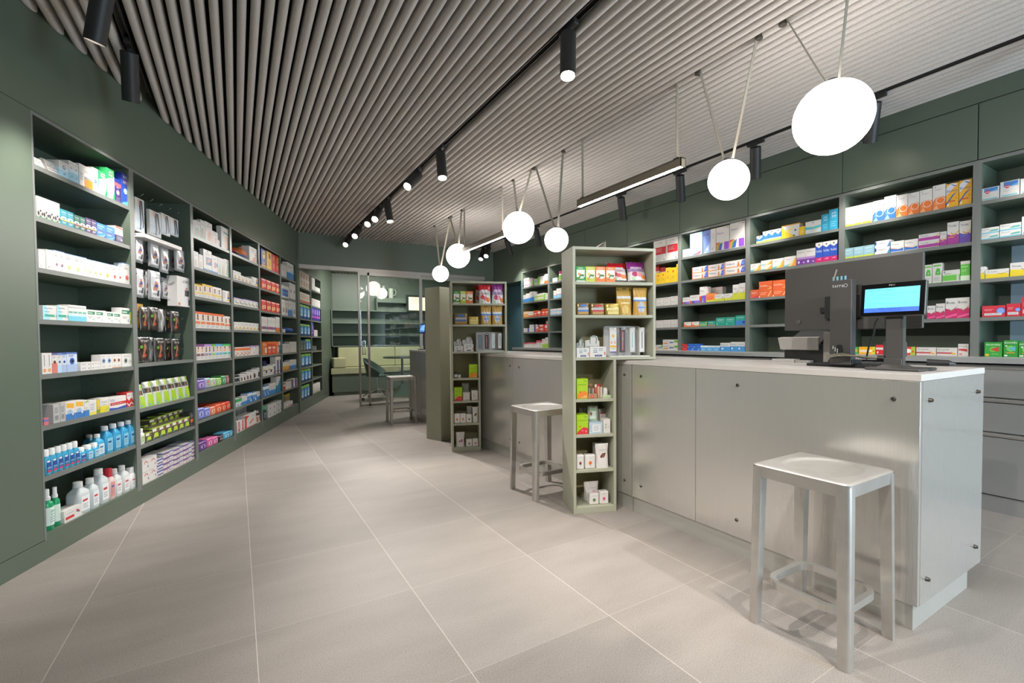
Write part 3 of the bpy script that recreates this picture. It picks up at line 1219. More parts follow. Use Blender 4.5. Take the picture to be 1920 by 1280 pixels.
b.box(-.005, -.16, .0, .20, -.105, .165, mat('77736d', .45), .003)
b.build('side_module', root)
b = MB()
b.box(-.05, .02, 0, .015, .14, .018, mat('b5b1ab', .4), .002)
b.box(-.045, -.05, 0, .015, .015, .013, mat('9b9892', .4), .002)
b.build('tray', root)

# small screen on the farthest counter
root = empty('customer_display', (2.40, 6.80 - .55, ZC))
tag(root, 'small screen with blue picture on the farthest counter, cut by the green unit', 'customer screen')
root.location = (2.262, 6.22, ZC)
b = MB()
b.box(-.06, -.09, 0, .09, .09, .012, BLACK, .004)
b.build('base', root)
b = MB()
b.box(0, -.02, .012, .025, .02, .24, BLACKGREY, .003)
b.build('post', root)
hd = empty('display_head', (-.012, 0, .30))
hd.parent = root
hd.rotation_euler = (0, math.radians(6), 0)
b = MB()
b.box(-.008, -.11, -.07, .016, .11, .07, BLACK, .005)
b.build('bezel', hd)
b = MB()
dq(b, .095, -.052, -.095, .052, mat('2f7fd0', .3, emit=.35))
b.face([(-.0096, .095, -.02), (-.0096, -.095, -.035), (-.0096, -.095, .052), (-.0096, .02, .03)], mat('7fb2e6', .3, emit=.35))
b.build('screen', hd)

# folded leaflet on top of the near unit
b = MB()
p0 = UNIT_N + LN * .22 + LD * .10
T = Matrix.Translation(Vector((p0.x, p0.y, 1.659))) @ Matrix.Rotation(ROT_U, 4, 'Z')
pts = [(-.045, .02, 0), (-.045, .17, 0), (.035, .14, .058), (.035, .0, .058), (.05, .03, 0), (.05, .16, 0)]
LP = mat('eae6e2', .5)
b.mesh([T @ Vector(p) for p in pts], [(0, 3, 2, 1), (3, 4, 5, 2)], LP)
b.mesh([T @ (Vector(p) + Vector((-.001, 0, -.0015))) for p in pts], [(0, 1, 2, 3), (3, 2, 5, 4)], LP)
b.mesh([T @ (Vector(p) + Vector((-.0008, 0, .0006))) for p in [(-.03, .04, .011), (-.03, .15, .011), (-.005, .14, .029), (-.005, .03, .029)]], [(0, 3, 2, 1)], mat('d9b8b0', .5))
tag(b.build('leaflet'), 'folded white leaflet lying on top of the near green unit', 'leaflet')

# ================================================================ CONSULTATION ROOM
# wall shelves
root = empty('wall_shelf_unit', (1.72, 10.12, 0))
tag(root, 'empty green wall shelves above the bench in the consultation room', 'wall shelf')
b = MB()
b.box(-.05, -.022, .98, 2.88, 0, 2.55, GREEN_IN)
b.build('back_panel', root)
for z in (1.722, 1.462, 1.213, .985):
    b = MB()
    b.box(-.05, -.24, z - .022, 2.88, -.022, z, GREEN, .001)
    b.build('shelf', root)
b = MB()
b.box(-.07, -.24, .98, -.05, 0, 1.722, GREEN)
b.build('side_panel', root)
b = MB()
b.box(.85, -.20, 1.90, 1.95, -.022, 2.0, GREEN)
b.box(.85, -.20, 1.722, .87, -.022, 1.90, GREEN)
b.box(1.93, -.20, 1.722, 1.95, -.022, 1.90, GREEN)
b.build('top_cabinet', root)
# bench
UP = noise_mat('olive_upholstery', 'a6a682', 'adad88', 6, .8, bump=.1)
root = empty('bench', (1.60, 9.60, 0))
tag(root, 'long bench upholstered in yellow-green behind the glass', 'bench')
b = MB()
b.prism([(.03, .02), (2.95, .02), (2.95, .495), (.20, .495)], 0, .07, GREEN)
b.prism([(0, 0), (2.95, 0), (2.95, .495), (.185, .495)], .07, .43, GREEN)
b.build('bench_base', root)
b = MB()
b.prism([(-.02, -.02), (1.34, -.02), (1.34, .40), (.14, .40)], .432, .545, UP)
b.build('seat_cushion', root)
b = MB()
b.box(1.345, -.02, .432, 2.95, .40, .545, UP, .018)
b.build('seat_cushion', root)
for x0, x1 in ((0.17, 1.34), (1.345, 2.95)):
    b = MB()
    b.box(x0, .28, .55, x1, .395, .955, UP, .018)
    b.build('back_cushion', root)
b = MB()
b.box(.03, .0, .552, .27, .275, .75, UP, .018)
b.build('arm_cushion', root)
# table
root = empty('round_table', (2.80, 8.95, 0))
tag(root, 'dark round table with pyramid foot in front of the bench', 'table')
b = MB()
b.lathe([(.36, .742), (.365, .75), (.365, .765), (.36, .772)], mat('39433d', .4), 40)
b.build('tabletop', root)
b = MB()
b.tube([(0, 0, .2), (0, 0, .742)], .022, mat('4a554d', .4), 14)
b.build('pole', root)
b = MB()
b.mesh([(-.2, -.2, 0), (.2, -.2, 0), (.2, .2, 0), (-.2, .2, 0), (0, 0, .26)], [(0, 1, 4), (1, 2, 4), (2, 3, 4), (3, 0, 4), (3, 2, 1, 0)], mat('7e9683', .45))
b.build('foot', root)
# chair
root = empty('swivel_chair', (2.23, 8.62, 0), math.radians(62))
tag(root, 'dark green swivel shell chair on chrome four-star base with castors', 'chair')
SH = mat('2f4a44', .5)
b = MB()
nu, nv = 20, 10
vs, fs = [], []
for thick in (0, 1):
    for j in range(nv + 1):
        v = j / nv
        for i in range(nu + 1):
            a = PI * (-.62 + 1.24 * i / nu)          # around the back of the shell
            hgt = .33 * max(.22, math.cos(a * .62)) ** 1.3
            r = (.20 + .075 * v) - thick * .012
            vs.append((r * math.sin(a), r * math.cos(a) * .92, .43 + thick * .006 + v * hgt))
n1 = (nu + 1) * (nv + 1)
for j in range(nv):
    for i in range(nu):
        a = j * (nu + 1) + i
        fs.append((a, a + 1, a + nu + 2, a + nu + 1))
        fs.append((n1 + a + nu + 1, n1 + a + nu + 2, n1 + a + 1, n1 + a))
for i in range(nu):
    a = nv * (nu + 1) + i
    fs.append((a, a + 1, n1 + a + 1, n1 + a))
b.mesh(vs, fs, SH, True)
b.lathe([(.05, .41), (.16, .42), (.205, .435), (.20, .45), (.1, .446)], SH, 24)
b.build('seat_shell', root)
b = MB()
b.tube([(0, 0, .12), (0, 0, .41)], .02, CHROME, 12)
b.build('gas_column', root)
b = MB()
for q in range(4):
    a = PI / 4 + q * PI / 2
    c, s_ = math.cos(a), math.sin(a)
    b.tube([(0, 0, .20), (.12 * c, .12 * s_, .165), (.30 * c, .30 * s_, .085)], .013, CHROME, 8)
b.build('star_base', root)
for q in range(4):
    a = PI / 4 + q * PI / 2
    b = MB()
    b.lathe([(.012, -.018), (.027, -.014), (.029, 0), (.027, .014), (.012, .018)], BLACK, 16)
    o = b.build('castor', root)
    o.location = (.30 * math.cos(a), .30 * math.sin(a), .029)
    o.rotation_euler = (PI / 2, 0, a)
# vase and jug on the cabinet
CER = mat('a9b3a3', .4)
b = MB()
b.lathe([(.05, 0), (.078, .02), (.095, .08), (.085, .14), (.045, .19), (.028, .23), (.032, .26), (.026, .26)], CER, 28)
o = tag(b.build('vase'), 'pale bulbous vase on the consultation room cabinet, left of the jug', 'vase')
o.location = (2.74, 10.0, 2.001)
root = empty('jug', (2.90, 10.0, 2.001))
tag(root, 'pale jug with handle beside the vase in the consultation room', 'jug')
b = MB()
b.lathe([(.05, 0), (.055, .02), (.056, .17), (.060, .21), (.054, .21), (.05, .03)], CER, 24)
b.build('body', root)
b = MB()
b.tube([(.055, 0, .18), (.10, 0, .185), (.115, 0, .14), (.10, 0, .08), (.055, 0, .06)], .009, CER, 8)
b.build('handle', root)
# wall screen
root = empty('wall_screen', (3.62, 9.86, 1.89), 0)
tag(root, 'lit screen with cream page on the consultation room wall', 'screen')
b = MB()
b.box(-.42, 0, -.19, .42, .04, .19, mat('22302a', .3), .004)
b.build('bezel', root)
b = MB()
b.box(-.37, -.002, -.145, .40, 0, .145, mat('f3dcb8', .3, emit=.28))
for q in range(3):
    b.box(-.33, -.003, .10 - q * .05, -.10 - .04 * q, -.002, .108 - q * .05, mat('b08c5e', .4))
b.build('screen', root)
b = MB()
b.box(-.1, .04, -.03, .1, .25, .03, BLACK)
b.build('bracket', root)

# ================================================================ GOODS
# printed faces: R full-width band, r rectangle, d disc, g ring, p polygon, t lettering, l lines of small print
def R(v0, v1, c): return ('R', v0, v1, c)
def r(u0, v0, u1, v1, c): return ('r', u0, v0, u1, v1, c)
def d(u, v, s, c): return ('d', u, v, s, c)
def g(u, v, s, c): return ('g', u, v, s, c)
def p(c, *uv): return ('p', [(uv[i], uv[i + 1]) for i in range(0, len(uv), 2)], c)
def t(u0, v0, u1, v1, c, s): return ('t', u0, v0, u1, v1, c, s)
def l(u0, v1, u1, n, pitch, c='a9a9ad'): return ('l', u0, v1, u1, n, pitch, c)


W = 'dedad5'
GR = 'a9a9ad'
SM = l(.12, .55, .7, 3, .09)
STY = {}
MC, LB, PB = 'medicine_carton', 'lozenge_carton', 'plaster_pack'
CATN = {'medicine_carton': 'medicine box', 'eye_care_carton': 'eye-care box', 'plaster_pack': 'plaster box', 'lozenge_carton': 'lozenge box', 'pad_pack': 'hygiene pack', 'blister_pack': 'hanging pack',
        'bottle': 'bottle', 'spray_bottle': 'spray bottle', 'sweet_pouch': 'pouch', 'pouch': 'pouch', 'jar': 'jar', 'soap_carton': 'soap box', 'sweet_carton': 'sweet box', 'sweet_tin': 'tin',
        'stocking_carton': 'stocking box', 'tube_carton': 'tube box', 'display_box': 'display box', 'gift_box': 'gift box', 'counter_display': 'counter display', 'diaper_pack': 'hygiene pack', 'cushion': 'cushion', 'paper_roll': 'roll', 'tray_box': 'box', 'tea_carton': 'tea box', 'card_bag': 'bag', 'insole_pack': 'insole pack', 'vitamin_carton': 'vitamin box', 'bag': 'bag'}


def S(key, shape, name, phrase, depth, base, *art):
    STY[key] = (shape, name, phrase, depth, base, list(art))


EY = 'eye_care_carton'
S('antifog', 'c', EY, 'white lens-cloth box leaning back', .03, W, t(.12, .40, .82, .66, '5a5450', 'ANTI-FOG'), t(.4, .74, .56, .86, GR, '•'), l(.1, .26, .9, 1, .1, '6b6560'), p('7a3b34', 0, 0, .03, 0, .03, 1, 0, 1))
S('ltblue_eye', 'c', EY, 'white and pale blue lens-care carton', .06, W, R(0, .45, 'a9d3e6'), R(.45, .62, 'cfe3ec'), t(.15, .84, .85, .92, '6b7a86', 'SOLUTION'), d(.5, .66, .16, '5e7f90'), d(.5, .66, .09, W), r(.42, .2, .6, .3, '5f9ab8'))
S('orange_eye', 'c', EY, 'white carton with orange lower half', .06, W, r(.38, 0, 1, .40, 'e8842c'), r(.38, .40, 1, .50, '8a8f94'), t(.44, .66, .86, .78, '5b5f66', 'HyPure'), g(.5, .92, .08, 'e8842c'), l(.06, .6, .3, 5, .07), d(.46, .32, .03, W), d(.46, .22, .03, W), d(.46, .12, .03, W))
S('photo_blue', 'c', EY, 'white carton with blue eye photo', .05, W, R(.45, .8, 'a8c2dc'), r(.05, .3, .95, .62, '7d9cc0'), d(.5, .44, .2, '36485a'), R(0, .28, 'd8dde2'), SM)
S('lens_green', 'c', EY, 'green and white lens-solution carton', .07, '2f9c5c', p(W, 0, 0, .7, 0, 1, .35, 1, .8, 0, .62), p('bfe2ee', .15, .12, .6, .12, .8, .5, .3, .5), r(.16, .72, .86, .96, '1d7a44'), t(.24, .84, .78, .93, W, 'OPTI'), t(.24, .75, .78, .82, W, 'FREE'), d(.62, .3, .12, '8fcbe0'), p('2f9c5c', 1, 0, 1, .3, .82, 0))
S('ao_purple', 'c', EY, 'purple lens-care carton', .07, '3d2a6b', R(.86, 1, '24398f'), r(0, .68, 1, .84, 'd95a6a'), d(.5, .42, .26, '8c86b8'), d(.5, .42, .15, 'e9e6f0'), t(.3, .6, .7, .68, W, 'AO'), l(.2, .2, .8, 3, .06, '8e84b4'))
S('ao_blue', 'c', EY, 'blue lens-care carton', .07, '2a4fae', R(.8, 1, '1f2f86'), p('7a4fa0', 0, .8, 1, .62, 1, .8), d(.55, .45, .28, 'a9d0ee'), d(.55, .45, .16, 'f0f4f8'), t(.22, .84, .78, .95, W, 'AO'), t(.15, .68, .85, .76, W, 'SEPT'), p('57b6d8', 0, 0, 1, 0, 1, .16, 0, .06))
S('flower_white', 'c', EY, 'white flower-print carton', .035, W, t(.25, .88, .75, .96, '3f9a4a', 'GUM'), l(.3, .78, .7, 3, .05), d(.5, .22, .5, '2d2a2e'), d(.5, .22, .2, W), d(.28, .32, .13, 'e9c7d6'), d(.72, .3, .13, 'e9e3da'), d(.34, .12, .13, W), d(.66, .12, .12, W), d(.5, .22, .1, 'd8a13a'), R(0, .05, '48a35a'))


def systane(key, ph, base, low, line):
    S(key, 'c', EY, ph, .035, base, p('e9eef0', 0, .42, .25, .56, .75, .56, 1, .42, 1, .36, 0, .36), R(.30, .37, line), R(0, .28, low), d(.5, .42, .12, base), t(.14, .72, .86, .9, 'f2f2f2', 'Systane'), l(.2, .68, .8, 1, .05, 'c9dde2'), l(.2, .22, .8, 2, .07, 'dfe7ea'))


systane('sys_teal', 'turquoise eye-drop carton', '2f9fb4', '2590a6', 'e2c13a')
systane('sys_green', 'dark green eye-drop carton', '1f6f5c', '1c6250', 'd65a5a')
systane('sys_purple', 'dark purple eye-drop carton', '4a2a6a', '402260', 'dcb43c')
S('sys_blue', 'c', EY, 'bright blue eye-drop carton', .06, '2f86cf', t(.1, .72, .8, .9, 'f2f6fa', 'Systane'), t(.1, .58, .6, .68, 'd5e7f6', 'ULTRA'), r(.1, .44, .9, .5, '7a4f9c'), p('5aa6e0', 0, 0, 1, 0, 1, .32), p('274a9a', .7, 0, 1, 0, 1, .3), l(.1, .36, .6, 2, .07, 'd5e7f6'))
S('white_violet', 'c', EY, 'white carton with dark violet foot', .06, W, R(0, .46, '3a2f5e'), p('e0703a', .0, 1, .0, .9, 1, .86, 1, .92, .3, 1), p('c9416a', .55, .96, 1, .86, 1, .93), t(.15, .6, .85, .7, '6b6470', 'hyalux'), l(.15, .36, .8, 3, .08, 'b9b2cc'), d(.75, .2, .1, 'e8e6ee'))
S('plain_white', 'c', MC, 'plain white carton', .06, W, l(.15, .8, .85, 5, .05, 'c3bfc0'), l(.2, .2, .5, 5, .025, '8f8c8e'))
for k, ph, c1, c2 in (('dot_lilac', 'white drops carton with lilac bud', '8d86b8', 'a3443a'), ('dot_green', 'white drops carton with green disc', 'b9c86a', 'd7dfa0'), ('dot_amber', 'white drops carton with amber disc', 'e0a63a', 'f0cf8a'), ('dot_red', 'white drops carton with red drop', 'd5412e', 'e2705e')):
    S(k, 'c', EY, ph, .05, W, R(.965, 1, '8fb4dc'), l(.12, .90, .6, 1, .05, 'd88a80'), l(.12, .80, .7, 2, .06), d(.5, .32, .2, c2), d(.5, .30, .13, c1), l(.12, .1, .5, 1, .05))
S('bep', 'c', EY, 'white and aqua ointment carton', .05, W, p('a5dcea', 0, 0, .5, 0, .22, 1, 0, 1), t(.12, .74, .72, .88, '3a6a9a', 'Bepanthen'), r(.12, .22, 1, .38, '3aa58c'), r(.12, .56, .5, .6, '7aa8c0'), d(.88, .3, .06, W))
S('bep_slim', 'c', EY, 'slim white and aqua ointment carton', .05, W, R(0, .3, '6fc4d8'), R(.3, .44, 'bfe6ea'), r(.1, .5, .9, .6, '5fae9c'), t(.1, .8, .9, .9, '3a6a9a', 'Bepa'))
S('greentop', 'c', EY, 'white carton with dark green header', .05, W, r(.15, .62, 1, .86, '2f7f58'), r(.2, .7, .7, .76, 'dfeee6'), l(.2, .45, .7, 2, .09), d(.82, .22, .08, '8fb6c8'))
S('yellow_slim', 'c', MC, 'slim yellow carton', .05, 'd9c43a', R(0, .3, '8a9a3a'), SM)
S('evot', 'c', EY, 'white carton with orange dot', .03, W, d(.5, .17, .3, 'e8862e'), d(.5, .17, .13, 'f4c48a'), l(.38, .9, .5, 1, .1, '6d7a86'), r(.42, .38, .56, .88, '9aa4ae'))
S('eye_red', 'c', EY, 'white and red eye carton', .04, W, R(0, .5, 'd77a72'), R(.9, 1, '6a5f9a'), d(.5, .55, .26, '8a3a3a'), d(.5, .55, .13, '1d1616'), l(.15, .85, .7, 2, .07))
S('eye_light', 'c', EY, 'white and sky-blue eye carton', .04, W, R(0, .4, 'b5d3ea'), R(.9, 1, '6a86c0'), d(.5, .55, .26, '5fa3d6'), d(.5, .55, .13, '14202c'), l(.15, .85, .7, 2, .07))
S('eye_blue', 'c', EY, 'white and blue eye carton', .05, 'cfd9e8', R(0, .4, 'a9bbdc'), R(.92, 1, '4f6fb4'), d(.5, .55, .24, '2f62b8'), d(.5, .55, .12, '10161f'), l(.15, .87, .7, 2, .06, '6a7fae'))
S('flat_blue', 'c', EY, 'small flat carton with blue mark', .05, W, d(.85, .5, .1, '2f3f8a'), l(.1, .7, .6, 2, .2))
S('flat_eye', 'c', EY, 'small flat carton with eye mark', .05, W, d(.2, .5, .1, '22375e'), d(.82, .5, .09, '4a5a8a'), l(.36, .7, .7, 2, .2))
S('eye_greyblue', 'c', EY, 'grey-white carton with blue eye', .05, W, l(.1, .92, .9, 2, .06), d(.5, .56, .36, 'b8c4d4'), d(.5, .56, .24, '6288b4'), d(.5, .56, .11, '1d2430'), l(.2, .2, .8, 2, .06))
S('eye_brown', 'c', EY, 'grey-white carton with brown eye', .05, W, l(.1, .92, .9, 2, .06), d(.5, .56, .36, 'd8c8b8'), d(.5, .56, .24, '9a5a38'), d(.5, .56, .11, '241810'), R(0, .06, 'c88a5a'), l(.2, .2, .8, 2, .06))
S('eye_grey', 'c', EY, 'wide grey-white carton with grey eye', .06, W, t(.1, .78, .6, .88, '6a7a72', 'ARTELAC'), d(.28, .48, .15, 'aab6b0'), d(.28, .48, .1, '56625e'), d(.28, .48, .05, '1a1f1e'), l(.5, .5, .9, 3, .08), R(0, .04, '9ab0a4'))
S('pinkblue', 'c', MC, 'small pink and blue pack', .05, 'd8707a', R(.5, .8, '5f74b4'))
S('grey_print', 'c', MC, 'grey carton turned sideways', .08, 'b9b7b4', l(.15, .8, .85, 4, .08, '77757a'), r(.2, .12, .8, .4, 'a19fa0'), l(.25, .36, .75, 4, .05, '5a585a'))
S('blue_yellow', 'c', MC, 'white carton with blue drop and yellow sun', .06, W, p('e8b23a', .1, .95, .9, .9, .9, .62, .1, .7), r(0, 0, 1, .34, '3f78bc'), p('9cc0e4', .1, .34, .9, .34, .5, .6), l(.15, .55, .6, 2, .08), d(.75, .3, .1, W))
S('bluewhite', 'c', MC, 'white carton with green swoosh', .06, W, R(0, .38, '3a7fbe'), p('7fb84a', .1, .9, .9, .98, .9, .9, .2, .82), SM)
S('yelblue', 'c', MC, 'white carton with small blue print', .06, W, l(.15, .75, .8, 2, .08, '6f9cd0'), R(0, .2, 'e2d25a'), SM)
S('yelwhite', 'c', MC, 'white and yellow carton', .06, W, R(0, .45, 'dcca3a'), t(.12, .66, .8, .78, '5a7a5a', 'Fenistil'), p('b9c83a', .4, .1, .95, .1, .95, .34), l(.1, .56, .7, 1, .08))
S('wideredblue', 'c', MC, 'wide carton with red band and blue wave', .07, W, r(.05, .36, 1, .58, 'c8303a'), t(.05, .66, .3, .84, '3a4aa0', 'VITA'), p('2f4fa8', 0, 0, 1, 0, 1, .22, .45, .12, 0, .2), t(.12, .42, .8, .52, W, 'Wundsalbe'))
S('redchev', 'c', MC, 'red carton with white zigzag', .06, 'c8282e', p(W, 0, 1, 0, .6, .5, .4, 1, .6, 1, 1), p(W, 0, .32, .5, .12, 1, .32, 1, .22, .5, .02, 0, .22), t(.2, .72, .8, .84, 'b8343c', 'ratio'), R(.95, 1, 'd8383c'))
S('desinf_small', 'b1', 'bottle', 'small blue disinfectant bottle', .035, '3f9fc4', 'f0efec', '2b4f9a', 'd23a5a')
S('desinf_mid', 'b1', 'bottle', 'short blue disinfectant bottle', .045, '3f9fc4', 'f0efec', 'a9d2e6', '5d7fa6')
S('desinf_mid2', 'b2', 'bottle', 'medium blue disinfectant bottle', .05, '43a5cc', 'f0efec', 'cfe0e6', '2f5fa0')
S('desinf_big', 'b2', 'bottle', 'tall blue disinfectant canister', .06, '3a9ac6', 'e9ecee', '7fc0dc', '1f4a8a')
S('greenspray', 'b3', 'spray_bottle', 'green mouthwash spray bottle', .055, '1f9a66', 'e9ebe9', 'dcebe0', '1f8a58')
S('redwhite_lie', 'c', MC, 'white and red carton lying flat', .07, W, r(.06, .2, .5, .42, 'cc2f36'), p('cc2f36', .62, .5, .7, .5, .7, .72, .62, .72), p('4a5aa0', .7, .42, .78, .42, .78, .6, .7, .6), l(.1, .7, .5, 1, .1))
S('clear_big', 'b2', 'bottle', 'large clear alcohol bottle', .075, 'c9d0d0', 'e6e5e2', 'e9ebec', 'c83a3a')
S('clear_mid', 'b2', 'bottle', 'clear alcohol bottle', .065, 'cdd3d3', 'e6e5e2', 'e9ebec', 'c83a3a')
S('pinkbottle', 'b1', 'bottle', 'pale pink bottle with red cap', .05, 'e3c4c0', 'c8303c', 'dc8f88', '3f5fa8')
S('clear_red', 'b2', 'bottle', 'clear bottle with red-print label', .06, 'd2d5d3', 'e6e5e2', 'ece8e6', 'd2505a')
S('white_red_bottle', 'b1', 'bottle', 'white bottle with red-print label', .045, 'e6e6e4', 'e9e8e6', 'eceae8', 'd2404a')

S('stocking', 'c', 'stocking_carton', 'hanging carton showing dark-stockinged legs', .02, W, r(.02, .02, .98, .42, 'c9d8e6'), r(.02, .42, .98, .72, 'd9e2ea'), p('2f3548', .40, .95, .58, .95, .66, .3, .58, .12, .48, .12, .52, .3), p('343a50', .58, .95, .78, .95, .92, .3, .86, .14, .76, .14, .8, .3), p('d8b8a4', .3, .98, .5, .98, .45, .8, .28, .78), t(.06, .06, .4, .11, '6a7a90', 'active'), p('39404f', .44, .12, .62, .12, .6, .07, .42, .07))
S('white_tray', 'c', 'tray_box', 'long white box lying across the hooks', .10, 'e4e0dc', l(.1, .6, .5, 1, .2))
S('bag_brace', 'h', 'blister_pack', 'clear hanging bag with joint brace card', .03, 'aeb0b2', r(.12, .10, .90, .86, 'dcdcde'), p('c88a72', .3, .34, .6, .34, .7, .62, .42, .66), p('4a5ea0', .38, .44, .6, .44, .62, .54, .42, .55), r(.2, .16, .8, .24, '9a9ca0'), p('55585e', .62, .14, .76, .14, .76, .36, .66, .36), t(.2, .74, .8, .81, '6a6a70', 'ACTIMOVE'), p('8e9092', 0, 0, .12, 0, .12, 1, 0, 1))
S('bag_black', 'h', 'blister_pack', 'black hanging support pack with athlete photo', .03, '2a2725', r(.12, .08, .9, .9, '3b302c'), t(.18, .80, .84, .88, 'cfcdca', 'SPORT'), p('a8765c', .38, .2, .56, .2, .64, .7, .48, .72), p('6fb83a', .2, .56, .34, .56, .34, .66, .2, .66), p('c84a3a', .52, .22, .7, .22, .68, .34, .5, .34), p('5a5654', 0, 0, .08, 0, .08, 1, 0, 1))
S('bag_silver', 'h', 'blister_pack', 'silver foil side of a hanging pack', .04, '8f8d8a', p('c9c8c5', .2, .05, .5, .05, .6, .95, .3, .95), p('3a3836', .7, 0, 1, 0, 1, 1, .8, 1))
S('bag_yellow', 'c', 'blister_pack', 'yellow hanging card', .02, 'd9a52a', SM)
S('wrist_carton', 'c', 'stocking_carton', 'large white carton with black wrist brace', .07, W, r(.30, 0, .98, .98, 'e2e0e0'), p('3a3a3e', .50, .36, .78, .36, .8, .56, .52, .58), p('c79a86', .54, .56, .72, .56, .70, .66, .58, .66), t(.36, .80, .9, .89, '6d6d74', 'ACTIMOVE'), r(.05, .04, .18, .12, 'c87a5a'), p('55585e', .74, .06, .84, .06, .84, .26, .74, .26), d(.88, .9, .03, '8aa0b8'))
S('pouch_lime', 'p', 'pouch', 'lime and silver pouch bag', .07, 'c6cabf', r(.14, .0, .98, .52, 'a3c636'), r(.0, .54, .7, .76, '4a463e'), r(.7, .56, 1, .8, 'b4b6ac'), p('e8e6e0', .2, .78, .8, .78, .6, 1, .1, 1), p('a9cc3a', .5, .80, 1, .80, 1, 1, .7, 1), r(.2, .03, .5, .12, '5fb6d6'), p('8a6a4a', .2, .56, .5, .56, .5, .74, .3, .74), l(.15, .46, .8, 3, .09, '7f9c2a'))
S('white_jar', 'b1', 'bottle', 'white tub with white cap', .05, 'e6e8e2', 'ecebe8', 'c9d4a6', '8aa04a')
S('brown_lime', 'c', 'tea_carton', 'brown and lime diet-food carton', .07, '5c5344', R(.88, 1, 'a8c63c'), r(.02, .66, .6, .88, 'e6e4dc'), p('b9d63e', .18, .2, .9, .2, .8, .56, .3, .56), r(.05, .08, .3, .18, '4a8fb0'), p('8a6048', .55, .6, .95, .6, .95, .84, .7, .84))
S('dark_orange', 'c', MC, 'dark carton with orange patch', .06, '4a4846', r(.1, .3, .7, .52, 'e0702e'), l(.1, .8, .8, 2, .08, '9a9896'))
S('dial_white', 'c', MC, 'white carton with red dial picture', .07, W, ('g2', .5, .5, .3, 'c86a6a'), p('5a4a50', .7, .25, .84, .25, .78, .48), l(.1, .92, .5, 1, .06), R(.96, 1, 'd8d4d0'))
S('tube_blue', 'c', 'tube_carton', 'narrow white carton with violet strip', .12, W, R(.72, 1, '5a64b4'), r(.05, .2, .95, .42, '6a4f86'))
S('slab_blue', 'c', 'tube_carton', 'white carton with royal blue top strip', .13, W, R(.80, 1, '3a4faa'), r(0, .62, .6, .78, 'b0506a'), r(.3, .2, .4, .5, '9aa0c0'), r(.55, .2, .65, .5, '9aa0c0'), l(.7, .5, .95, 2, .16), R(0, .06, 'c87a86'))

IN = 'insole_pack'
S('insole_white', 'c', IN, 'white foot-care hang carton', .03, W, l(.2, .8, .8, 2, .06), p('c9bdb4', .2, .1, .7, .1, .6, .5, .3, .5), d(.5, .93, .05, '77736f'))
S('insole_teal', 'c', IN, 'white and teal foot-care hang carton', .03, W, p('7fc0b4', .1, .0, .9, .0, .9, .4, .4, .62, .1, .5), p('d6a68e', .3, .1, .7, .1, .8, .5, .5, .6), d(.5, .93, .05, '77736f'), l(.2, .82, .8, 2, .05))
S('foot_white', 'c', IN, 'white hang carton with bare foot', .03, W, p('d8a48c', .3, .08, .75, .08, .92, .5, .6, .62, .35, .4), l(.2, .82, .8, 2, .05), d(.5, .93, .04, '77736f'))
S('foot_band', 'c', IN, 'tall white carton with teal stripe and foot', .04, W, p('5f8f88', .3, .74, 1, .68, 1, .76, .3, .82), p('dcb09a', .4, .05, .8, .05, .9, .6, .5, .64), r(0, 0, .3, 1, 'd8d4d0'))
S('photo_white', 'c', IN, 'tall white hang carton with blue photo', .03, W, r(.3, .3, .98, .66, '4a66a8'), p('d0a08a', .35, .36, .7, .42, .9, .6, .5, .58), R(0, .08, '3f8ac4'), d(.5, .93, .05, '77736f'), l(.2, .82, .8, 2, .05))
S('photo_blue2', 'c', IN, 'white hang carton with knee photo', .03, W, p('c8947c', .3, .3, .7, .3, .75, .62, .4, .66), r(.75, .38, 1, .6, '4a8ac4'), R(0, .08, '3a82c8'), l(.2, .84, .8, 2, .05))
S('stripe_green', 'c', IN, 'white hang carton with green side stripe', .03, W, p('9cc4b0', .55, .0, .95, .0, .7, .7, .5, .7), p('d8b49c', .2, .1, .5, .1, .4, .6), d(.5, .93, .05, '77736f'), l(.2, .84, .8, 2, .05))


def plaster(key, ph, top, low, pic='8a6a58'):
    S(key, 'c', PB, ph, .05, W, R(.86, 1, top), r(.06, .50, .94, .84, 'e6d2c4'), p(pic, .3, .5, .66, .5, .6, .84, .36, .84), p('3a3436', .36, .72, .6, .72, .58, .84, .38, .84), r(.08, .26, .92, .42, low), l(.12, .18, .7, 2, .07))


plaster('tab_yellow', 'yellow-topped plaster carton', 'e0b62a', 'e8c868')
plaster('tab_yellow2', 'white plaster carton with yellow band', 'e6e2da', 'e4c03e', '7d8fb0')
plaster('tab_orange', 'orange-topped plaster carton', 'e2682c', 'e27a44')
plaster('tab_orange2', 'white plaster carton with orange band', 'e6e2dc', 'e27a44')
plaster('tab_purple', 'plum-topped plaster carton', '7a3a80', '8a5a68', 'd8a890')
plaster('tab_lilac', 'lilac-topped plaster carton', 'b08acc', '9a8ab0', '6a6a74')
plaster('tab_green', 'lime-topped plaster carton', '6fc23a', '8acc5a', '4a78b0')
plaster('tab_blue', 'sky-blue-topped plaster carton', '5aa4dc', '6fb4e0', 'd8a890')
plaster('tab_green2', 'mint-topped plaster carton', '4ac060', '5fb8b0', 'd8a890')
S('photo_plain', 'c', PB, 'wide white carton with person photo', .06, W, r(.4, 0, .98, 1, 'e9e6e2'), p('c8947c', .58, .5, .8, .5, .76, .86, .62, .86), p('4a5a9a', .56, .3, .84, .3, .8, .5, .6, .5), r(.44, .1, .9, .24, 'e8c04a'), l(.05, .8, .34, 5, .1))


def pads(key, ph, c1, c2, c3):
    S(key, 'd', 'pad_pack', ph, .11, c1, d(.5, .5, .34, c2), d(.5, .46, .2, W), p(c3, .36, .28, .66, .3, .6, .6, .42, .58), r(.2, .78, .8, .9, c3), d(.72, .3, .1, c2))


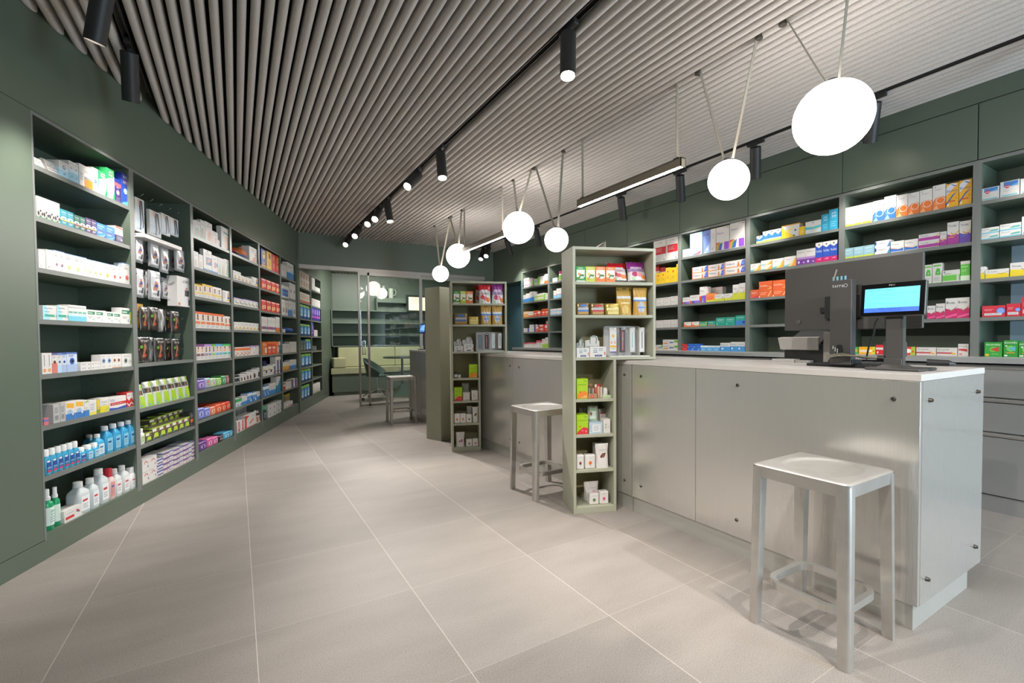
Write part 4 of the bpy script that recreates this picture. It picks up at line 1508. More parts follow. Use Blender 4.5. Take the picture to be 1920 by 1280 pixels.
pads('pads_purple', 'violet hygiene pack', '8a6cb8', 'b49ad8', '5a3a8c')
pads('pads_mixed', 'lilac hygiene pack with berries', 'a9b0d8', 'd87a7a', '6fae5a')
pads('pads_mixed2', 'pale pink and green hygiene pack', 'b4d0a0', 'e0b4a8', '7aa4c8')
pads('pads_lime', 'lime hygiene pack', 'a6cc78', 'cfe0a0', '7aae4a')
pads('pads_green', 'green hygiene pack', '4f9c58', '8ac49a', '2f7a8a')
pads('pads_pink', 'dark pink hygiene pack', 'c0606c', 'e0a0a4', '6a3040')
pads('pads_peri', 'periwinkle hygiene pack', '7f88cc', 'a4aee0', '4a54a8')
pads('pads_salmon', 'salmon hygiene pack', 'e08a6c', 'f0b49a', 'c85a48')
pads('pads_orange', 'orange hygiene pack', 'e2623a', 'f0a07a', 'b83a2a')
pads('pads_red', 'red-orange hygiene pack', 'd8432e', 'ee8a6c', '8a2a2a')
pads('pads_violet', 'deep violet hygiene pack', '6c3f8c', '9a6cb8', '4a2468')
pads('pads_pink2', 'bright pink hygiene pack', 'd86aa4', 'efa4c8', 'a83a7c')
pads('pads_black', 'black hygiene pack', '2c2628', '5a4a50', 'a8546c')
pads('pads_sky', 'sky-blue hygiene pack', '5fb2d8', '9ad4ea', '2f86b4')

S('bag_redblack', 'u', 'bag', 'black bag with red strap', .18, '2a2424', R(.5, .75, 'c8243a'))
S('bag_orange', 'u', 'bag', 'orange and blue wrapped bundle', .16, 'd8763a', R(0, .4, '6f86b4'))
S('carton_orange2', 'c', MC, 'tall white carton with orange figure', .08, W, p('d8886a', .3, .05, .9, .05, .8, .5, .5, .3), t(.2, .78, .7, .88, '6aa07a', 'sana'), l(.2, .7, .8, 2, .05), r(.7, .5, .9, .6, 'c85a3a'))
S('gold_carton', 'c', MC, 'white carton with gold disc', .06, W, d(.5, .4, .2, 'c8a04a'), r(.1, .12, .9, .2, '4a4440'), l(.15, .85, .8, 2, .08))
S('violet_top', 'c', MC, 'white carton with violet top edge', .06, W, R(.9, 1, '8a5ab0'), d(.3, .4, .1, '7a5a9c'), r(.4, .2, .9, .34, '8a9a4a'), l(.15, .8, .8, 2, .09))
S('wh_amber', 'c', MC, 'white carton with amber patch', .06, W, r(.5, .12, .92, .4, 'e0a63e'), l(.12, .85, .8, 3, .1), r(.1, .1, .4, .2, '8a8a90'))
S('wh_orange', 'c', MC, 'white carton with orange header', .06, W, R(.62, .9, 'e2743c'), d(.7, .3, .14, 'e2743c'), l(.1, .5, .55, 2, .1), r(.1, .08, .4, .2, 'a04a4a'))
S('wh_lilac', 'c', MC, 'white carton with lilac top', .07, W, R(.86, 1, 'b493c8'), p('dcae9c', .4, .1, .8, .1, .7, .5), l(.12, .74, .6, 2, .08))
S('jar_black', 'j', 'jar', 'small white jar with black band', .05, 'dedcd6', '26262a', '3a3a3e')
S('wh_black', 'c', MC, 'white carton with black block', .06, W, r(.3, .1, .62, .6, '2c2a2e'), r(.66, .1, .8, .5, '8a3a3e'), l(.12, .86, .8, 2, .08))
S('gr_white', 'c', MC, 'green and white carton', .08, W, R(.6, 1, '3aa860'), p('2f8ac0', .1, .1, .9, .1, .9, .4), l(.1, .5, .6, 1, .1))
S('bl_white', 'c', MC, 'white and blue carton', .07, W, R(0, .4, '3f86c8'), p('9cc6ea', .1, .4, .9, .4, .9, .6), l(.15, .8, .8, 2, .08))
S('bl_blue', 'c', MC, 'mid-blue carton', .07, '3a80c4', R(.7, 1, 'dfe6ec'), l(.12, .56, .8, 3, .1, 'bfd8ee'), d(.75, .2, .12, 'eef2f6'))
S('red_panel', 'c', MC, 'white carton with tall red panel', .08, W, r(.35, .05, .75, .95, 'd23a34'), l(.4, .8, .7, 4, .15, 'f0c8c4'))
S('red_corner', 'c', MC, 'big white carton with red corner', .10, W, p('d63a36', 0, 0, .14, 0, .14, .7, .4, .9, 0, 1), p('d88a6a', .45, .2, .8, .5, .7, .6, .4, .35), R(0, .05, 'd63a36'), l(.55, .85, .9, 2, .06))
S('bag_brownwhite', 'p', 'pouch', 'white and brown pouch', .06, 'dcd4ca', R(.6, .8, '5a4236'), p('b0522e', .2, .1, .8, .1, .8, .4, .2, .5))
S('bl_yellow', 'c', MC, 'tall blue carton with yellow shield', .09, '2c3f94', p('e8c030', .3, .92, .8, .92, .8, .6, .5, .42, .3, .6), p('c8384a', .42, .84, .68, .84, .66, .7, .44, .7), l(.2, .3, .8, 3, .08, 'd8b83a'), R(0, .12, 'd89a2a'))
S('ye_disc', 'c', MC, 'tall yellow carton with red disc', .09, 'ecbc1e', d(.6, .76, .22, 'd2552e'), d(.6, .74, .12, '3a2a5a'), l(.3, .45, .8, 4, .07, 'b8862a'))
S('rd_disc', 'c', MC, 'tall red carton with yellow disc', .09, 'd2342a', d(.55, .76, .22, 'f0c02e'), d(.55, .74, .12, 'd2342a'), l(.3, .45, .8, 4, .07, 'f0b48a'))
S('rd_orange', 'c', 'vitamin_carton', 'bright red carton with orange fruit', .08, 'd8201e', r(.1, .84, .9, .95, 'f2d8d0'), p('f0a060', .15, .1, .55, .1, .6, .5, .3, .6, .15, .4), d(.36, .34, .14, 'f6c890'), r(.66, .2, .86, .55, 'f2e6dc'), l(.15, .74, .8, 2, .06, 'f2b8a8'))
S('wh_redblue', 'c', MC, 'white carton with red and blue band', .07, W, r(0, .16, .5, .34, 'd23a4a'), r(.5, .16, 1, .34, '3f74b8'), l(.15, .8, .7, 3, .08))
S('wh_orangelow', 'c', MC, 'white carton with orange foot', .07, W, R(0, .3, 'e2763a'), l(.15, .82, .8, 3, .08))
S('or_white', 'c', MC, 'orange and white carton', .07, 'e2742e', r(.5, .15, .9, .55, W), l(.15, .85, .8, 2, .08, 'f6d0b0'))
S('or_red', 'c', MC, 'red-orange carton', .07, 'd94a2a', r(.15, .45, .85, .6, 'f2dccc'), l(.15, .36, .8, 3, .08, 'f0b09a'), R(.85, 1, 'e2742e'))
S('wh_navy', 'c', MC, 'white carton with gold and navy print', .07, W, r(.1, .5, .5, .7, 'c8a04a'), r(.55, .3, .9, .6, '3a3f74'), l(.12, .25, .8, 2, .08))
S('navy_white', 'c', MC, 'white and navy carton', .07, W, r(.5, .0, 1, .8, '3a3f74'), r(.1, .1, .4, .2, 'c83a4a'), l(.1, .8, .45, 3, .08))
S('navy_plain', 'c', MC, 'navy carton at the back', .07, '3c4068', l(.15, .8, .8, 2, .08, '7a7ea0'))
S('bl_tealtall', 'c', MC, 'tall white and teal carton', .07, W, R(0, .45, '2f8aae'), p('2f8aae', .3, .45, 1, .45, 1, .9), l(.1, .9, .5, 2, .05))
S('green_cap', 'b1', 'bottle', 'dark bottle with bright green cap', .06, '2c3a44', '38b06a', '4a6a70', 'b8c4c0')
S('dotbox', 'c', MC, 'white carton with navy dot', .08, W, d(.5, .42, .12, '3a4a7a'), l(.2, .85, .8, 1, .1), R(0, .05, 'd8d0c8'))
S('wh_plain2', 'c', MC, 'plain pale carton', .08, 'd8d4cf', l(.15, .8, .7, 3, .09, 'b4afab'), r(.7, .1, .9, .25, 'd2cdc8'))
S('bl_label', 'c', MC, 'white box with wide blue label', .10, W, r(.04, .12, .9, .72, '2a62b4'), r(.04, .40, .9, .44, '8ab0dc'), l(.1, .85, .8, 1, .08))
S('wh_oval', 'c', MC, 'white carton with dark oval picture', .10, W, d(.5, .52, .2, 'c0c6cc'), d(.5, .5, .12, '3a3a44'), R(0, .05, '4a6ab0'), l(.2, .9, .8, 1, .06))
S('wh_photo', 'c', MC, 'white carton with small photo', .08, W, r(.2, .2, .8, .5, 'b8a89c'), l(.15, .85, .8, 3, .07), p('4a4a54', .4, .2, .6, .2, .56, .44))
S('white_roll', 'o', 'paper_roll', 'white roll', .09, 'e2ddd6')
S('blue_cushion', 'q', 'cushion', 'blue neck cushion', .2, '2a5aae')
S('blue_bottle', 'b1', 'bottle', 'deep blue bottle', .08, '2a4f7e', '3a6a9a', '35608f', '9ab4cc')
S('ye_white', 'c', MC, 'yellow and white carton', .07, W, R(0, .55, 'e6a83a'), p('d8742e', 0, 0, 1, 0, 1, .3), l(.15, .85, .8, 2, .08))
S('red_slim', 'c', MC, 'slim red and white carton', .06, 'cc2f3a', R(.6, .9, W))
S('wh_purple', 'c', MC, 'white and purple carton', .07, W, r(0, 0, .5, 1, '6a4486'), l(.55, .8, .95, 3, .1))
S('yellow_bag', 'c', 'bag', 'sand bag with yellow top', .08, 'b8a67c', R(.82, 1, 'e2c81e'), l(.2, .6, .8, 4, .1, '8a7a56'))
S('tan_photo', 'c', MC, 'tall tan photo carton', .12, 'd9c8b8', R(.48, .52, W), r(.3, .1, .8, .4, 'b48a6c'), r(.3, .58, .8, .9, 'b08468'), l(.1, .96, .5, 1, .05))
S('tan_orange', 'c', MC, 'tan carton with orange foot', .12, 'dccfc2', R(0, .2, 'd8612e'), r(.2, .4, .8, .8, 'c8b09a'))
S('pack_blue', 'd', 'diaper_pack', 'blue incontinence pack', .18, '3f86c4', R(.82, 1, '7fb84a'), d(.5, .5, .28, 'a9d2ec'), r(.2, .16, .7, .34, 'e6eef4'), p('2a5aa0', 0, 0, 1, 0, 1, .12, 0, .2))
S('grey_pack', 'd', 'diaper_pack', 'dark grey pack', .15, '55605e', d(.5, .5, .2, '7a8684'), r(.2, .2, .7, .3, 'a8b0ae'))
S('pack_purple', 'd', 'diaper_pack', 'purple incontinence pack', .18, '5a44a8', R(.84, 1, '3f78c8'), d(.5, .6, .26, 'b49ae0'), r(.1, .2, .9, .32, 'd86ab8'))

# right wall
S('pink_white', 'c', MC, 'white carton with red stripe', .09, W, R(.3, .5, 'd86a78'), l(.1, .85, .7, 1, .1))
S('lime_white', 'c', MC, 'lime and white carton', .09, W, r(0, 0, .35, 1, '7fca4a'), l(.42, .8, .9, 3, .12))
S('lime_low', 'c', MC, 'white carton with lime foot', .08, W, R(0, .4, 'a0cc4a'), l(.1, .85, .8, 2, .12))
S('amber_white', 'c', MC, 'amber and white carton', .07, 'e2a04a', R(.6, .85, W), l(.1, .4, .8, 2, .12, 'f2d8b0'))
S('rd_white', 'c', MC, 'red and white carton', .07, 'd2382e', r(0, .5, .7, .9, W), l(.1, .35, .8, 2, .12, 'f0b8b0'))
S('bl_side', 'c', MC, 'white carton with navy end', .08, W, r(.72, 0, 1, 1, '4a5aa0'), l(.1, .75, .6, 3, .14))
S('pk_top', 'c', MC, 'white carton with pink top', .07, W, R(.72, 1, 'd8546c'), l(.1, .6, .8, 2, .12))
S('pink_jar', 'j', 'jar', 'floral jar with magenta lid', .09, 'd8dcc0', 'c0247c', '7aa84a')
S('ltblue_low', 'c', MC, 'white carton with light blue foot', .08, W, R(0, .35, '8fcbe8'), R(.35, .42, 'd88a94'), l(.1, .85, .7, 2, .1))
S('white_redband', 'c', MC, 'large white carton with red block', .10, W, r(.1, .34, 1, .68, 'c8242e'), p(W, .5, .68, .9, .68, .7, .9), t(.3, .84, .75, .91, '8a8a90', 'CURA'), r(.8, .06, .92, .1, '4a5a9a'), l(.2, .6, .7, 3, .06, 'e09a9c'))
S('yellow_heart', 'c', MC, 'yellow carton with red heart', .06, 'e8c21c', d(.44, .78, .1, 'd8502e'), d(.56, .78, .1, 'd8502e'), p('d8502e', .34, .78, .66, .78, .5, .62), l(.25, .45, .75, 3, .07, 'b89a1a'))
S('rd_plain', 'c', MC, 'red carton behind the front row', .06, 'cf2a2a', R(.6, .75, 'f0d8d0'))
S('tube_green', 'c', 'tube_carton', 'white tube box with green and orange swirl', .06, W, t(.06, .58, .4, .86, '3a5a9a', 'Kytta'), p('e08a3a', .05, .2, .4, .2, .3, .42, .05, .4), p('7ab84a', .7, .5, 1, .5, 1, .9, .8, .9), r(.45, .35, .7, .6, '5a86c0'))
S('lb_small', 'c', MC, 'small pale blue and white carton', .08, 'd6e2ea', l(.12, .7, .7, 2, .14), R(0, .1, 'a9c6d8'))
S('lb_rainbow', 'c', MC, 'large pale blue carton with rainbow foot', .12, 'a9d0e6', p('d2405a', .3, .02, .75, .02, .95, .18, .6, .1), p('3f5ac0', .1, .02, .35, .02, .7, .12), l(.12, .85, .6, 2, .05, '6a8ab0'), p('4a9a6a', .5, .02, .62, .02, .8, .1))
S('blue_vert', 'c', MC, 'tall violet-blue carton', .10, '7a92d4', p('9db4e8', 0, 0, 1, 0, 1, .5), t(.1, .78, .75, .86, '3a4a94', 'Ibu'), p(W, .4, .15, .8, .3, .7, .1), r(.55, .8, .7, .86, 'c8384a'))
S('rainbow', 'c', MC, 'large white carton with rainbow corner', .12, W, p('d2452e', 0, .02, 0, .34, .3, .36, .2, .02), p('e0a030', .02, .02, .02, .26, .3, .34, .26, .02), p('3f9a5a', .1, .02, .2, .25, .4, .34, .32, .02), p('3a5ac8', .2, .02, .3, .24, .5, .35, .4, .02), p('8a48c0', .62, .02, 1, .02, 1, .34, .62, .34), t(.08, .70, .6, .78, '7a6aa0', 'Neuro'), d(.9, .93, .04, 'c8382e'), l(.6, .95, .84, 1, .05))
S('longpaste', 'c', 'tube_carton', 'long white box with orange and blue swirl', .05, W, p('e86a2e', 0, 0, .04, 0, .04, .9, 0, 1), p('e8783a', .62, .0, .75, .0, .72, .7, .66, .8), p('3a50b0', .78, 0, 1, 0, 1, 1, .86, .8), p('6a8ae0', .8, .4, .94, .2, .96, .8), t(.1, .4, .5, .74, '5a5aa0', 'Voltaren'), p('e8a04a', 0, 0, 1, 0, 1, .08, 0, .12), d(.7, .55, .04, '3f9a5a'))
S('rainbow_low', 'c', MC, 'white carton with rainbow strip', .08, W, r(0, 0, .25, .3, 'd2452e'), r(.25, 0, .5, .3, '3a5ac8'), r(.5, 0, 1, .3, '8a6ac8'), l(.1, .8, .8, 2, .12))
S('rainbow_tall', 'c', MC, 'tall white carton with rainbow and purple foot', .08, W, p('d2452e', 0, 0, .16, 0, .5, .44, 0, .4), p('3a6ac8', .16, 0, .4, 0, .6, .44, .4, .4), r(.55, 0, 1, .44, '8a48c0'), t(.15, .7, .7, .8, '7a6aa0', 'Neuro'), d(.8, .92, .05, 'c8382e'))
S('orange_lime', 'c', MC, 'orange carton with lime foot', .07, 'e8863a', r(.1, .3, .8, .62, 'e05a2e'), R(0, .22, 'c8d03a'), l(.2, .5, .7, 1, .1, 'f6e0c0'))
S('wh_limelow', 'c', MC, 'white carton with yellow-green foot', .07, W, R(0, .36, 'cdd03a'), p('8a8a3a', .7, .36, .9, .6, .95, .56, .78, .36), l(.12, .8, .7, 2, .12))
S('lime_chev', 'c', MC, 'tall carton with yellow-green check mark', .07, W, p('cbd02e', 0, 0, 1, 0, 1, .48, .5, .4, 0, .48), p('6a6a3a', .3, .5, .5, .38, .9, .6, .9, .56, .5, .34, .3, .46), t(.2, .66, .8, .76, '5a5a6a', 'Bepa'))
S('orange_round', 'c', MC, 'white carton with orange round corner', .06, 'e8763a', p(W, .1, 1, 1, 1, 1, .3, .7, .2, .4, .3, .1, .6), l(.2, .8, .7, 2, .12))
S('teal_yellow', 'c', MC, 'teal carton with yellow line', .06, '2a9a86', r(.05, .2, .95, .4, 'dcc83a'), t(.1, .6, .7, .8, 'e6efec', 'Umcka'), d(.85, .75, .1, 'e0c22a'))
S('teal_red', 'c', MC, 'teal carton with red line', .06, '2a9a86', r(.05, .1, .95, .26, 'c8685a'), t(.1, .6, .7, .8, 'e6efec', 'Umcka'), l(.1, .45, .8, 1, .1, '8ad0c0'))
S('teal_word', 'c', MC, 'large teal carton with white word', .07, '25a08a', t(.15, .62, .85, .8, 'eef4f2', 'ASPECT'), l(.15, .5, .8, 1, .1, 'a0dccf'), d(.15, .2, .05, 'eef4f2'))
S('teal_blue', 'c', MC, 'teal carton with blue foot', .07, '25a08a', R(0, .5, '3f86c8'), t(.15, .72, .85, .84, 'eef4f2', 'ACTIV'), d(.85, .3, .14, '2a4fae'))
S('red_k', 'c', MC, 'red carton with black arrow', .06, 'd2323a', p('26242a', 0, .4, .5, .55, 0, .85), p(W, 0, .5, .4, .55, 0, .65), l(.3, .3, .8, 1, .1, 'f0b0b0'))
S('blue_k', 'c', MC, 'blue carton with dark arrow', .06, '2f6ac8', p('26305a', 0, .4, .5, .55, 0, .85), p('9ac0ea', 0, .5, .4, .55, 0, .65), p('6a9ae0', .5, 0, 1, 0, 1, .5))
S('lb_cube', 'c', MC, 'small azure carton', .06, '58a8e0', R(.68, 1, 'e6eef4'), t(.15, .74, .8, .88, '5a8ab8', 'Nasal'), l(.15, .4, .8, 2, .14, 'cfe6f6'))
S('lb_white', 'c', MC, 'white and azure carton', .06, W, R(0, .55, '4a9cdc'), t(.1, .68, .8, .84, '5a8ab8', 'Nasal'), r(.12, .2, .34, .42, 'cfe6f6'))
S('vick', 'c', MC, 'blue carton with white shield and green foot', .06, '2f6ec0', p(W, 0, 1, 1, 1, 1, .78, .5, .52, 0, .78), d(.5, .86, .12, '2a5a50'), R(0, .18, 'a4d04a'), R(.18, .26, 'dcebc8'))
S('yel_wave', 'c', MC, 'wide white carton with yellow waves', .07, W, p('ecc42a', 0, 0, .9, 0, .6, .2, .3, .5, 0, .9), p('f4dc7a', .1, .55, .7, .75, .5, .45), d(.8, .5, .06, '2f6a5a'), d(.72, .12, .05, '2f6a5a'), R(.93, 1, 'e8a83a'))
S('yel_plain', 'c', MC, 'small yellow carton', .06, 'ecc22a', l(.2, .5, .8, 2, .14, 'f6e6a0'))
S('white_teal', 'c', MC, 'wide white carton with teal ribbon', .07, W, p('5fc8cc', 0, .36, .5, .3, 1, .4, 1, .6, .5, .52, 0, .6), d(.5, .86, .05, '5a8ac0'), p('e89a8a', .48, .3, .54, .3, .54, .5), l(.3, .2, .7, 1, .1), R(0, .06, 'a8dce0'))
S('teal_box', 'c', MC, 'tall teal carton', .08, '2f9cc0', t(.3, .74, .8, .86, 'eef6f8', 'JOD'), t(.3, .60, .8, .72, 'eef6f8', '200'), l(.2, .4, .8, 3, .1, '7cc4dc'))
S('citrus', 'c', MC, 'white carton with orange and teal curve', .06, W, p('f0a63a', .45, .02, 1, .02, 1, .85), p('6fc0c0', 0, 0, .5, 0, .8, .3, 0, .15), p('f4d27a', .3, .02, .6, .02, .95, .6), t(.12, .68, .5, .82, '6a7a8a', 'Otriven'))
S('purple_half', 'c', MC, 'white carton with purple lower half', .07, W, R(0, .36, '7a3a9c'), R(.36, .5, 'b48ac8'), t(.12, .78, .85, .88, '8a6aa8', 'Zinkorot'), r(.15, .1, .35, .26, 'e4d4ec'), d(.8, .14, .1, 'c8a8dc'))
S('bluepink', 'c', MC, 'blue and pink carton with white shield', .07, '2b55b8', p(W, 0, 1, 1, 1, 1, .84, .5, .72, 0, .84), d(.5, .88, .12, '2a5a50'), R(0, .24, 'c8246a'), t(.1, .5, .9, .62, 'e6ecf6', 'MediNait'), p('f0a0c0', .2, .14, .8, .2, .7, .12))
S('or_small', 'c', MC, 'small orange-red carton', .07, 'e0623a', p('c8384a', 0, 0, 1, 0, 1, .34), l(.15, .7, .8, 2, .12, 'f6d0b8'))
S('or_zig', 'c', MC, 'large orange carton with zigzag', .08, 'e2622c', t(.1, .64, .62, .78, 'f8ead8', 'BoxaGrip'), p('f4a86a', .1, .85, .9, .6, .6, .5, .9, .5, .95, .62), p('f6c08a', .66, .05, .9, .4, .95, .38, .74, .05), l(.1, .3, .6, 2, .1, 'f4b890'), r(0, 0, .08, .1, 'f6d8b8'))
S('wh_limefoot', 'c', MC, 'tall white carton with lime foot', .07, W, R(0, .1, 'c6d42e'), t(.1, .80, .85, .9, '6a9ac0', 'NASIVIN'), l(.1, .72, .7, 1, .05), r(.94, 0, 1, .9, 'b8c8d4'))
for k, ph, c, c2 in (('blue_swirl', 'tall white carton with blue swirl', '2f6cc4', '8ab4e4'), ('orange_swirl', 'tall white carton with orange swirl', 'ec7a2e', 'f6b482')):
    S(k, 'c', MC, ph, .07, W, p(c, 0, 0, 1, 0, 1, .46, .8, .52, .5, .52, .2, .46, 0, .34), g(.62, .36, .36, 'f2f0ee'), p(c2, 0, .0, .5, .0, .3, .2), t(.15, .78, .7, .85, '5a6a8a', 'Gelomyrtol'), d(.2, .92, .05, '6a7aa0'), l(.15, .3, .5, 2, .06, c2))
S('yelblue_diag', 'c', MC, 'tall yellow carton with blue diagonals', .07, 'f0b41c', p('dfe0ea', 0, .5, .9, .95, .4, 1, 0, .85), p('2a55b8', .25, 1, .7, .9, .95, .82, .6, .88), p('2a55b8', 0, .18, .5, .5, .95, .64, .5, .42, 0, .08), t(.08, .64, .92, .75, '3f4a94', 'Bisolvon'), r(.2, .22, .75, .28, 'e0602e'), d(.82, .36, .06, 'e0602e'), r(.1, .06, .26, .15, 'f8ecc8'))
S('teal_foot', 'c', MC, 'grey-teal carton with lime foot', .06, '8fb8c4', R(0, .14, 'c8d42e'), t(.12, .70, .8, .84, 'e6f0f2', 'NASIC'), l(.12, .55, .8, 2, .12, 'c0d8de'))
S('wh_bluecorner', 'c', 'tube_carton', 'flat white carton with dark blue corners', .07, W, p('2f4a8a', 0, .3, .12, .5, .1, .9, 0, 1), p('3a86b0', .8, 0, 1, 0, 1, .9), t(.2, .5, .7, .76, '5a6a94', 'Sinupret'))
S('white_bluewave', 'c', MC, 'white carton with blue wave and orange line', .06, W, p('2f6cc4', 0, .06, .95, .06, .95, .34, .6, .22, 0, .4), p('ee9a3a', 0, .42, .6, .26, .95, .42, .6, .22, 0, .36), t(.1, .66, .6, .8, '6a7aa0', 'Dorithricin'))
S('magenta_long', 'c', 'tube_carton', 'long white carton with magenta stripe', .06, W, R(.08, .5, 'b0349c'), p('e8a83a', .7, .5, .86, .6, 1, .85, 1, .75, .88, .5), t(.08, .62, .5, .84, '6a6a9a', 'Triofan'))
S('magenta_v', 'c', MC, 'white carton with magenta foot', .06, W, p('b0349c', 0, 0, 1, 0, 1, .4, .7, .48, .4, .4, 0, .48), p('e8b03a', .3, .55, .66, .44, 1, .62, 1, .55, .66, .38, .3, .48), t(.1, .78, .8, .88, '4a4a6a', 'Triofan'), r(.1, .3, .6, .36, 'e08a5a'))
S('violet_v', 'c', MC, 'white carton with violet foot', .06, W, p('6a48b0', 0, 0, 1, 0, 1, .4, .7, .48, .4, .4, 0, .48), p('e8b03a', .3, .55, .66, .44, 1, .62, 1, .55, .66, .38, .3, .48), t(.1, .78, .8, .88, '4a4a6a', 'Triofan'), r(.1, .3, .6, .36, '4a6ac8'))
S('green_leaf', 'c', MC, 'white carton with green leaf', .06, W, p('4ab838', .3, .4, .9, .4, .8, .7, .5, .76, .35, .6), r(.1, .84, .9, .92, '6ac44a'), p(W, .5, .5, .7, .6, .66, .5), l(.12, .28, .8, 3, .07), R(0, .05, 'cfe6c0'))
S('green_wide', 'c', MC, 'wide white carton with green fade', .06, W, R(.1, .55, '6cc84a'), R(.55, .62, 'a8dc90'), d(.12, .86, .05, '2f8a5a'), t(.1, .66, .5, .78, '4a5a6a', 'Gaviscon'), p(W, .82, .1, .94, .1, .94, .5, .82, .62))
S('green_tall', 'c', MC, 'tall green and white carton', .06, '62c446', R(.84, 1, W), R(0, .26, 'dff0d6'), t(.1, .66, .8, .76, 'e9f6e2', 'Iberogast'), l(.1, .55, .7, 2, .06, 'b0e4a0'))
S('magred_v', 'c', MC, 'white carton with magenta-red foot', .06, W, p('d2246a', 0, 0, 1, 0, 1, .46, .8, .5, .5, .4, 0, .5), p('8a7a4a', .3, .5, .5, .36, .95, .58, .95, .54, .5, .32, .3, .46), p('f0649a', 0, .1, 1, .24, 1, .14, 0, 0), t(.1, .72, .8, .84, '4a4a5a', 'Boxa'))
S('green_sun', 'c', LB, 'green lozenge box with pale disc', .05, '3aa85a', d(.5, .5, .4, 'c4dc5a'), d(.5, .5, .26, 'eef0d8'), r(.85, .3, 1, .5, 'e07a2e'))
S('yel_sun', 'c', LB, 'yellow-orange lozenge box', .05, 'f0b020', r(.05, .28, .85, .58, 'f8ecd2'), t(.1, .36, .5, .5, '7a6a5a', 'Herba'), p('d8d43a', .75, 0, 1, 0, 1, 1, .85, 1), d(.9, .4, .06, 'e0602e'))
S('red_one', 'c', LB, 'red and white lozenge box', .05, 'dc2636', r(0, .5, 1, .72, 'f2ece6'), p('f0a03a', .6, .72, 1, .72, 1, 1), r(.1, .1, .22, .3, 'f2e6e6'), l(.1, .64, .6, 1, .1))
S('red_burst', 'c', LB, 'red and green lozenge box with white rays', .05, 'e03a4a', p('a8c83a', .62, 0, 1, 0, 1, 1, .7, 1), p(W, .1, .1, .6, .45, .2, .2), p(W, .1, .9, .6, .5, .3, .9), d(.5, .5, .2, 'f6eee6'), d(.82, .42, .1, 'e85a2e'))
S('throat_long', 'c', LB, 'long white lozenge box with red line', .05, W, r(0, .24, .75, .40, 'c8343c'), t(.05, .62, .62, .86, '4a4a5a', 'Strepsils'), p('f0a83a', .72, .22, .9, .12, .95, .3, .8, .34, .72, .6), l(.05, .5, .4, 1, .1))
S('throat_tall', 'c', LB, 'small upright white lozenge box with red swoosh', .05, W, p('d2343c', .05, .48, .9, .36, .9, .56, .5, .6, .05, .58), t(.1, .76, .9, .86, '5a5a6a', 'Strepsils'), r(.1, .1, .4, .2, 'e0605e'))
S('blue_head', 'c', MC, 'white carton with blue header and red dot', .08, W, r(.18, .64, .92, .96, '3a80cc'), p('6aaae0', .4, .64, .92, .64, .92, .8), d(.36, .66, .13, 'd83a4a'), r(.24, .64, .48, .68, W), r(.1, .06, .9, .14, '6fc4d4'), t(.2, .34, .5, .42, '6a7a8a', 'Aspro'), r(0, 0, .06, 1, 'd6e0e4'))
S('teal_stripe', 'c', 'tube_carton', 'flat white carton with teal fade', .08, W, R(0, .2, '6fc0d8'), p('5ab0a8', .45, .3, .95, .35, .95, .62, .6, .56), t(.08, .6, .5, .82, '4a8aa0', 'Bepant'))
S('yel_v', 'c', MC, 'yellow and white carton with check mark', .06, W, p('e6cc1e', 0, 0, 1, 0, 1, .42, .75, .56, .55, .46, 0, .52), p('8a7a3a', .5, .56, .74, .44, 1, .7, 1, .66, .74, .40, .5, .52), t(.08, .68, .5, .82, '5a5a6a', 'Trisan'))
S('red_blue', 'c', MC, 'red carton with blue globe', .06, 'd22c3c', d(.8, .52, .26, '2f50b0'), d(.8, .52, .17, '8aa8e8'), r(.1, .14, .85, .34, W), t(.14, .18, .74, .3, '4a4a9a', 'Grippostad'), l(.1, .7, .5, 2, .1, 'f0a0a8'))
S('gum_green', 'c', LB, 'green nicotine-gum box with red flag', .06, '2f9a38', R(.0, .9, '37a43e'), t(.1, .76, .9, .92, 'f0f6ec', 'nicorette'), p('d83a3a', .28, .48, .8, .68, .8, .32), r(.04, .04, .26, .18, 'eec23a'), d(.5, .5, .22, '6cc44a'), p('d83a3a', .3, .5, .76, .66, .76, .34), l(.4, .2, .8, 1, .1, '8ad08a'))
S('gum_green2', 'c', LB, 'green nicotine-gum box with blue flag', .06, '2f9a38', d(.5, .5, .3, '7ccc5a'), t(.06, .80, .94, .95, 'f0f6ec', 'nicorette'), p('5ab8d0', .3, .5, .84, .66, .84, .34), d(.2, .66, .07, 'f0f4ee'), r(.2, .22, .8, .28, 'e0a03a'), r(.06, .04, .28, .12, 'eef2ea'))

# display units
for k, ph, c in (('candy_green', 'green and white sweet carton', '3f9a50'), ('candy_yellow', 'yellow and white sweet carton', 'c4cc4a'), ('candy_orange', 'orange and white sweet carton', 'e88440')):
    S(k, 'c', 'sweet_carton', ph, .05, c, r(.06, .3, .94, .78, 'f0ece4'), t(.24, .82, .76, .93, 'f6efe6', 'EM•EUKAL'), r(.1, .64, .9, .74, 'e8e4d8'), d(.34, .5, .14, 'dca05a' if k != 'candy_yellow' else 'e0d05a'), p('4a7a4a', .3, .3, .8, .3, .9, .46, .5, .5), p('d8dcc8', .4, .2, .8, .2, .86, .34, .5, .38), R(0, .08, 'dedad0' if k == 'candy_green' else c), l(.15, .2, .4, 1, .1, 'c85a3a'))
S('sweets_red', 'p', 'sweet_pouch', 'red-topped sweet pouch with fruit', .05, 'e8e4e2', R(.66, 1, 'c8202c'), R(.44, .66, 'cfc6c8'), r(.15, .62, .8, .74, 'd8d4d6'), d(.3, .34, .16, 'd8424e'), d(.52, .28, .15, 'e06a78'), d(.76, .2, .17, 'ee8a4a'), d(.3, .1, .12, 'b8d0a0'), t(.2, .50, .8, .58, 'a8404e', 'frucht'))
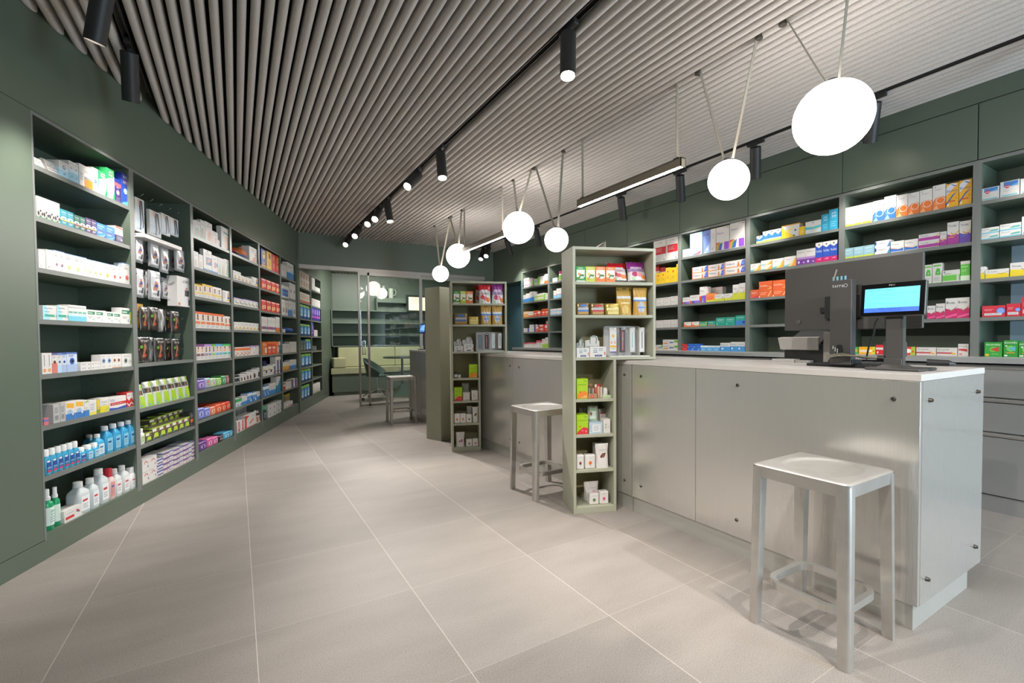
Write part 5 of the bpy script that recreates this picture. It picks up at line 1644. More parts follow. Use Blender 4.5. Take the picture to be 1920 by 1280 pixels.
S('sweets_purple', 'p', 'sweet_pouch', 'purple-topped sweet pouch with fruit', .05, 'e4e0e2', R(.62, 1, '8a2a80'), R(.44, .62, 'a890b0'), r(.15, .62, .8, .72, 'c8b4cc'), d(.34, .32, .17, 'b03a6a'), d(.6, .3, .16, 'e89aa0'), d(.82, .16, .15, 'ec8a3a'), d(.25, .1, .12, 'b8d8b0'), t(.2, .48, .8, .56, '7a3a8a', 'frucht'))
for k, ph, c in (('tin_blue', 'flat tin with blue band', '3f74c8'), ('tin_red', 'flat tin with red band', 'c8303c'), ('tin_gold', 'flat gold tin', 'd8c06a')):
    S(k, 'n', 'sweet_tin', ph, .08, '8a7550' if k != 'tin_gold' else 'c2a655', R(.30, .42, c), p(c, .25, .72, .75, .72, .7, .88, .3, .88), R(.44, .64, 'aeb0b0' if k != 'tin_gold' else 'e0d296'), R(.08, .28, 'b88a4a' if k != 'tin_gold' else 'e2cf86'))
S('gold_pouch', 'p', 'sweet_pouch', 'plain gold foil pouch', .05, 'c9a24e', R(.60, .68, 'd8dcdc'), r(.25, .4, .8, .46, 'e6d8a8'), d(.5, .2, .2, 'dcc078'), r(.4, .93, .6, .96, '6a5628'))
S('gold_blue_pouch', 'p', 'sweet_pouch', 'gold foil pouch with blue band', .05, 'c49a4a', R(.48, .56, '4a86d8'), R(.56, .66, 'd8dcdc'), d(.5, .28, .26, 'b4b6bc'), r(.22, .26, .8, .32, '5a90dc'), r(.4, .93, .6, .96, '6a5628'))
S('tooth_pack', 'c', 'display_box', 'white interdental brush box', .06, W, r(.2, .78, .46, .84, '7aa4a0'), r(.54, .78, .8, .84, '7a7ab0'), r(.2, .62, .46, .68, '5a9a94'), r(.54, .62, .8, .68, '6aa0a8'), r(.2, .46, .46, .52, '4a6a9a'), r(.3, .08, .74, .24, '2f4f86'), t(.36, .11, .68, .21, W, 'TePe'), r(.88, .2, .94, .5, 'd86a5a'))
S('tooth_card', 'k', 'counter_display', 'white counter display with green tooth outline', .02, 'cfcdca', ('tooth',), r(.2, .16, .8, .34, '2f4a7a'), t(.3, .2, .7, .3, W, 'TePe'), r(.1, .46, .6, .5, '8aa89a'))
S('lime_orange', 'c', 'tea_carton', 'lime carton with orange fruit', .07, 'a6cc1c', p('e6862e', 0, 0, 1, 0, 1, .26, .7, .4, .4, .36, .1, .24), d(.3, .34, .07, 'd2403a'), t(.6, .86, .9, .93, '2f7a3a', 'Salus'), l(.12, .72, .85, 1, .06, '7a9a1a'), p('f2b070', .3, .05, .9, .05, .9, .2), R(0, .03, '8ab81c'))
S('lime_red', 'c', 'tea_carton', 'lime carton with red berries', .07, 'a6cc1c', p('d2343e', 0, 0, 1, 0, 1, .30, .6, .36, .3, .24, .05, .1), d(.3, .4, .06, 'd2403a'), t(.6, .86, .9, .93, '2f7a3a', 'Salus'), l(.12, .72, .85, 1, .06, '7a9a1a'), d(.5, .18, .09, 'e46a70'), d(.8, .14, .09, 'e87a7c'))
S('kraft_display', 'k2', 'display_box', 'kraft display box with small tubes', .09, 'b08a66', d(.45, .16, .17, 'cf2a2a'), d(.45, .16, .07, 'f0d8d0'))
S('leaf_carton', 'c', 'soap_carton', 'white carton with green leaf sprig', .05, W, p('6a8a5a', .28, .3, .4, .34, .44, .5, .34, .46), p('7a9a6a', .2, .5, .38, .52, .3, .62), p('5a7a4a', .3, .6, .46, .6, .4, .72), l(.55, .5, .85, 2, .06), r(.05, .02, .95, .05, 'd8d4d0'))
S('blue_gift', 'c', 'gift_box', 'pale blue striped box with label', .07, 'b4c8d6', R(.8, .84, 'd4e0e8'), R(.1, .14, 'd4e0e8'), R(.9, .94, 'd4e0e8'), r(.22, .16, .86, .82, 'e4e8ea'), l(.32, .7, .76, 4, .12, 'a0aab2'))
S('grey_gift', 'c', 'gift_box', 'pale grey box with label', .07, 'c0b8b0', r(.2, .16, .84, .84, 'dcd8d2'), l(.3, .7, .74, 4, .12, 'a8a29a'))
S('bag_greencard', 'h', 'card_bag', 'clear bag with pale green card', .02, 'a7ada2', r(.14, .05, .9, .9, 'a4c8a4'), r(.2, .5, .8, .78, 'e4ece2'), d(.3, .7, .1, 'b83a3a'), r(.2, .24, .84, .36, 'dfe8dc'))
S('bag_redcard', 'h', 'card_bag', 'clear bag with red-edged card', .02, 'aaa59e', r(.16, .1, .84, .8, 'b8505a'), r(.22, .16, .78, .74, 'e6e0da'), l(.3, .6, .7, 3, .1, 'a8a29c'))
S('bag_clear', 'h', 'card_bag', 'clear empty-looking bag', .03, '9a9c96', r(.1, .1, .9, .5, 'b4b4ae'))
for k, ph, c, c2 in (('soap_red', 'white soap box with dark red flower', '8a3a44', 'b86a70'), ('soap_orange', 'white soap box with orange flower', 'e8742e', 'f09a4a'), ('soap_leaf', 'white soap box with green artichoke', '5f7a52', '8a9a78'), ('soap_pink', 'white soap box with pink flower', 'd8568a', 'ee8ab0')):
    S(k, 's', 'soap_carton', ph, .04, W, d(.5, .42, .17, c2), p(c, .38, .32, .62, .32, .66, .46, .5, .56, .34, .46), l(.35, .8, .65, 1, .05), p('6a7a5a', .48, .2, .52, .2, .52, .34, .48, .34))
S('pouch_white', 'p', 'pouch', 'white stand-up pouch with brown pods', .05, 'e0dcd8', p('6a4434', .3, .42, .62, .44, .8, .62, .5, .6, .3, .5), t(.25, .72, .8, .77, '8a847e', 'speick'), l(.3, .28, .7, 2, .07, 'b4aea8'), d(.55, .5, .1, '8a5a44'))
S('pouch_plain', 'p', 'pouch', 'greyish stand-up pouch at the back', .05, 'c9c6c2', l(.3, .7, .7, 1, .07, 'a8a4a0'))
S('pouch_pink', 'p', 'pouch', 'white stand-up pouch with pink flower', .05, 'dedad8', d(.66, .42, .16, 'd88ab0'), d(.68, .4, .07, 'b8568a'), p('5a6a4a', .3, .3, .5, .32, .46, .46, .34, .44), t(.3, .66, .8, .71, '8a847e', 'speick'), l(.3, .22, .8, 2, .06, 'b4aea8'))


# ---------------------------------------------------------------- shapes of the goods
def art_quads(b, art, w, h, dep, base, lay0=1, x0=None, text=True):
    """prints lying on the front (y = 0, facing -y); full-width bands run round the sides"""
    lay = lay0
    for a in art:
        y = -.00025 * lay
        k = a[0]
        if k == 'R':
            m = mat(a[3], .45)
            z0, z1 = a[1] * h, a[2] * h
            b.face([(-w / 2, y, z0), (w / 2, y, z0), (w / 2, y, z1), (-w / 2, y, z1)], m)
            e = .00025 * lay
            b.face([(w / 2 + e, 0, z0), (w / 2 + e, dep, z0), (w / 2 + e, dep, z1), (w / 2 + e, 0, z1)], m)
            b.face([(-w / 2 - e, dep, z0), (-w / 2 - e, 0, z0), (-w / 2 - e, 0, z1), (-w / 2 - e, dep, z1)], m)
            if a[2] >= .999:
                b.face([(-w / 2, 0, h + e), (w / 2, 0, h + e), (w / 2, dep, h + e), (-w / 2, dep, h + e)], m)
        elif k == 'r':
            b.face([((u - .5) * w, y, v * h) for u, v in ((a[1], a[2]), (a[3], a[2]), (a[3], a[4]), (a[1], a[4]))], mat(a[5], .45))
        elif k == 'd':
            cx, cz, rr = (a[1] - .5) * w, a[2] * h, a[3] * min(w, h * 1.6)
            rr = min(rr, cz * .98 + .0001, (h - cz) * .98 + .0001, (.5 * w - abs(cx)) + .0001) if rr > 0 else rr
            b.face([(cx + rr * math.cos(2 * PI * i / 18), y, cz + rr * math.sin(2 * PI * i / 18)) for i in range(18)], mat(a[4], .45))
        elif k in ('g', 'g2'):
            cx, cz, rr = (a[1] - .5) * w, a[2] * h, a[3] * w
            a0, a1 = (0, 2 * PI) if k == 'g' else (.1 * PI, .9 * PI)
            vs = []
            n = 20
            for i in range(n + 1):
                an = a0 + (a1 - a0) * i / n
                for q in (rr, rr * (.88 if k == 'g' else .72)):
                    x = max(-w / 2, min(w / 2, cx + q * math.cos(an)))
                    z = max(0, min(h, cz + q * math.sin(an)))
                    vs.append((x, y, z))
            b.mesh(vs, [(2 * i, 2 * i + 2, 2 * i + 3, 2 * i + 1) for i in range(n)], mat(a[4], .45))
        elif k == 'p':
            b.face([((u - .5) * w, y, v * h) for u, v in a[1]], mat(a[2], .45))
        elif k == 't' and text:
            vs, fs = text_shape(a[6])
            b.mesh([((a[1] + (a[3] - a[1]) * u - .5) * w, y, (a[2] + (a[4] - a[2]) * v) * h) for u, v in vs], fs, mat(a[5], .5))
        elif k == 'l':
            for i in range(a[4]):
                v = a[2] - i * a[5]
                if v - a[5] * .4 < 0:
                    break
                u1 = a[3] - (.18 * (a[3] - a[1]) if i % 2 else 0)
                b.face([((u - .5) * w, y, q * h) for u, q in ((a[1], v - a[5] * .38), (u1, v - a[5] * .38), (u1, v), (a[1], v))], mat(a[6], .5))
        elif k == 'tooth':
            pts = [(.35, .62), (.32, .85), (.42, .97), (.55, .92), (.68, .97), (.8, .85), (.76, .62)]
            b.tube([((u - .5) * w, y - .001, v * h * 1.0) for u, v in pts], .0022, mat('5f8f7c', .5), 5)
        lay += 1


def sample(art, base, u, v):
    """colour of a printed soft pack at (u, v)"""
    c = base
    for a in art:
        k = a[0]
        if k == 'R' and a[1] <= v <= a[2]:
            c = a[3]
        elif k == 'r' and a[1] <= u <= a[3] and a[2] <= v <= a[4]:
            c = a[5]
        elif k == 'd' and math.hypot(u - a[1], (v - a[2]) * 1.3) <= a[3]:
            c = a[4]
        elif k == 'p':
            ins, q = False, a[1]
            for i in range(len(q)):
                (x0, y0), (x1, y1) = q[i - 1], q[i]
                if (y0 > v) != (y1 > v) and u < (x1 - x0) * (v - y0) / (y1 - y0) + x0:
                    ins = not ins
            if ins:
                c = a[2]
    return c


def soft(b, art, base, w, h, dep, kind, nu=18, nv=22):
    """stand-up pouch, wrapped pack or flat hanging bag with a bulging printed skin"""
    def depth(u, v):
        e = 1 - abs(2 * u - 1) ** 4
        if kind == 'p':
            return dep / 2 * max(0.02, e ** .6 * (1 - v ** 1.6) ** .75 + .02)
        if kind == 'd':
            q = 1 - abs(2 * v - 1) ** 6
            return dep / 2 * (.80 + .2 * (e * q) ** .5)
        return dep / 2 * max(.05, e ** .5 * (1 - abs(2 * v - 1) ** 4) ** .5 * (.8 + .2 * math.sin(9 * v + 5 * u)))

    def wid(v):
        if kind == 'p':
            return w * (1 - .06 * math.sin(PI * v))
        if kind == 'd':
            return w * (.94 + .06 * (1 - abs(2 * v - 1) ** 8))
        return w * (1 - .03 * math.sin(7 * v))
    rg = .30 if kind != 'd' else .4
    for side in (-1, 1):
        vs = []
        for j in range(nv + 1):
            for i in range(nu + 1):
                u, v = i / nu, j / nv
                ww = wid(v)
                wr = .0012 * math.sin(23 * u + 11 * v) * (1 if kind != 'd' else .5)
                vs.append(((u - .5) * ww, dep / 2 + side * (depth(u, v) + wr), v * h))
        for j in range(nv):
            for i in range(nu):
                a = j * (nu + 1) + i
                c = sample(art, base, (i + .5) / nu, (j + .5) / nv) if side < 0 else base
                f = (a, a + 1, a + nu + 2, a + nu + 1)
                k = b.slot(mat(c, rg))
                off = len(b.v) if (i == 0 and j == 0) else off
                b.f.append(tuple(off + q for q in (f if side < 0 else f[::-1])))
                b.m.append(k)
                b.sm.append(True)
                if i == 0 and j == 0:
                    b.v += vs
    # gusset at the bottom and closed edges
    n = nu + 1
    tot = n * (nv + 1)
    o = off - tot
    km = b.slot(mat(base, rg))
    for i in range(nu):
        b.f.append((o + i + 1, o + i, off + i, off + i + 1)); b.m.append(km); b.sm.append(False)
        q = nv * n
        b.f.append((o + q + i, o + q + i + 1, off + q + i + 1, off + q + i)); b.m.append(km); b.sm.append(False)
    for j in range(nv):
        b.f.append((o + j * n, o + (j + 1) * n, off + (j + 1) * n, off + j * n)); b.m.append(km); b.sm.append(False)
        b.f.append((o + (j + 1) * n + nu, o + j * n + nu, off + j * n + nu, off + (j + 1) * n + nu)); b.m.append(km); b.sm.append(False)
    if kind == 'h':      # header with hanging slot
        b.face([(-.09 * w, -.0002 + dep * .2, h * .95), (.09 * w, -.0002 + dep * .2, h * .95), (.09 * w, -.0002 + dep * .2, h * .965), (-.09 * w, -.0002 + dep * .2, h * .965)], mat('3a3a3a', .6))


def rsec(hx, hy, rr, n=5):
    """rounded rectangle section"""
    rr = min(rr, hx * .98, hy * .98)
    o = []
    for cx, cy, a0 in ((hx - rr, hy - rr, 0), (-hx + rr, hy - rr, PI / 2), (-hx + rr, -hy + rr, PI), (hx - rr, -hy + rr, 1.5 * PI)):
        for i in range(n + 1):
            a = a0 + i * PI / 2 / n
            o.append((cx + rr * math.cos(a), cy + rr * math.sin(a)))
    return o


def loft(b, secs, m, cy):
    """secs: (z, hx, hy, r)"""
    rings = [[(x, cy + y, z) for x, y in rsec(hx, hy, rr)] for z, hx, hy, rr in secs]
    n = len(rings[0])
    vs = [q for rg in rings for q in rg]
    fs = [(i * n + k, i * n + (k + 1) % n, (i + 1) * n + (k + 1) % n, (i + 1) * n + k) for i in range(len(rings) - 1) for k in range(n)]
    fs.append(tuple(range(n - 1, -1, -1)))
    fs.append(tuple((len(rings) - 1) * n + k for k in range(n)))
    b.mesh(vs, fs, m, True)


_G = {}


def good(style, w, h):
    """mesh parts of one article: list of (part name or None for the body, mesh)"""
    key = (style, round(w, 3), round(h, 3))
    if key in _G:
        return _G[key]
    sh, name, ph, dep, base, art = STY[style]
    dep = min(dep, .29)
    out = []
    b = MB()
    if sh in 'c' or sh == 's':
        m = mat(base, .45)
        if sh == 's':
            b.box(-w / 2, 0, 0, w / 2, dep, h, m, .006)
            art_quads(b, [a for a in art], w * .97, h, dep, base)
        else:
            b.box(-w / 2, 0, 0, w / 2, dep, h, m)
            b.face([(-w / 2, .0004, h + .0004), (w / 2, .0004, h + .0004), (w / 2, dep * .96, h + .0004), (-w / 2, dep * .96, h + .0004)], m)
            art_quads(b, art, w, h, dep, base)
        out.append((None, b.data(name)))
    elif sh in ('p', 'h', 'd'):
        big = w > .1 and h > .12 or style in ('sweets_red', 'sweets_purple', 'pouch_white', 'pouch_pink')
        soft(b, art, base, w, h, dep, sh, 46 if big else 18, 54 if big else 20)
        if sh == 'd':
            pass
        for a in art:
            if a[0] == 't':
                vs, fs = text_shape(a[6])
                def yy(u, v):
                    e = 1 - abs(2 * u - 1) ** 4
                    q = max(0.02, e ** .6 * (1 - v ** 1.6) ** .75 + .02) if sh == 'p' else max(.05, e ** .5 * (1 - abs(2 * v - 1) ** 4) ** .5)
                    return dep / 2 - dep / 2 * q - .003
                pts = [(a[1] + (a[3] - a[1]) * u, a[2] + (a[4] - a[2]) * v) for u, v in vs]
                b.mesh([((u - .5) * w, yy(u, v), v * h) for u, v in pts], fs, mat(a[5], .5))
        out.append((None, b.data(name)))
    elif sh in ('b1', 'b2', 'b3'):
        cap, lab, ink = art
        m = mat(base, .22, spec=.6)
        hx, hy = w * .48, dep / 2
        cy = hy
        if sh == 'b1':       # flat bottle with flip cap
            loft(b, [(0, hx * .94, hy * .94, .01), (.004, hx, hy, .012), (h * .62, hx, hy, .012), (h * .70, hx * .8, hy * .85, .012), (h * .74, hx * .62, hy * .7, .012)], m, cy)
            out.append((None, b.data(name)))
            b = MB()
            loft(b, [(h * .735, hx * .7, hy * .75, .01), (h * .95, hx * .7, hy * .75, .01), (h * .99, hx * .66, hy * .7, .01), (h, hx * .55, hy * .6, .008)], mat(cap, .4), cy)
            out.append(('cap', b.data('cap')))
            z0, z1 = h * .10, h * .56
        elif sh == 'b2':     # shouldered canister with screw cap
            loft(b, [(0, hx * .95, hy * .95, .012), (.005, hx, hy, .014), (h * .60, hx, hy, .014), (h * .70, hx * .9, hy * .9, .014), (h * .80, hx * .5, hy * .55, .013), (h * .85, hx * .42, hy * .42, .012)], m, cy)
            out.append((None, b.data(name)))
            b = MB()
            rr = min(hx, hy) * .58
            b.lathe([(rr, h * .85), (rr, h * .985), (rr * .94, h)], mat(cap, .4), 20, (0, cy, 0))
            b.lathe([(rr * 1.06, h * .84), (rr * 1.06, h * .87)], mat(cap, .4), 20, (0, cy, 0))
            out.append(('cap', b.data('cap')))
            z0, z1 = h * .10, h * .56
        else:                # round spray bottle
            rr = min(hx, hy)
            b.lathe([(rr * .9, 0), (rr, .004), (rr, h * .62), (rr * .9, h * .67), (rr * .5, h * .72), (rr * .45, h * .74)], m, 24, (0, cy, 0))
            out.append((None, b.data(name)))
            b = MB()
            b.lathe([(rr * .62, h * .73), (rr * .62, h * .80), (rr * .46, h * .82), (rr * .46, h * .985), (rr * .40, h)], mat(cap, .4), 20, (0, cy, 0))
            out.append(('cap', b.data('cap')))
            z0, z1 = h * .12, h * .56
        b = MB()
        ml = mat(lab, .5)
        if sh == 'b3':
            n = 12
            vs = []
            for i in range(n + 1):
                a = -PI / 2 - 1.15 + 2.3 * i / n
                for z in (z0, z1):
                    vs.append(((rr + .0006) * math.cos(a), cy + (rr + .0006) * math.sin(a), z))
            b.mesh(vs, [(2 * i, 2 * i + 2, 2 * i + 3, 2 * i + 1) for i in range(n)], ml, True)
            yl = -.0016
            lw_ = rr * .9
        else:
            yl = -.0006
            lw_ = hx * .72
            b.box(-lw_, yl, z0, lw_, yl + .0005, z1, ml)
        dz = z1 - z0
        if style == 'greenspray':
            for q, s_ in enumerate(('Kräuter', 'Spray')):
                vs, fs = text_shape(s_)
                b.mesh([((u - .5) * 1.15 * lw_, yl - .0012, z0 + dz * (.72 - .2 * q) + v * dz * .15) for u, v in vs], fs, mat(ink, .5))
        elif style == 'desinf_small':
            b.face([(-lw_, yl - .0003, z0 + dz * .30), (lw_, yl - .0003, z0 + dz * .30), (lw_, yl - .0003, z0 + dz * .42), (-lw_, yl - .0003, z0 + dz * .42)], mat('6a9ad8', .5))
            b.face([(-lw_, yl - .0003, z0), (lw_, yl - .0003, z0), (lw_, yl - .0003, z0 + dz * .10), (-lw_, yl - .0003, z0 + dz * .18)], mat(ink, .5))
            b.face([(-lw_, yl - .0003, z0 + dz * .86), (lw_ * .4, yl - .0003, z0 + dz * .86), (lw_ * .4, yl - .0003, z1), (-lw_, yl - .0003, z1)], mat('e6ecf2', .5))
        else:
            b.face([(-lw_ * .7, yl - .0004, z0 + dz * .62), (lw_ * .5, yl - .0004, z0 + dz * .62), (lw_ * .5, yl - .0004, z0 + dz * .76), (-lw_ * .7, yl - .0004, z0 + dz * .76)], mat(ink, .5))
        for q in range(3):
            zz = z0 + dz * (.42 - q * .12)
            b.face([(-lw_ * .7, yl - .0004, zz), (lw_ * (.6 - .2 * (q % 2)), yl - .0004, zz), (lw_ * (.6 - .2 * (q % 2)), yl - .0004, zz + dz * .04), (-lw_ * .7, yl - .0004, zz + dz * .04)], mat('8f979c', .5))
        out.append(('label', b.data('label')))
    elif sh == 'j':
        cap, lab = art
        rr = min(w / 2, dep / 2)
        b.lathe([(rr * .9, 0), (rr, .006), (rr, h * .68), (rr * .86, h * .74)], mat(base, .3), 24, (0, rr, 0))
        b.lathe([(rr + .0006, h * .12), (rr + .0006, h * .58)], mat(lab, .5), 24, (0, rr, 0))
        out.append((None, b.data(name)))
        b = MB()
        b.lathe([(rr * .98, h * .73), (rr * .98, h * .96), (rr * .9, h)], mat(cap, .4), 24, (0, rr, 0))
        out.append(('lid', b.data('lid')))
    elif sh == 'n':
        loft(b, [(0, w * .47, dep * .48, .02), (.004, w * .5, dep / 2, .02), (h * .64, w * .5, dep / 2, .02), (h * .66, w * .49, dep * .49, .02)], mat(base, .3, .5), dep / 2)
        out_art = [a for a in art if a[0] != 'R' or a[2] < .66]
        art_quads(b, [('r', .12, a[1], .88, a[2], a[3]) if a[0] == 'R' else a for a in out_art if a[0] == 'R'], w, h, dep, base, 2)
        out.append((None, b.data(name)))
        b = MB()
        loft(b, [(h * .64, w * .51, dep * .51, .022), (h * .92, w * .51, dep * .51, .022), (h, w * .47, dep * .47, .02)], mat(base, .3, .5), dep / 2)
        for a in art:
            if a[0] == 'p':
                b.face([((u - .5) * w, -.0022, v * h) for u, v in a[1]], mat(a[2], .45))
        out.append(('lid', b.data('lid')))
    elif sh == 'k':          # shaped counter card in front of a small tray
        pts = [(-.5, 0), (.5, 0), (.5, .72), (.40, .78), (.36, .95), (.12, 1.0), (-.10, .95), (-.12, .80), (-.5, .76)]
        n = len(pts)
        b.mesh([(u * w, 0, v * h) for u, v in pts] + [(u * w, .006, v * h) for u, v in pts], [tuple(range(n)), tuple(range(2 * n - 1, n - 1, -1))] + [(k, n + k, n + (k + 1) % n, (k + 1) % n) for k in range(n)], mat(base, .5))
        art_quads(b, art, w, h, .006, base)
        b.box(-w / 2, .006, 0, w / 2, .05, h * .3, mat('d8d6d3', .5))
        out.append((None, b.data(name)))
    elif sh == 'k2':
        m = mat(base, .6)
        b.box(-w / 2, 0, 0, w / 2, .002, h * .36, m)
        b.box(-w / 2, dep - .002, 0, w / 2, dep, h, m)
        b.box(-w / 2, 0, 0, w / 2, dep, .003, m)
        for s_ in (-1, 1):
            b.mesh([(s_ * w / 2, 0, 0), (s_ * w / 2, dep, 0), (s_ * w / 2, dep, h), (s_ * w / 2, 0, h * .36)], [(0, 1, 2, 3)], m)
        art_quads(b, art, w, h, dep, base)
        for i in range(4):
            b.tube([(-w * .34 + i * w * .23, dep * .5, .003), (-w * .34 + i * w * .23, dep * .5, h * .72)], w * .09, mat('d8d4c8' if i % 2 else '9a8f80', .4), 10)
        out.append((None, b.data(name)))
    elif sh == 'o':
        rr = min(w, dep) * .46
        b.lathe([(rr * .3, 0), (rr * .96, 0), (rr, .004), (rr, h - .004), (rr * .96, h), (rr * .3, h), (rr * .3, h * .9)], mat(base, .8), 20, (0, rr, 0))
        out.append((None, b.data(name)))
    elif sh in ('q', 'u'):
        vs, fs = [], []
        n, k = 16, 24
        for i in range(n + 1):
            a = PI * i / n
            for j in range(k):
                q = 2 * PI * j / k
                x = w / 2 * math.copysign(abs(math.cos(q)) ** .6, math.cos(q)) * math.sin(a) ** .5
                y = dep / 2 * math.copysign(abs(math.sin(q)) ** .8, math.sin(q)) * math.sin(a) ** .7
                z = h / 2 - h / 2 * math.cos(a) + .004 * math.sin(3 * q) * math.sin(a)
                vs.append((x, dep / 2 + y, max(z, 0)))
        by = {}
        for i in range(n):
            for j in range(k):
                c = sample(art, base, .5, (i + .5) / n)
                by.setdefault(c, []).append((i * k + j, i * k + (j + 1) % k, (i + 1) * k + (j + 1) % k, (i + 1) * k + j))
        off = len(b.v)
        b.v += vs
        for c, ff in by.items():
            sl = b.slot(mat(c, .7))
            for f in ff:
                b.f.append(tuple(off + q for q in f)); b.m.append(sl); b.sm.append(True)
        out.append((None, b.data(name)))
        if sh == 'u':
            b = MB()
            b.tube([(-w * .3, dep * .3, h * .8), (-w * .1, dep * .3, h * 1.05), (w * .1, dep * .3, h * 1.1), (w * .3, dep * .3, h * .8)], .008, mat('b8263a' if style == 'bag_redblack' else 'c86a30', .6), 8)
            out.append(('handle', b.data('handle')))
    _G[key] = out
    return out


ORD = ['', 'first', 'second', 'third', 'fourth', 'fifth', 'sixth', 'seventh', 'eighth', 'ninth', 'tenth', 'eleventh', 'twelfth', 'thirteenth', 'fourteenth', 'fifteenth']
SHN = ['', 'top shelf', 'second shelf', 'third shelf', 'fourth shelf', 'fifth shelf', 'sixth shelf', 'seventh shelf', 'bottom shelf']


def place(w):
    """frame of a wall: function from (s, back, z) to a point, and the turn about z"""
    if w == 'L':
        return (lambda s, k, z: PL(s, k, z)), ROT_L
    if w == 'R':
        return (lambda s, k, z: Vector((XR + k, -s, z))), ROT_R
    F = UNIT_N if w == 'N' else UNIT_F
    return (lambda s, k, z: F + LN * s + LD * k + Vector((0, 0, z))), ROT_U


def where(row):
    w, bay, n = row[0], row[1], int(row[2])
    if w == 'L':
        if bay == 'b':
            return {0: 'top hooks, hook bay', 1: 'second hook row, hook bay', 2: 'third hook row, hook bay', 3: 'fourth hook row, hook bay', 4: 'lowest hook row, hook bay', 5: 'upper shelf, hook bay', 6: 'middle shelf, hook bay', 7: 'bottom shelf, hook bay'}[n]
        return SHN[n] + ', ' + BAYNAME[bay]
    if w == 'R':
        return ('worktop' if n == 5 else SHN[n]) + ', ' + BAYNAME[bay]
    return (SHN[n] if n < 7 else 'bottom shelf') + ', ' + BAYNAME['N' if w == 'N' else 'F_']


def put(style, w, h, loc, rz, lean, label, group):
    parts = good(style, w, h)
    sh, name = STY[style][:2]
    o = bpy.data.objects.new(name, parts[0][1])
    COL.objects.link(o)
    o.location = loc
    o.rotation_euler = (-math.radians(lean), 0, rz)
    tag(o, label, CATN[name], group)
    for pn, me in parts[1:]:
        c = bpy.data.objects.new(pn, me)
        COL.objects.link(c)
        c.parent = o
    return o


def stock(rows):
    for row, items in rows.items():
        fn, rz = place(row[0])
        wh = where(row)
        bay = row[1:]
        # same-looking articles on one shelf are told apart by their order from the left and by layer
        by = {}
        for i, it in enumerate(items):
            by.setdefault(STY[it[5]][2], []).append(i)
        for ph, ids in by.items():
            cols = sorted(set((items[i][0], items[i][2] > .06) for i in ids))
            for i in ids:
                s, z, back, w, h, st = items[i][:6]
                lean = items[i][6] if len(items[i]) > 6 else 0
                stack = sorted(items[j][1] for j in ids if abs(items[j][0] - s) < .001 and abs(items[j][2] - back) < .001)
                lab = ph
                if len(stack) == 2:
                    lab = ('lower ' if z == stack[0] else 'upper ') + lab
                elif len(stack) > 2:
                    q = stack.index(z)
                    lab = ('bottom' if q == 0 else 'topmost' if q == len(stack) - 1 else ORD[q + 1] + '-up') + ' ' + lab
                if len(cols) > 1:
                    lab += ', %s from left' % ORD[cols.index((s, back > .06)) + 1]
                lab += ', ' + wh if len(cols) > 1 else ' on ' + wh
                grp = (ph + ' lot, ' + wh) if len(ids) > 1 else None
                put(st, w, h, fn(s, back, z + .0005), rz, lean, lab, grp)


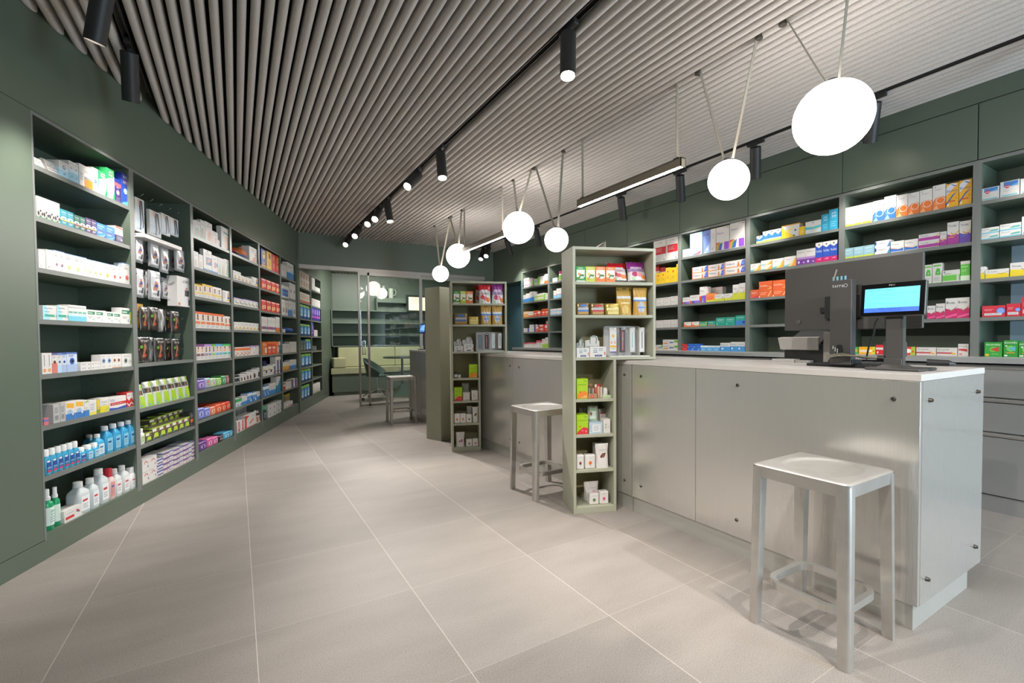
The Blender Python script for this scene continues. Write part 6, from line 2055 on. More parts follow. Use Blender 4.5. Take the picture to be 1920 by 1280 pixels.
ROWS = {
'La1': [(2.757, 1.977, 0.012, 0.0618, 0.0515, 'antifog', 22), (2.862, 1.977, 0.012, 0.1205, 0.0705, 'antifog', 22), (2.913, 1.977, 0.012, 0.0673, 0.0843, 'ltblue_eye'), (2.967, 1.977, 0.012, 0.0341, 0.1096, 'ltblue_eye'), (3.002, 1.977, 0.012, 0.0341, 0.1096, 'ltblue_eye'), (3.077, 1.977, 0.012, 0.1045, 0.1229, 'orange_eye'), (3.155, 1.977, 0.012, 0.0454, 0.1401, 'photo_blue'), (3.217, 1.977, 0.012, 0.0682, 0.1403, 'lens_green'), (3.291, 1.977, 0.012, 0.0681, 0.1833, 'lens_green'), (3.356, 1.977, 0.012, 0.0661, 0.1417, 'ao_purple'), (3.429, 1.977, 0.012, 0.0666, 0.2016, 'ao_blue')],
'La2': [(2.747, 1.721, 0.012, 0.0355, 0.1069, 'flower_white'), (2.783, 1.721, 0.012, 0.0355, 0.1069, 'flower_white'), (2.819, 1.721, 0.012, 0.0355, 0.1069, 'flower_white'), (2.856, 1.721, 0.012, 0.0355, 0.1069, 'flower_white'), (2.901, 1.721, 0.012, 0.0467, 0.0839, 'sys_teal'), (2.948, 1.721, 0.012, 0.0467, 0.0839, 'sys_teal'), (2.995, 1.721, 0.012, 0.0431, 0.0792, 'sys_green'), (3.039, 1.721, 0.012, 0.0431, 0.0792, 'sys_green'), (3.085, 1.721, 0.012, 0.0439, 0.0856, 'sys_purple'), (3.13, 1.721, 0.012, 0.0439, 0.0856, 'sys_purple'), (3.194, 1.721, 0.012, 0.0785, 0.0803, 'sys_blue'), (3.275, 1.721, 0.012, 0.0785, 0.0803, 'sys_blue'), (3.36, 1.721, 0.012, 0.069, 0.1018, 'white_violet')],
'La3': [(2.747, 1.467, 0.012, 0.0401, 0.0951, 'plain_white'), (2.798, 1.467, 0.012, 0.0465, 0.1025, 'plain_white'), (2.842, 1.467, 0.012, 0.0355, 0.1082, 'dot_lilac'), (2.879, 1.467, 0.012, 0.0355, 0.1082, 'dot_lilac'), (2.93, 1.467, 0.012, 0.0629, 0.1056, 'dot_green'), (2.994, 1.467, 0.012, 0.0629, 0.1056, 'dot_green'), (3.045, 1.467, 0.012, 0.0353, 0.1057, 'dot_green'), (3.088, 1.467, 0.012, 0.0437, 0.102, 'dot_amber'), (3.133, 1.467, 0.012, 0.0413, 0.1024, 'dot_amber'), (3.175, 1.467, 0.012, 0.0413, 0.1024, 'dot_amber'), (3.235, 1.467, 0.012, 0.0712, 0.1028, 'dot_amber'), (3.303, 1.467, 0.012, 0.0542, 0.1039, 'dot_red'), (3.355, 1.467, 0.012, 0.0422, 0.1087, 'dot_red'), (3.422, 1.467, 0.012, 0.0789, 0.1325, 'dot_red')],
'La4': [(2.785, 1.209, 0.012, 0.0869, 0.0719, 'bep'), (2.87, 1.209, 0.012, 0.075, 0.0787, 'bep'), (2.928, 1.209, 0.012, 0.0334, 0.0876, 'bep_slim'), (2.962, 1.209, 0.012, 0.0334, 0.0876, 'bep_slim'), (2.996, 1.209, 0.012, 0.0334, 0.0876, 'bep_slim'), (3.03, 1.209, 0.012, 0.0334, 0.0876, 'bep_slim'), (3.082, 1.209, 0.012, 0.067, 0.0706, 'greentop'), (3.151, 1.209, 0.012, 0.067, 0.0706, 'greentop'), (3.199, 1.209, 0.012, 0.0232, 0.0716, 'plain_white'), (3.244, 1.209, 0.012, 0.0628, 0.0685, 'greentop'), (3.309, 1.209, 0.012, 0.0628, 0.0685, 'greentop'), (3.393, 1.209, 0.012, 0.0925, 0.102, 'greentop'), (3.452, 1.209, 0.012, 0.0137, 0.0776, 'yellow_slim')],
'La5': [(2.741, 0.931, 0.012, 0.0302, 0.1072, 'evot'), (2.772, 0.931, 0.012, 0.0302, 0.1072, 'evot'), (2.806, 0.931, 0.012, 0.0333, 0.1055, 'eye_red'), (2.84, 0.931, 0.012, 0.0304, 0.1045, 'eye_light'), (2.872, 0.931, 0.012, 0.0299, 0.1036, 'eye_blue'), (2.927, 0.931, 0.012, 0.0746, 0.1058, 'eye_blue'), (3.028, 0.931, 0.012, 0.0777, 0.0232, 'flat_blue'), (3.028, 0.954, 0.012, 0.0777, 0.0232, 'flat_blue'), (3.11, 0.931, 0.012, 0.0747, 0.0229, 'flat_eye'), (3.11, 0.954, 0.012, 0.0747, 0.0229, 'flat_eye'), (3.179, 0.931, 0.012, 0.0491, 0.0852, 'eye_greyblue'), (3.229, 0.931, 0.012, 0.0491, 0.0852, 'eye_greyblue'), (3.278, 0.931, 0.012, 0.0391, 0.0843, 'eye_brown'), (3.318, 0.931, 0.012, 0.0391, 0.0843, 'eye_brown'), (3.413, 0.931, 0.012, 0.1246, 0.0839, 'eye_grey')],
'La6': [(2.74, 0.671, 0.012, 0.0304, 0.0353, 'pinkblue'), (2.808, 0.671, 0.012, 0.0433, 0.0977, 'grey_print'), (2.85, 0.671, 0.012, 0.0333, 0.0983, 'grey_print'), (2.903, 0.671, 0.012, 0.0672, 0.0966, 'blue_yellow'), (2.972, 0.671, 0.012, 0.0672, 0.0966, 'blue_yellow'), (3.027, 0.671, 0.012, 0.0352, 0.091, 'bluewhite'), (3.076, 0.671, 0.012, 0.0578, 0.084, 'yelblue'), (3.121, 0.671, 0.012, 0.0236, 0.0781, 'yellow_slim'), (3.174, 0.671, 0.012, 0.0719, 0.0859, 'yelwhite'), (3.298, 0.671, 0.012, 0.1601, 0.0784, 'wideredblue'), (3.408, 0.671, 0.012, 0.0437, 0.0946, 'redchev'), (3.453, 0.671, 0.012, 0.0437, 0.0946, 'redchev')],
'La7': [(2.749, 0.414, 0.012, 0.0388, 0.1297, 'desinf_small'), (2.788, 0.414, 0.012, 0.0388, 0.1297, 'desinf_small'), (2.828, 0.414, 0.012, 0.0388, 0.1297, 'desinf_small'), (2.868, 0.414, 0.012, 0.0388, 0.1297, 'desinf_small'), (2.908, 0.414, 0.012, 0.0388, 0.1297, 'desinf_small'), (2.948, 0.414, 0.012, 0.0388, 0.1297, 'desinf_small'), (2.994, 0.414, 0.012, 0.0488, 0.0861, 'desinf_small'), (3.048, 0.414, 0.012, 0.0518, 0.0883, 'desinf_mid'), (3.101, 0.414, 0.012, 0.0518, 0.0883, 'desinf_mid'), (3.218, 0.414, 0.1, 0.0575, 0.1164, 'desinf_mid2'), (3.14, 0.414, 0.012, 0.0655, 0.1314, 'desinf_mid2'), (3.215, 0.414, 0.012, 0.0707, 0.1654, 'desinf_big'), (3.291, 0.414, 0.012, 0.0674, 0.1666, 'desinf_big'), (3.368, 0.414, 0.012, 0.0672, 0.165, 'desinf_big'), (3.44, 0.414, 0.012, 0.0646, 0.1646, 'desinf_big')],
'La8': [(2.761, 0.126, 0.012, 0.0586, 0.2102, 'greenspray'), (2.817, 0.126, 0.012, 0.0413, 0.2046, 'greenspray'), (2.907, 0.126, 0.012, 0.14, 0.064, 'redwhite_lie'), (2.995, 0.126, 0.012, 0.0921, 0.178, 'clear_big'), (3.081, 0.126, 0.012, 0.0675, 0.1733, 'clear_mid'), (3.162, 0.126, 0.012, 0.078, 0.2069, 'clear_big'), (3.229, 0.126, 0.012, 0.046, 0.1895, 'pinkbottle'), (3.289, 0.126, 0.012, 0.0657, 0.1697, 'clear_red'), (3.365, 0.126, 0.012, 0.0729, 0.1717, 'clear_red'), (3.435, 0.126, 0.012, 0.0568, 0.1406, 'white_red_bottle')],
'Lb0': [(3.653, 1.857, 0.05, 0.1033, 0.2292, 'stocking'), (3.84, 1.865, 0.05, 0.1453, 0.182, 'stocking'), (3.978, 1.905, 0.05, 0.1184, 0.1581, 'stocking'), (4.102, 1.927, 0.05, 0.1174, 0.1354, 'stocking'), (3.849, 1.812, 0, 0.502, 0.026, 'white_tray')],
'Lb1': [(3.65, 1.642, 0.05, 0.0998, 0.1774, 'bag_brace'), (3.806, 1.669, 0.09, 0.0477, 0.1654, 'bag_brace'), (3.813, 1.635, 0.04, 0.1303, 0.1924, 'bag_brace'), (3.965, 1.618, 0.05, 0.1241, 0.1952, 'bag_brace'), (4.156, 1.656, 0.09, 0.0695, 0.1881, 'bag_brace'), (4.15, 1.653, 0.03, 0.1485, 0.1777, 'bag_brace')],
'Lb2': [(3.647, 1.401, 0.05, 0.0998, 0.2, 'bag_brace'), (3.801, 1.412, 0.09, 0.0438, 0.1995, 'bag_brace'), (3.812, 1.395, 0.04, 0.1503, 0.2144, 'bag_brace'), (4.022, 1.424, 0.08, 0.0913, 0.1629, 'bag_brace'), (4.121, 1.395, 0.08, 0.0917, 0.207, 'bag_brace'), (4.169, 1.373, 0.02, 0.229, 0.2372, 'wrist_carton')],
'Lb3': [(3.681, 1.192, 0.08, 0.068, 0.1667, 'bag_yellow'), (3.648, 1.171, 0.03, 0.0868, 0.165, 'bag_black'), (3.762, 1.173, 0.03, 0.1259, 0.1698, 'bag_black'), (3.911, 1.165, 0.05, 0.0709, 0.1739, 'bag_silver'), (4.054, 1.165, 0.08, 0.0775, 0.1769, 'bag_black'), (4.056, 1.159, 0.03, 0.1166, 0.1704, 'bag_black')],
'Lb4': [(3.629, 0.948, 0.03, 0.1397, 0.1777, 'bag_black'), (3.79, 0.941, 0.06, 0.0465, 0.1844, 'bag_silver'), (3.827, 0.941, 0.03, 0.1249, 0.1777, 'bag_black'), (4.025, 0.936, 0.07, 0.0901, 0.1789, 'bag_black'), (4.051, 0.937, 0.03, 0.105, 0.1753, 'bag_black')],
'Lb5': [(3.564, 0.641, 0.012, 0.0797, 0.1566, 'pouch_lime'), (3.66, 0.641, 0.012, 0.0986, 0.17, 'pouch_lime'), (3.761, 0.641, 0.012, 0.0986, 0.17, 'pouch_lime'), (3.863, 0.641, 0.012, 0.0986, 0.17, 'pouch_lime'), (3.964, 0.641, 0.012, 0.0986, 0.17, 'pouch_lime'), (4.065, 0.641, 0.012, 0.0986, 0.17, 'pouch_lime'), (4.166, 0.641, 0.012, 0.0986, 0.17, 'pouch_lime'), (4.088, 0.641, 0.14, 0.148, 0.1605, 'pouch_lime'), (4.409, 0.641, 0.16, 0.1877, 0.1555, 'pouch_lime')],
'Lb6': [(3.548, 0.394, 0.012, 0.0511, 0.1071, 'white_jar'), (3.613, 0.394, 0.012, 0.0731, 0.0688, 'brown_lime'), (3.699, 0.394, 0.012, 0.085, 0.0885, 'brown_lime'), (3.786, 0.394, 0.012, 0.085, 0.0885, 'brown_lime'), (3.873, 0.394, 0.012, 0.085, 0.0885, 'brown_lime'), (3.96, 0.394, 0.012, 0.085, 0.0885, 'brown_lime'), (4.048, 0.394, 0.012, 0.085, 0.0885, 'brown_lime'), (4.135, 0.394, 0.012, 0.085, 0.0885, 'brown_lime'), (3.764, 0.394, 0.1, 0.0689, 0.0968, 'brown_lime'), (3.822, 0.462, 0.09, 0.096, 0.063, 'brown_lime'), (3.912, 0.466, 0.09, 0.0716, 0.0658, 'brown_lime'), (3.986, 0.466, 0.09, 0.0716, 0.0658, 'brown_lime'), (4.066, 0.464, 0.09, 0.077, 0.0722, 'brown_lime'), (4.145, 0.464, 0.09, 0.077, 0.0722, 'brown_lime'), (4.224, 0.464, 0.09, 0.077, 0.0722, 'brown_lime'), (4.293, 0.394, 0.08, 0.0818, 0.1219, 'grey_print'), (4.223, 0.394, 0.012, 0.0674, 0.1145, 'dark_orange')],
'Lb7': [(3.571, 0.119, 0.012, 0.0838, 0.0837, 'dial_white'), (3.571, 0.203, 0.012, 0.0838, 0.0837, 'dial_white'), (3.657, 0.119, 0.012, 0.0838, 0.0837, 'dial_white'), (3.657, 0.203, 0.012, 0.0838, 0.0837, 'dial_white'), (3.742, 0.119, 0.012, 0.0719, 0.0414, 'tube_blue'), (3.742, 0.161, 0.012, 0.0719, 0.0414, 'tube_blue'), (3.742, 0.202, 0.012, 0.0719, 0.0414, 'tube_blue'), (3.852, 0.119, 0.012, 0.1318, 0.0378, 'slab_blue'), (3.852, 0.157, 0.012, 0.1318, 0.0378, 'slab_blue'), (3.852, 0.195, 0.012, 0.1318, 0.0378, 'slab_blue'), (3.852, 0.233, 0.012, 0.1318, 0.0378, 'slab_blue'), (3.992, 0.119, 0.012, 0.1326, 0.0361, 'slab_blue'), (3.992, 0.155, 0.012, 0.1326, 0.0361, 'slab_blue'), (3.992, 0.191, 0.012, 0.1326, 0.0361, 'slab_blue'), (3.992, 0.228, 0.012, 0.1326, 0.0361, 'slab_blue'), (4.133, 0.119, 0.012, 0.1305, 0.037, 'slab_blue'), (4.133, 0.156, 0.012, 0.1305, 0.037, 'slab_blue'), (4.133, 0.193, 0.012, 0.1305, 0.037, 'slab_blue'), (4.133, 0.231, 0.012, 0.1305, 0.037, 'slab_blue'), (4.243, 0.119, 0.012, 0.0738, 0.0301, 'slab_blue'), (4.243, 0.149, 0.012, 0.0738, 0.0301, 'slab_blue'), (4.243, 0.18, 0.012, 0.0738, 0.0301, 'slab_blue'), (4.243, 0.21, 0.012, 0.0738, 0.0301, 'slab_blue'), (4.243, 0.24, 0.012, 0.0738, 0.0301, 'slab_blue')],
'Lc1': [(4.328, 1.982, 0.012, 0.0399, 0.13, 'insole_white'), (4.399, 1.982, 0.012, 0.0902, 0.1386, 'insole_teal'), (4.489, 1.982, 0.012, 0.0786, 0.1658, 'insole_teal'), (4.603, 1.982, 0.012, 0.1369, 0.1748, 'foot_white'), (4.729, 1.982, 0.012, 0.11, 0.122, 'foot_white'), (4.803, 1.982, 0.012, 0.0341, 0.0606, 'insole_white'), (4.946, 1.982, 0.012, 0.1792, 0.2095, 'foot_band')],
'Lc2': [(4.354, 1.72, 0.012, 0.0884, 0.133, 'insole_white'), (4.443, 1.72, 0.012, 0.0731, 0.1218, 'insole_white'), (4.569, 1.72, 0.012, 0.1594, 0.1835, 'photo_white'), (4.711, 1.72, 0.012, 0.1136, 0.1587, 'photo_blue2'), (4.807, 1.72, 0.012, 0.0684, 0.1601, 'stripe_green'), (4.877, 1.72, 0.012, 0.0684, 0.1601, 'stripe_green'), (4.98, 1.72, 0.012, 0.1281, 0.1694, 'stripe_green')],
'Lc3': [(4.345, 1.473, 0.012, 0.0691, 0.1047, 'tab_yellow'), (4.416, 1.473, 0.012, 0.0691, 0.1047, 'tab_yellow'), (4.503, 1.473, 0.012, 0.0934, 0.122, 'tab_yellow'), (4.599, 1.473, 0.012, 0.0934, 0.122, 'tab_yellow'), (4.697, 1.473, 0.012, 0.091, 0.1188, 'tab_yellow2'), (4.79, 1.473, 0.012, 0.091, 0.1188, 'tab_yellow2'), (4.953, 1.473, 0.012, 0.1756, 0.109, 'photo_plain')],
'Lc4': [(4.36, 1.206, 0.012, 0.0928, 0.1404, 'tab_orange'), (4.455, 1.206, 0.012, 0.0928, 0.1404, 'tab_orange'), (4.551, 1.206, 0.012, 0.0928, 0.1404, 'tab_orange'), (4.646, 1.206, 0.012, 0.0928, 0.1404, 'tab_orange'), (4.741, 1.206, 0.012, 0.0928, 0.1404, 'tab_orange'), (4.836, 1.206, 0.012, 0.0928, 0.1404, 'tab_orange'), (4.926, 1.206, 0.012, 0.0773, 0.1288, 'tab_orange2'), (5.005, 1.206, 0.012, 0.0773, 0.1288, 'tab_orange2')],
'Lc5': [(4.353, 0.931, 0.012, 0.071, 0.1354, 'tab_purple'), (4.426, 0.931, 0.012, 0.071, 0.1354, 'tab_purple'), (4.5, 0.931, 0.012, 0.0653, 0.136, 'tab_lilac'), (4.567, 0.931, 0.012, 0.0653, 0.136, 'tab_lilac'), (4.643, 0.931, 0.012, 0.0733, 0.1348, 'tab_green'), (4.721, 0.931, 0.012, 0.0688, 0.1362, 'tab_blue'), (4.791, 0.931, 0.012, 0.0688, 0.1362, 'tab_blue'), (4.883, 0.931, 0.012, 0.1006, 0.135, 'tab_green2'), (4.987, 0.931, 0.012, 0.1006, 0.135, 'tab_green2')],
'Lc6': [(4.397, 0.678, 0.012, 0.1367, 0.0803, 'pads_purple'), (4.521, 0.678, 0.012, 0.0932, 0.0881, 'pads_mixed'), (4.63, 0.678, 0.012, 0.1118, 0.0779, 'pads_mixed2'), (4.747, 0.678, 0.012, 0.106, 0.0702, 'pads_lime'), (4.858, 0.678, 0.012, 0.0987, 0.0829, 'pads_green'), (4.943, 0.678, 0.012, 0.0552, 0.0792, 'pads_pink')],
'Lc7': [(4.381, 0.421, 0.012, 0.1176, 0.0972, 'pads_peri'), (4.501, 0.421, 0.012, 0.1075, 0.0819, 'pads_peri'), (4.613, 0.421, 0.012, 0.0998, 0.0775, 'pads_salmon'), (4.728, 0.421, 0.012, 0.1148, 0.0814, 'pads_orange'), (4.84, 0.421, 0.012, 0.0905, 0.0797, 'pads_orange'), (4.943, 0.421, 0.012, 0.1, 0.081, 'pads_red'), (5.007, 0.395, 0.16, 0.2852, 0.0939, 'pads_red')],
'Lc8': [(4.402, 0.15, 0.012, 0.1477, 0.0741, 'pads_violet'), (4.536, 0.15, 0.012, 0.1007, 0.0754, 'pads_pink2'), (4.647, 0.15, 0.012, 0.1062, 0.0661, 'pads_pink2'), (4.762, 0.15, 0.012, 0.107, 0.0553, 'pads_black'), (4.887, 0.15, 0.012, 0.1235, 0.0625, 'pads_sky'), (5.01, 0.15, 0.012, 0.1031, 0.059, 'pads_sky')],
'Ld1': [(5.225, 1.98, 0.012, 0.1992, 0.0547, 'bag_redblack'), (5.444, 1.98, 0.012, 0.2145, 0.1103, 'bag_orange'), (5.688, 1.98, 0.012, 0.2355, 0.1646, 'carton_orange2')],
'Ld2': [(5.169, 1.718, 0.012, 0.0981, 0.0927, 'gold_carton'), (5.269, 1.718, 0.012, 0.0981, 0.0927, 'gold_carton'), (5.371, 1.718, 0.012, 0.0964, 0.0663, 'gold_carton'), (5.47, 1.718, 0.012, 0.0964, 0.0663, 'gold_carton'), (5.569, 1.718, 0.012, 0.0964, 0.0663, 'gold_carton'), (5.73, 1.718, 0.012, 0.2064, 0.0955, 'photo_plain')],
'Ld3': [(5.189, 1.468, 0.012, 0.1202, 0.071, 'violet_top'), (5.312, 1.468, 0.012, 0.1202, 0.071, 'violet_top'), (5.435, 1.468, 0.012, 0.1095, 0.0766, 'violet_top'), (5.547, 1.468, 0.012, 0.1095, 0.0766, 'violet_top'), (5.659, 1.468, 0.012, 0.1095, 0.0766, 'violet_top'), (5.772, 1.468, 0.012, 0.1095, 0.0766, 'violet_top')],
'Ld4': [(5.155, 1.21, 0.012, 0.0868, 0.0785, 'wh_amber'), (5.244, 1.21, 0.012, 0.0868, 0.0785, 'wh_amber'), (5.347, 1.21, 0.012, 0.1037, 0.0834, 'wh_amber'), (5.453, 1.21, 0.012, 0.1037, 0.0834, 'wh_amber'), (5.56, 1.21, 0.012, 0.1037, 0.0834, 'wh_amber'), (5.666, 1.21, 0.012, 0.1037, 0.0834, 'wh_amber'), (5.772, 1.21, 0.012, 0.1037, 0.0834, 'wh_amber')],
'Ld5': [(5.169, 0.937, 0.012, 0.1022, 0.0925, 'wh_orange'), (5.273, 0.937, 0.012, 0.1022, 0.0925, 'wh_orange'), (5.378, 0.937, 0.012, 0.1022, 0.0925, 'wh_orange'), (5.483, 0.937, 0.012, 0.1022, 0.0925, 'wh_orange'), (5.621, 0.937, 0.012, 0.1452, 0.1025, 'wh_lilac'), (5.771, 0.937, 0.012, 0.1316, 0.1058, 'wh_lilac')],
'Ld6': [(5.14, 0.669, 0.012, 0.06, 0.077, 'jar_black'), (5.204, 0.669, 0.012, 0.0528, 0.0755, 'jar_black'), (5.276, 0.669, 0.012, 0.0768, 0.0734, 'wh_black'), (5.355, 0.669, 0.012, 0.0768, 0.0734, 'wh_black'), (5.443, 0.669, 0.012, 0.0788, 0.0862, 'wh_black'), (5.524, 0.669, 0.012, 0.0788, 0.0862, 'wh_black'), (5.644, 0.669, 0.012, 0.1396, 0.1004, 'wh_black'), (5.785, 0.669, 0.012, 0.1177, 0.1173, 'wh_black')],
'Ld7': [(5.151, 0.42, 0.012, 0.07, 0.0797, 'gr_white'), (5.223, 0.42, 0.012, 0.07, 0.0797, 'gr_white'), (5.309, 0.42, 0.012, 0.0716, 0.0843, 'bl_white'), (5.383, 0.42, 0.012, 0.0716, 0.0843, 'bl_white'), (5.493, 0.42, 0.012, 0.1253, 0.1032, 'bl_blue'), (5.632, 0.42, 0.012, 0.1322, 0.0967, 'bl_blue'), (5.776, 0.42, 0.012, 0.1322, 0.0926, 'bl_white')],
'Ld8': [(5.176, 0.155, 0.012, 0.098, 0.1095, 'red_panel'), (5.276, 0.155, 0.012, 0.098, 0.1095, 'red_panel'), (5.659, 0.155, 0.15, 0.2404, 0.1946, 'grey_print'), (5.499, 0.155, 0.012, 0.3176, 0.1382, 'red_corner'), (5.717, 0.155, 0.012, 0.0719, 0.1449, 'bag_brownwhite'), (5.8, 0.155, 0.012, 0.0742, 0.1327, 'bag_brownwhite')],
'Le1': [(6.029, 1.978, 0.012, 0.1667, 0.2122, 'bl_yellow'), (6.226, 1.978, 0.012, 0.1825, 0.2199, 'ye_disc'), (6.392, 1.978, 0.012, 0.1301, 0.2183, 'rd_disc'), (6.552, 1.978, 0.012, 0.168, 0.2203, 'rd_disc')],
'Le2': [(6.012, 1.717, 0.012, 0.1755, 0.1236, 'rd_orange'), (6.192, 1.717, 0.012, 0.1755, 0.1236, 'rd_orange'), (6.372, 1.717, 0.012, 0.1755, 0.1236, 'rd_orange'), (6.552, 1.717, 0.012, 0.1755, 0.1236, 'rd_orange')],
'Le3': [(5.996, 1.456, 0.012, 0.1747, 0.1308, 'rd_orange'), (6.175, 1.456, 0.012, 0.1747, 0.1308, 'rd_orange'), (6.355, 1.456, 0.012, 0.1747, 0.1308, 'rd_orange'), (6.534, 1.456, 0.012, 0.1747, 0.1308, 'rd_orange')],
'Le4': [(5.958, 1.207, 0.012, 0.0959, 0.1758, 'wh_redblue'), (6.056, 1.207, 0.012, 0.0959, 0.1758, 'wh_redblue'), (6.17, 1.207, 0.012, 0.0969, 0.1772, 'wh_redblue'), (6.27, 1.207, 0.012, 0.0969, 0.1772, 'wh_redblue'), (6.369, 1.207, 0.012, 0.0969, 0.1772, 'wh_redblue'), (6.491, 1.207, 0.012, 0.1062, 0.1966, 'wh_orangelow'), (6.6, 1.207, 0.012, 0.1062, 0.1966, 'wh_orangelow')],
'Le5': [(6, 0.926, 0.012, 0.1747, 0.1528, 'or_white'), (6.179, 0.926, 0.012, 0.1562, 0.1576, 'or_red'), (6.339, 0.926, 0.012, 0.1562, 0.1576, 'or_red'), (6.486, 0.926, 0.012, 0.1124, 0.1565, 'or_white'), (6.604, 0.926, 0.012, 0.0973, 0.1591, 'bl_blue')],
'Le6': [(6.004, 0.671, 0.012, 0.1702, 0.115, 'wh_navy'), (6.178, 0.671, 0.012, 0.1702, 0.115, 'wh_navy'), (6.329, 0.671, 0.012, 0.1024, 0.1268, 'navy_white'), (6.357, 0.671, 0.12, 0.1739, 0.1699, 'navy_plain'), (6.536, 0.671, 0.12, 0.1739, 0.1699, 'navy_plain'), (6.455, 0.671, 0.012, 0.1135, 0.2177, 'navy_white'), (6.572, 0.671, 0.012, 0.1135, 0.2177, 'navy_white')],
'Le7': [(5.963, 0.423, 0.012, 0.1041, 0.124, 'bl_blue'), (6.07, 0.423, 0.012, 0.1041, 0.124, 'bl_blue'), (6.197, 0.423, 0.012, 0.1241, 0.1374, 'bl_white'), (6.325, 0.423, 0.012, 0.1241, 0.1374, 'bl_white'), (6.496, 0.423, 0.012, 0.1788, 0.2067, 'bl_tealtall')],
'Le8': [(5.968, 0.152, 0.012, 0.1261, 0.1641, 'green_cap'), (6.151, 0.152, 0.012, 0.1575, 0.0752, 'dotbox'), (6.151, 0.228, 0.012, 0.1575, 0.0752, 'dotbox'), (6.313, 0.152, 0.012, 0.1575, 0.0752, 'dotbox'), (6.313, 0.228, 0.012, 0.1575, 0.0752, 'dotbox'), (6.473, 0.152, 0.012, 0.129, 0.0781, 'dotbox'), (6.473, 0.23, 0.012, 0.129, 0.0781, 'dotbox'), (6.605, 0.152, 0.012, 0.129, 0.0781, 'dotbox'), (6.605, 0.23, 0.012, 0.129, 0.0781, 'dotbox')],
'Lf1': [(6.835, 1.969, 0.012, 0.2418, 0.1618, 'wh_plain2'), (7.142, 1.969, 0.012, 0.3129, 0.2354, 'bl_white')],
'Lf2': [(6.878, 1.688, 0.012, 0.3236, 0.1623, 'bl_label'), (7.151, 1.688, 0.012, 0.1636, 0.239, 'wh_oval'), (7.319, 1.688, 0.012, 0.1636, 0.239, 'wh_oval')],
'Lf3': [(6.771, 1.443, 0.012, 0.1408, 0.2123, 'wh_photo'), (6.915, 1.443, 0.012, 0.1408, 0.2123, 'wh_photo'), (7.105, 1.443, 0.012, 0.2103, 0.2275, 'bl_white'), (7.303, 1.443, 0.012, 0.156, 0.231, 'wh_photo')],
'Lf4': [(6.828, 1.207, 0.012, 0.155, 0.0467, 'white_roll'), (7.131, 1.207, 0.012, 0.4136, 0.0762, 'blue_cushion')],
'Lf5': [(6.781, 0.928, 0.012, 0.1528, 0.1238, 'wh_plain2'), (6.938, 0.928, 0.012, 0.1528, 0.1238, 'wh_plain2'), (7.12, 0.928, 0.012, 0.1755, 0.1524, 'wh_plain2'), (7.3, 0.928, 0.012, 0.1755, 0.1524, 'wh_plain2'), (7.578, 0.928, 0.15, 0.2106, 0.2325, 'blue_bottle'), (7.814, 0.928, 0.15, 0.2246, 0.2343, 'blue_bottle')],
'Lf6': [(6.772, 0.686, 0.012, 0.1471, 0.1138, 'ye_white'), (6.922, 0.686, 0.012, 0.1471, 0.1138, 'ye_white'), (7.069, 0.686, 0.012, 0.1124, 0.1317, 'bl_white'), (7.184, 0.686, 0.012, 0.1124, 0.1317, 'bl_white'), (7.3, 0.686, 0.012, 0.1124, 0.1317, 'bl_white')],
'Lf7': [(6.744, 0.423, 0.012, 0.0918, 0.0847, 'red_slim'), (6.868, 0.423, 0.012, 0.127, 0.094, 'wh_plain2'), (6.999, 0.423, 0.012, 0.127, 0.094, 'wh_plain2'), (7.171, 0.423, 0.012, 0.1695, 0.1153, 'wh_purple'), (7.345, 0.423, 0.012, 0.1695, 0.1153, 'wh_purple')],
'Lf8': [(6.801, 0.168, 0.012, 0.1973, 0.0625, 'wh_amber'), (7.023, 0.168, 0.012, 0.2112, 0.064, 'wh_redblue'), (7.264, 0.168, 0.12, 0.1938, 0.1457, 'yellow_bag'), (7.463, 0.168, 0.12, 0.1938, 0.1457, 'yellow_bag'), (7.662, 0.168, 0.12, 0.1938, 0.1457, 'yellow_bag')],
'Lg1': [(7.725, 1.934, 0.012, 0.1575, 0.2482, 'tan_photo'), (7.886, 1.934, 0.012, 0.1575, 0.2482, 'tan_photo'), (8.048, 1.934, 0.012, 0.1575, 0.2482, 'tan_photo'), (8.209, 1.934, 0.012, 0.1575, 0.2482, 'tan_photo')],
'Lg2': [(7.685, 1.7, 0.012, 0.1253, 0.1534, 'tan_orange'), (7.813, 1.7, 0.012, 0.1253, 0.1534, 'tan_orange'), (7.942, 1.7, 0.012, 0.1253, 0.1534, 'tan_orange'), (8.07, 1.7, 0.012, 0.1253, 0.1534, 'tan_orange'), (8.199, 1.7, 0.012, 0.1253, 0.1534, 'tan_orange')],
'Lg3': [(7.717, 1.442, 0.012, 0.2137, 0.2257, 'pack_blue'), (7.936, 1.442, 0.012, 0.2137, 0.2257, 'pack_blue'), (8.155, 1.442, 0.012, 0.2137, 0.2257, 'pack_blue')],
'Lg4': [(7.72, 1.172, 0.012, 0.2088, 0.1851, 'pack_blue'), (7.934, 1.172, 0.012, 0.2088, 0.1851, 'pack_blue'), (8.148, 1.172, 0.012, 0.2088, 0.1851, 'pack_blue')],
'Lg5': [(7.702, 0.928, 0.012, 0.1543, 0.1597, 'grey_pack'), (7.86, 0.928, 0.012, 0.1543, 0.1597, 'grey_pack'), (8.039, 0.928, 0.012, 0.1608, 0.189, 'pack_blue'), (8.204, 0.928, 0.012, 0.1608, 0.189, 'pack_blue')],
'Lg6': [(7.743, 0.676, 0.012, 0.235, 0.2086, 'pack_blue'), (7.984, 0.676, 0.012, 0.235, 0.2086, 'pack_blue'), (8.225, 0.676, 0.012, 0.235, 0.2086, 'pack_blue')],
'Lg7': [(7.718, 0.442, 0.012, 0.2065, 0.2015, 'pack_blue'), (7.93, 0.442, 0.012, 0.2065, 0.2015, 'pack_blue'), (8.141, 0.442, 0.012, 0.2065, 0.2015, 'pack_blue')],
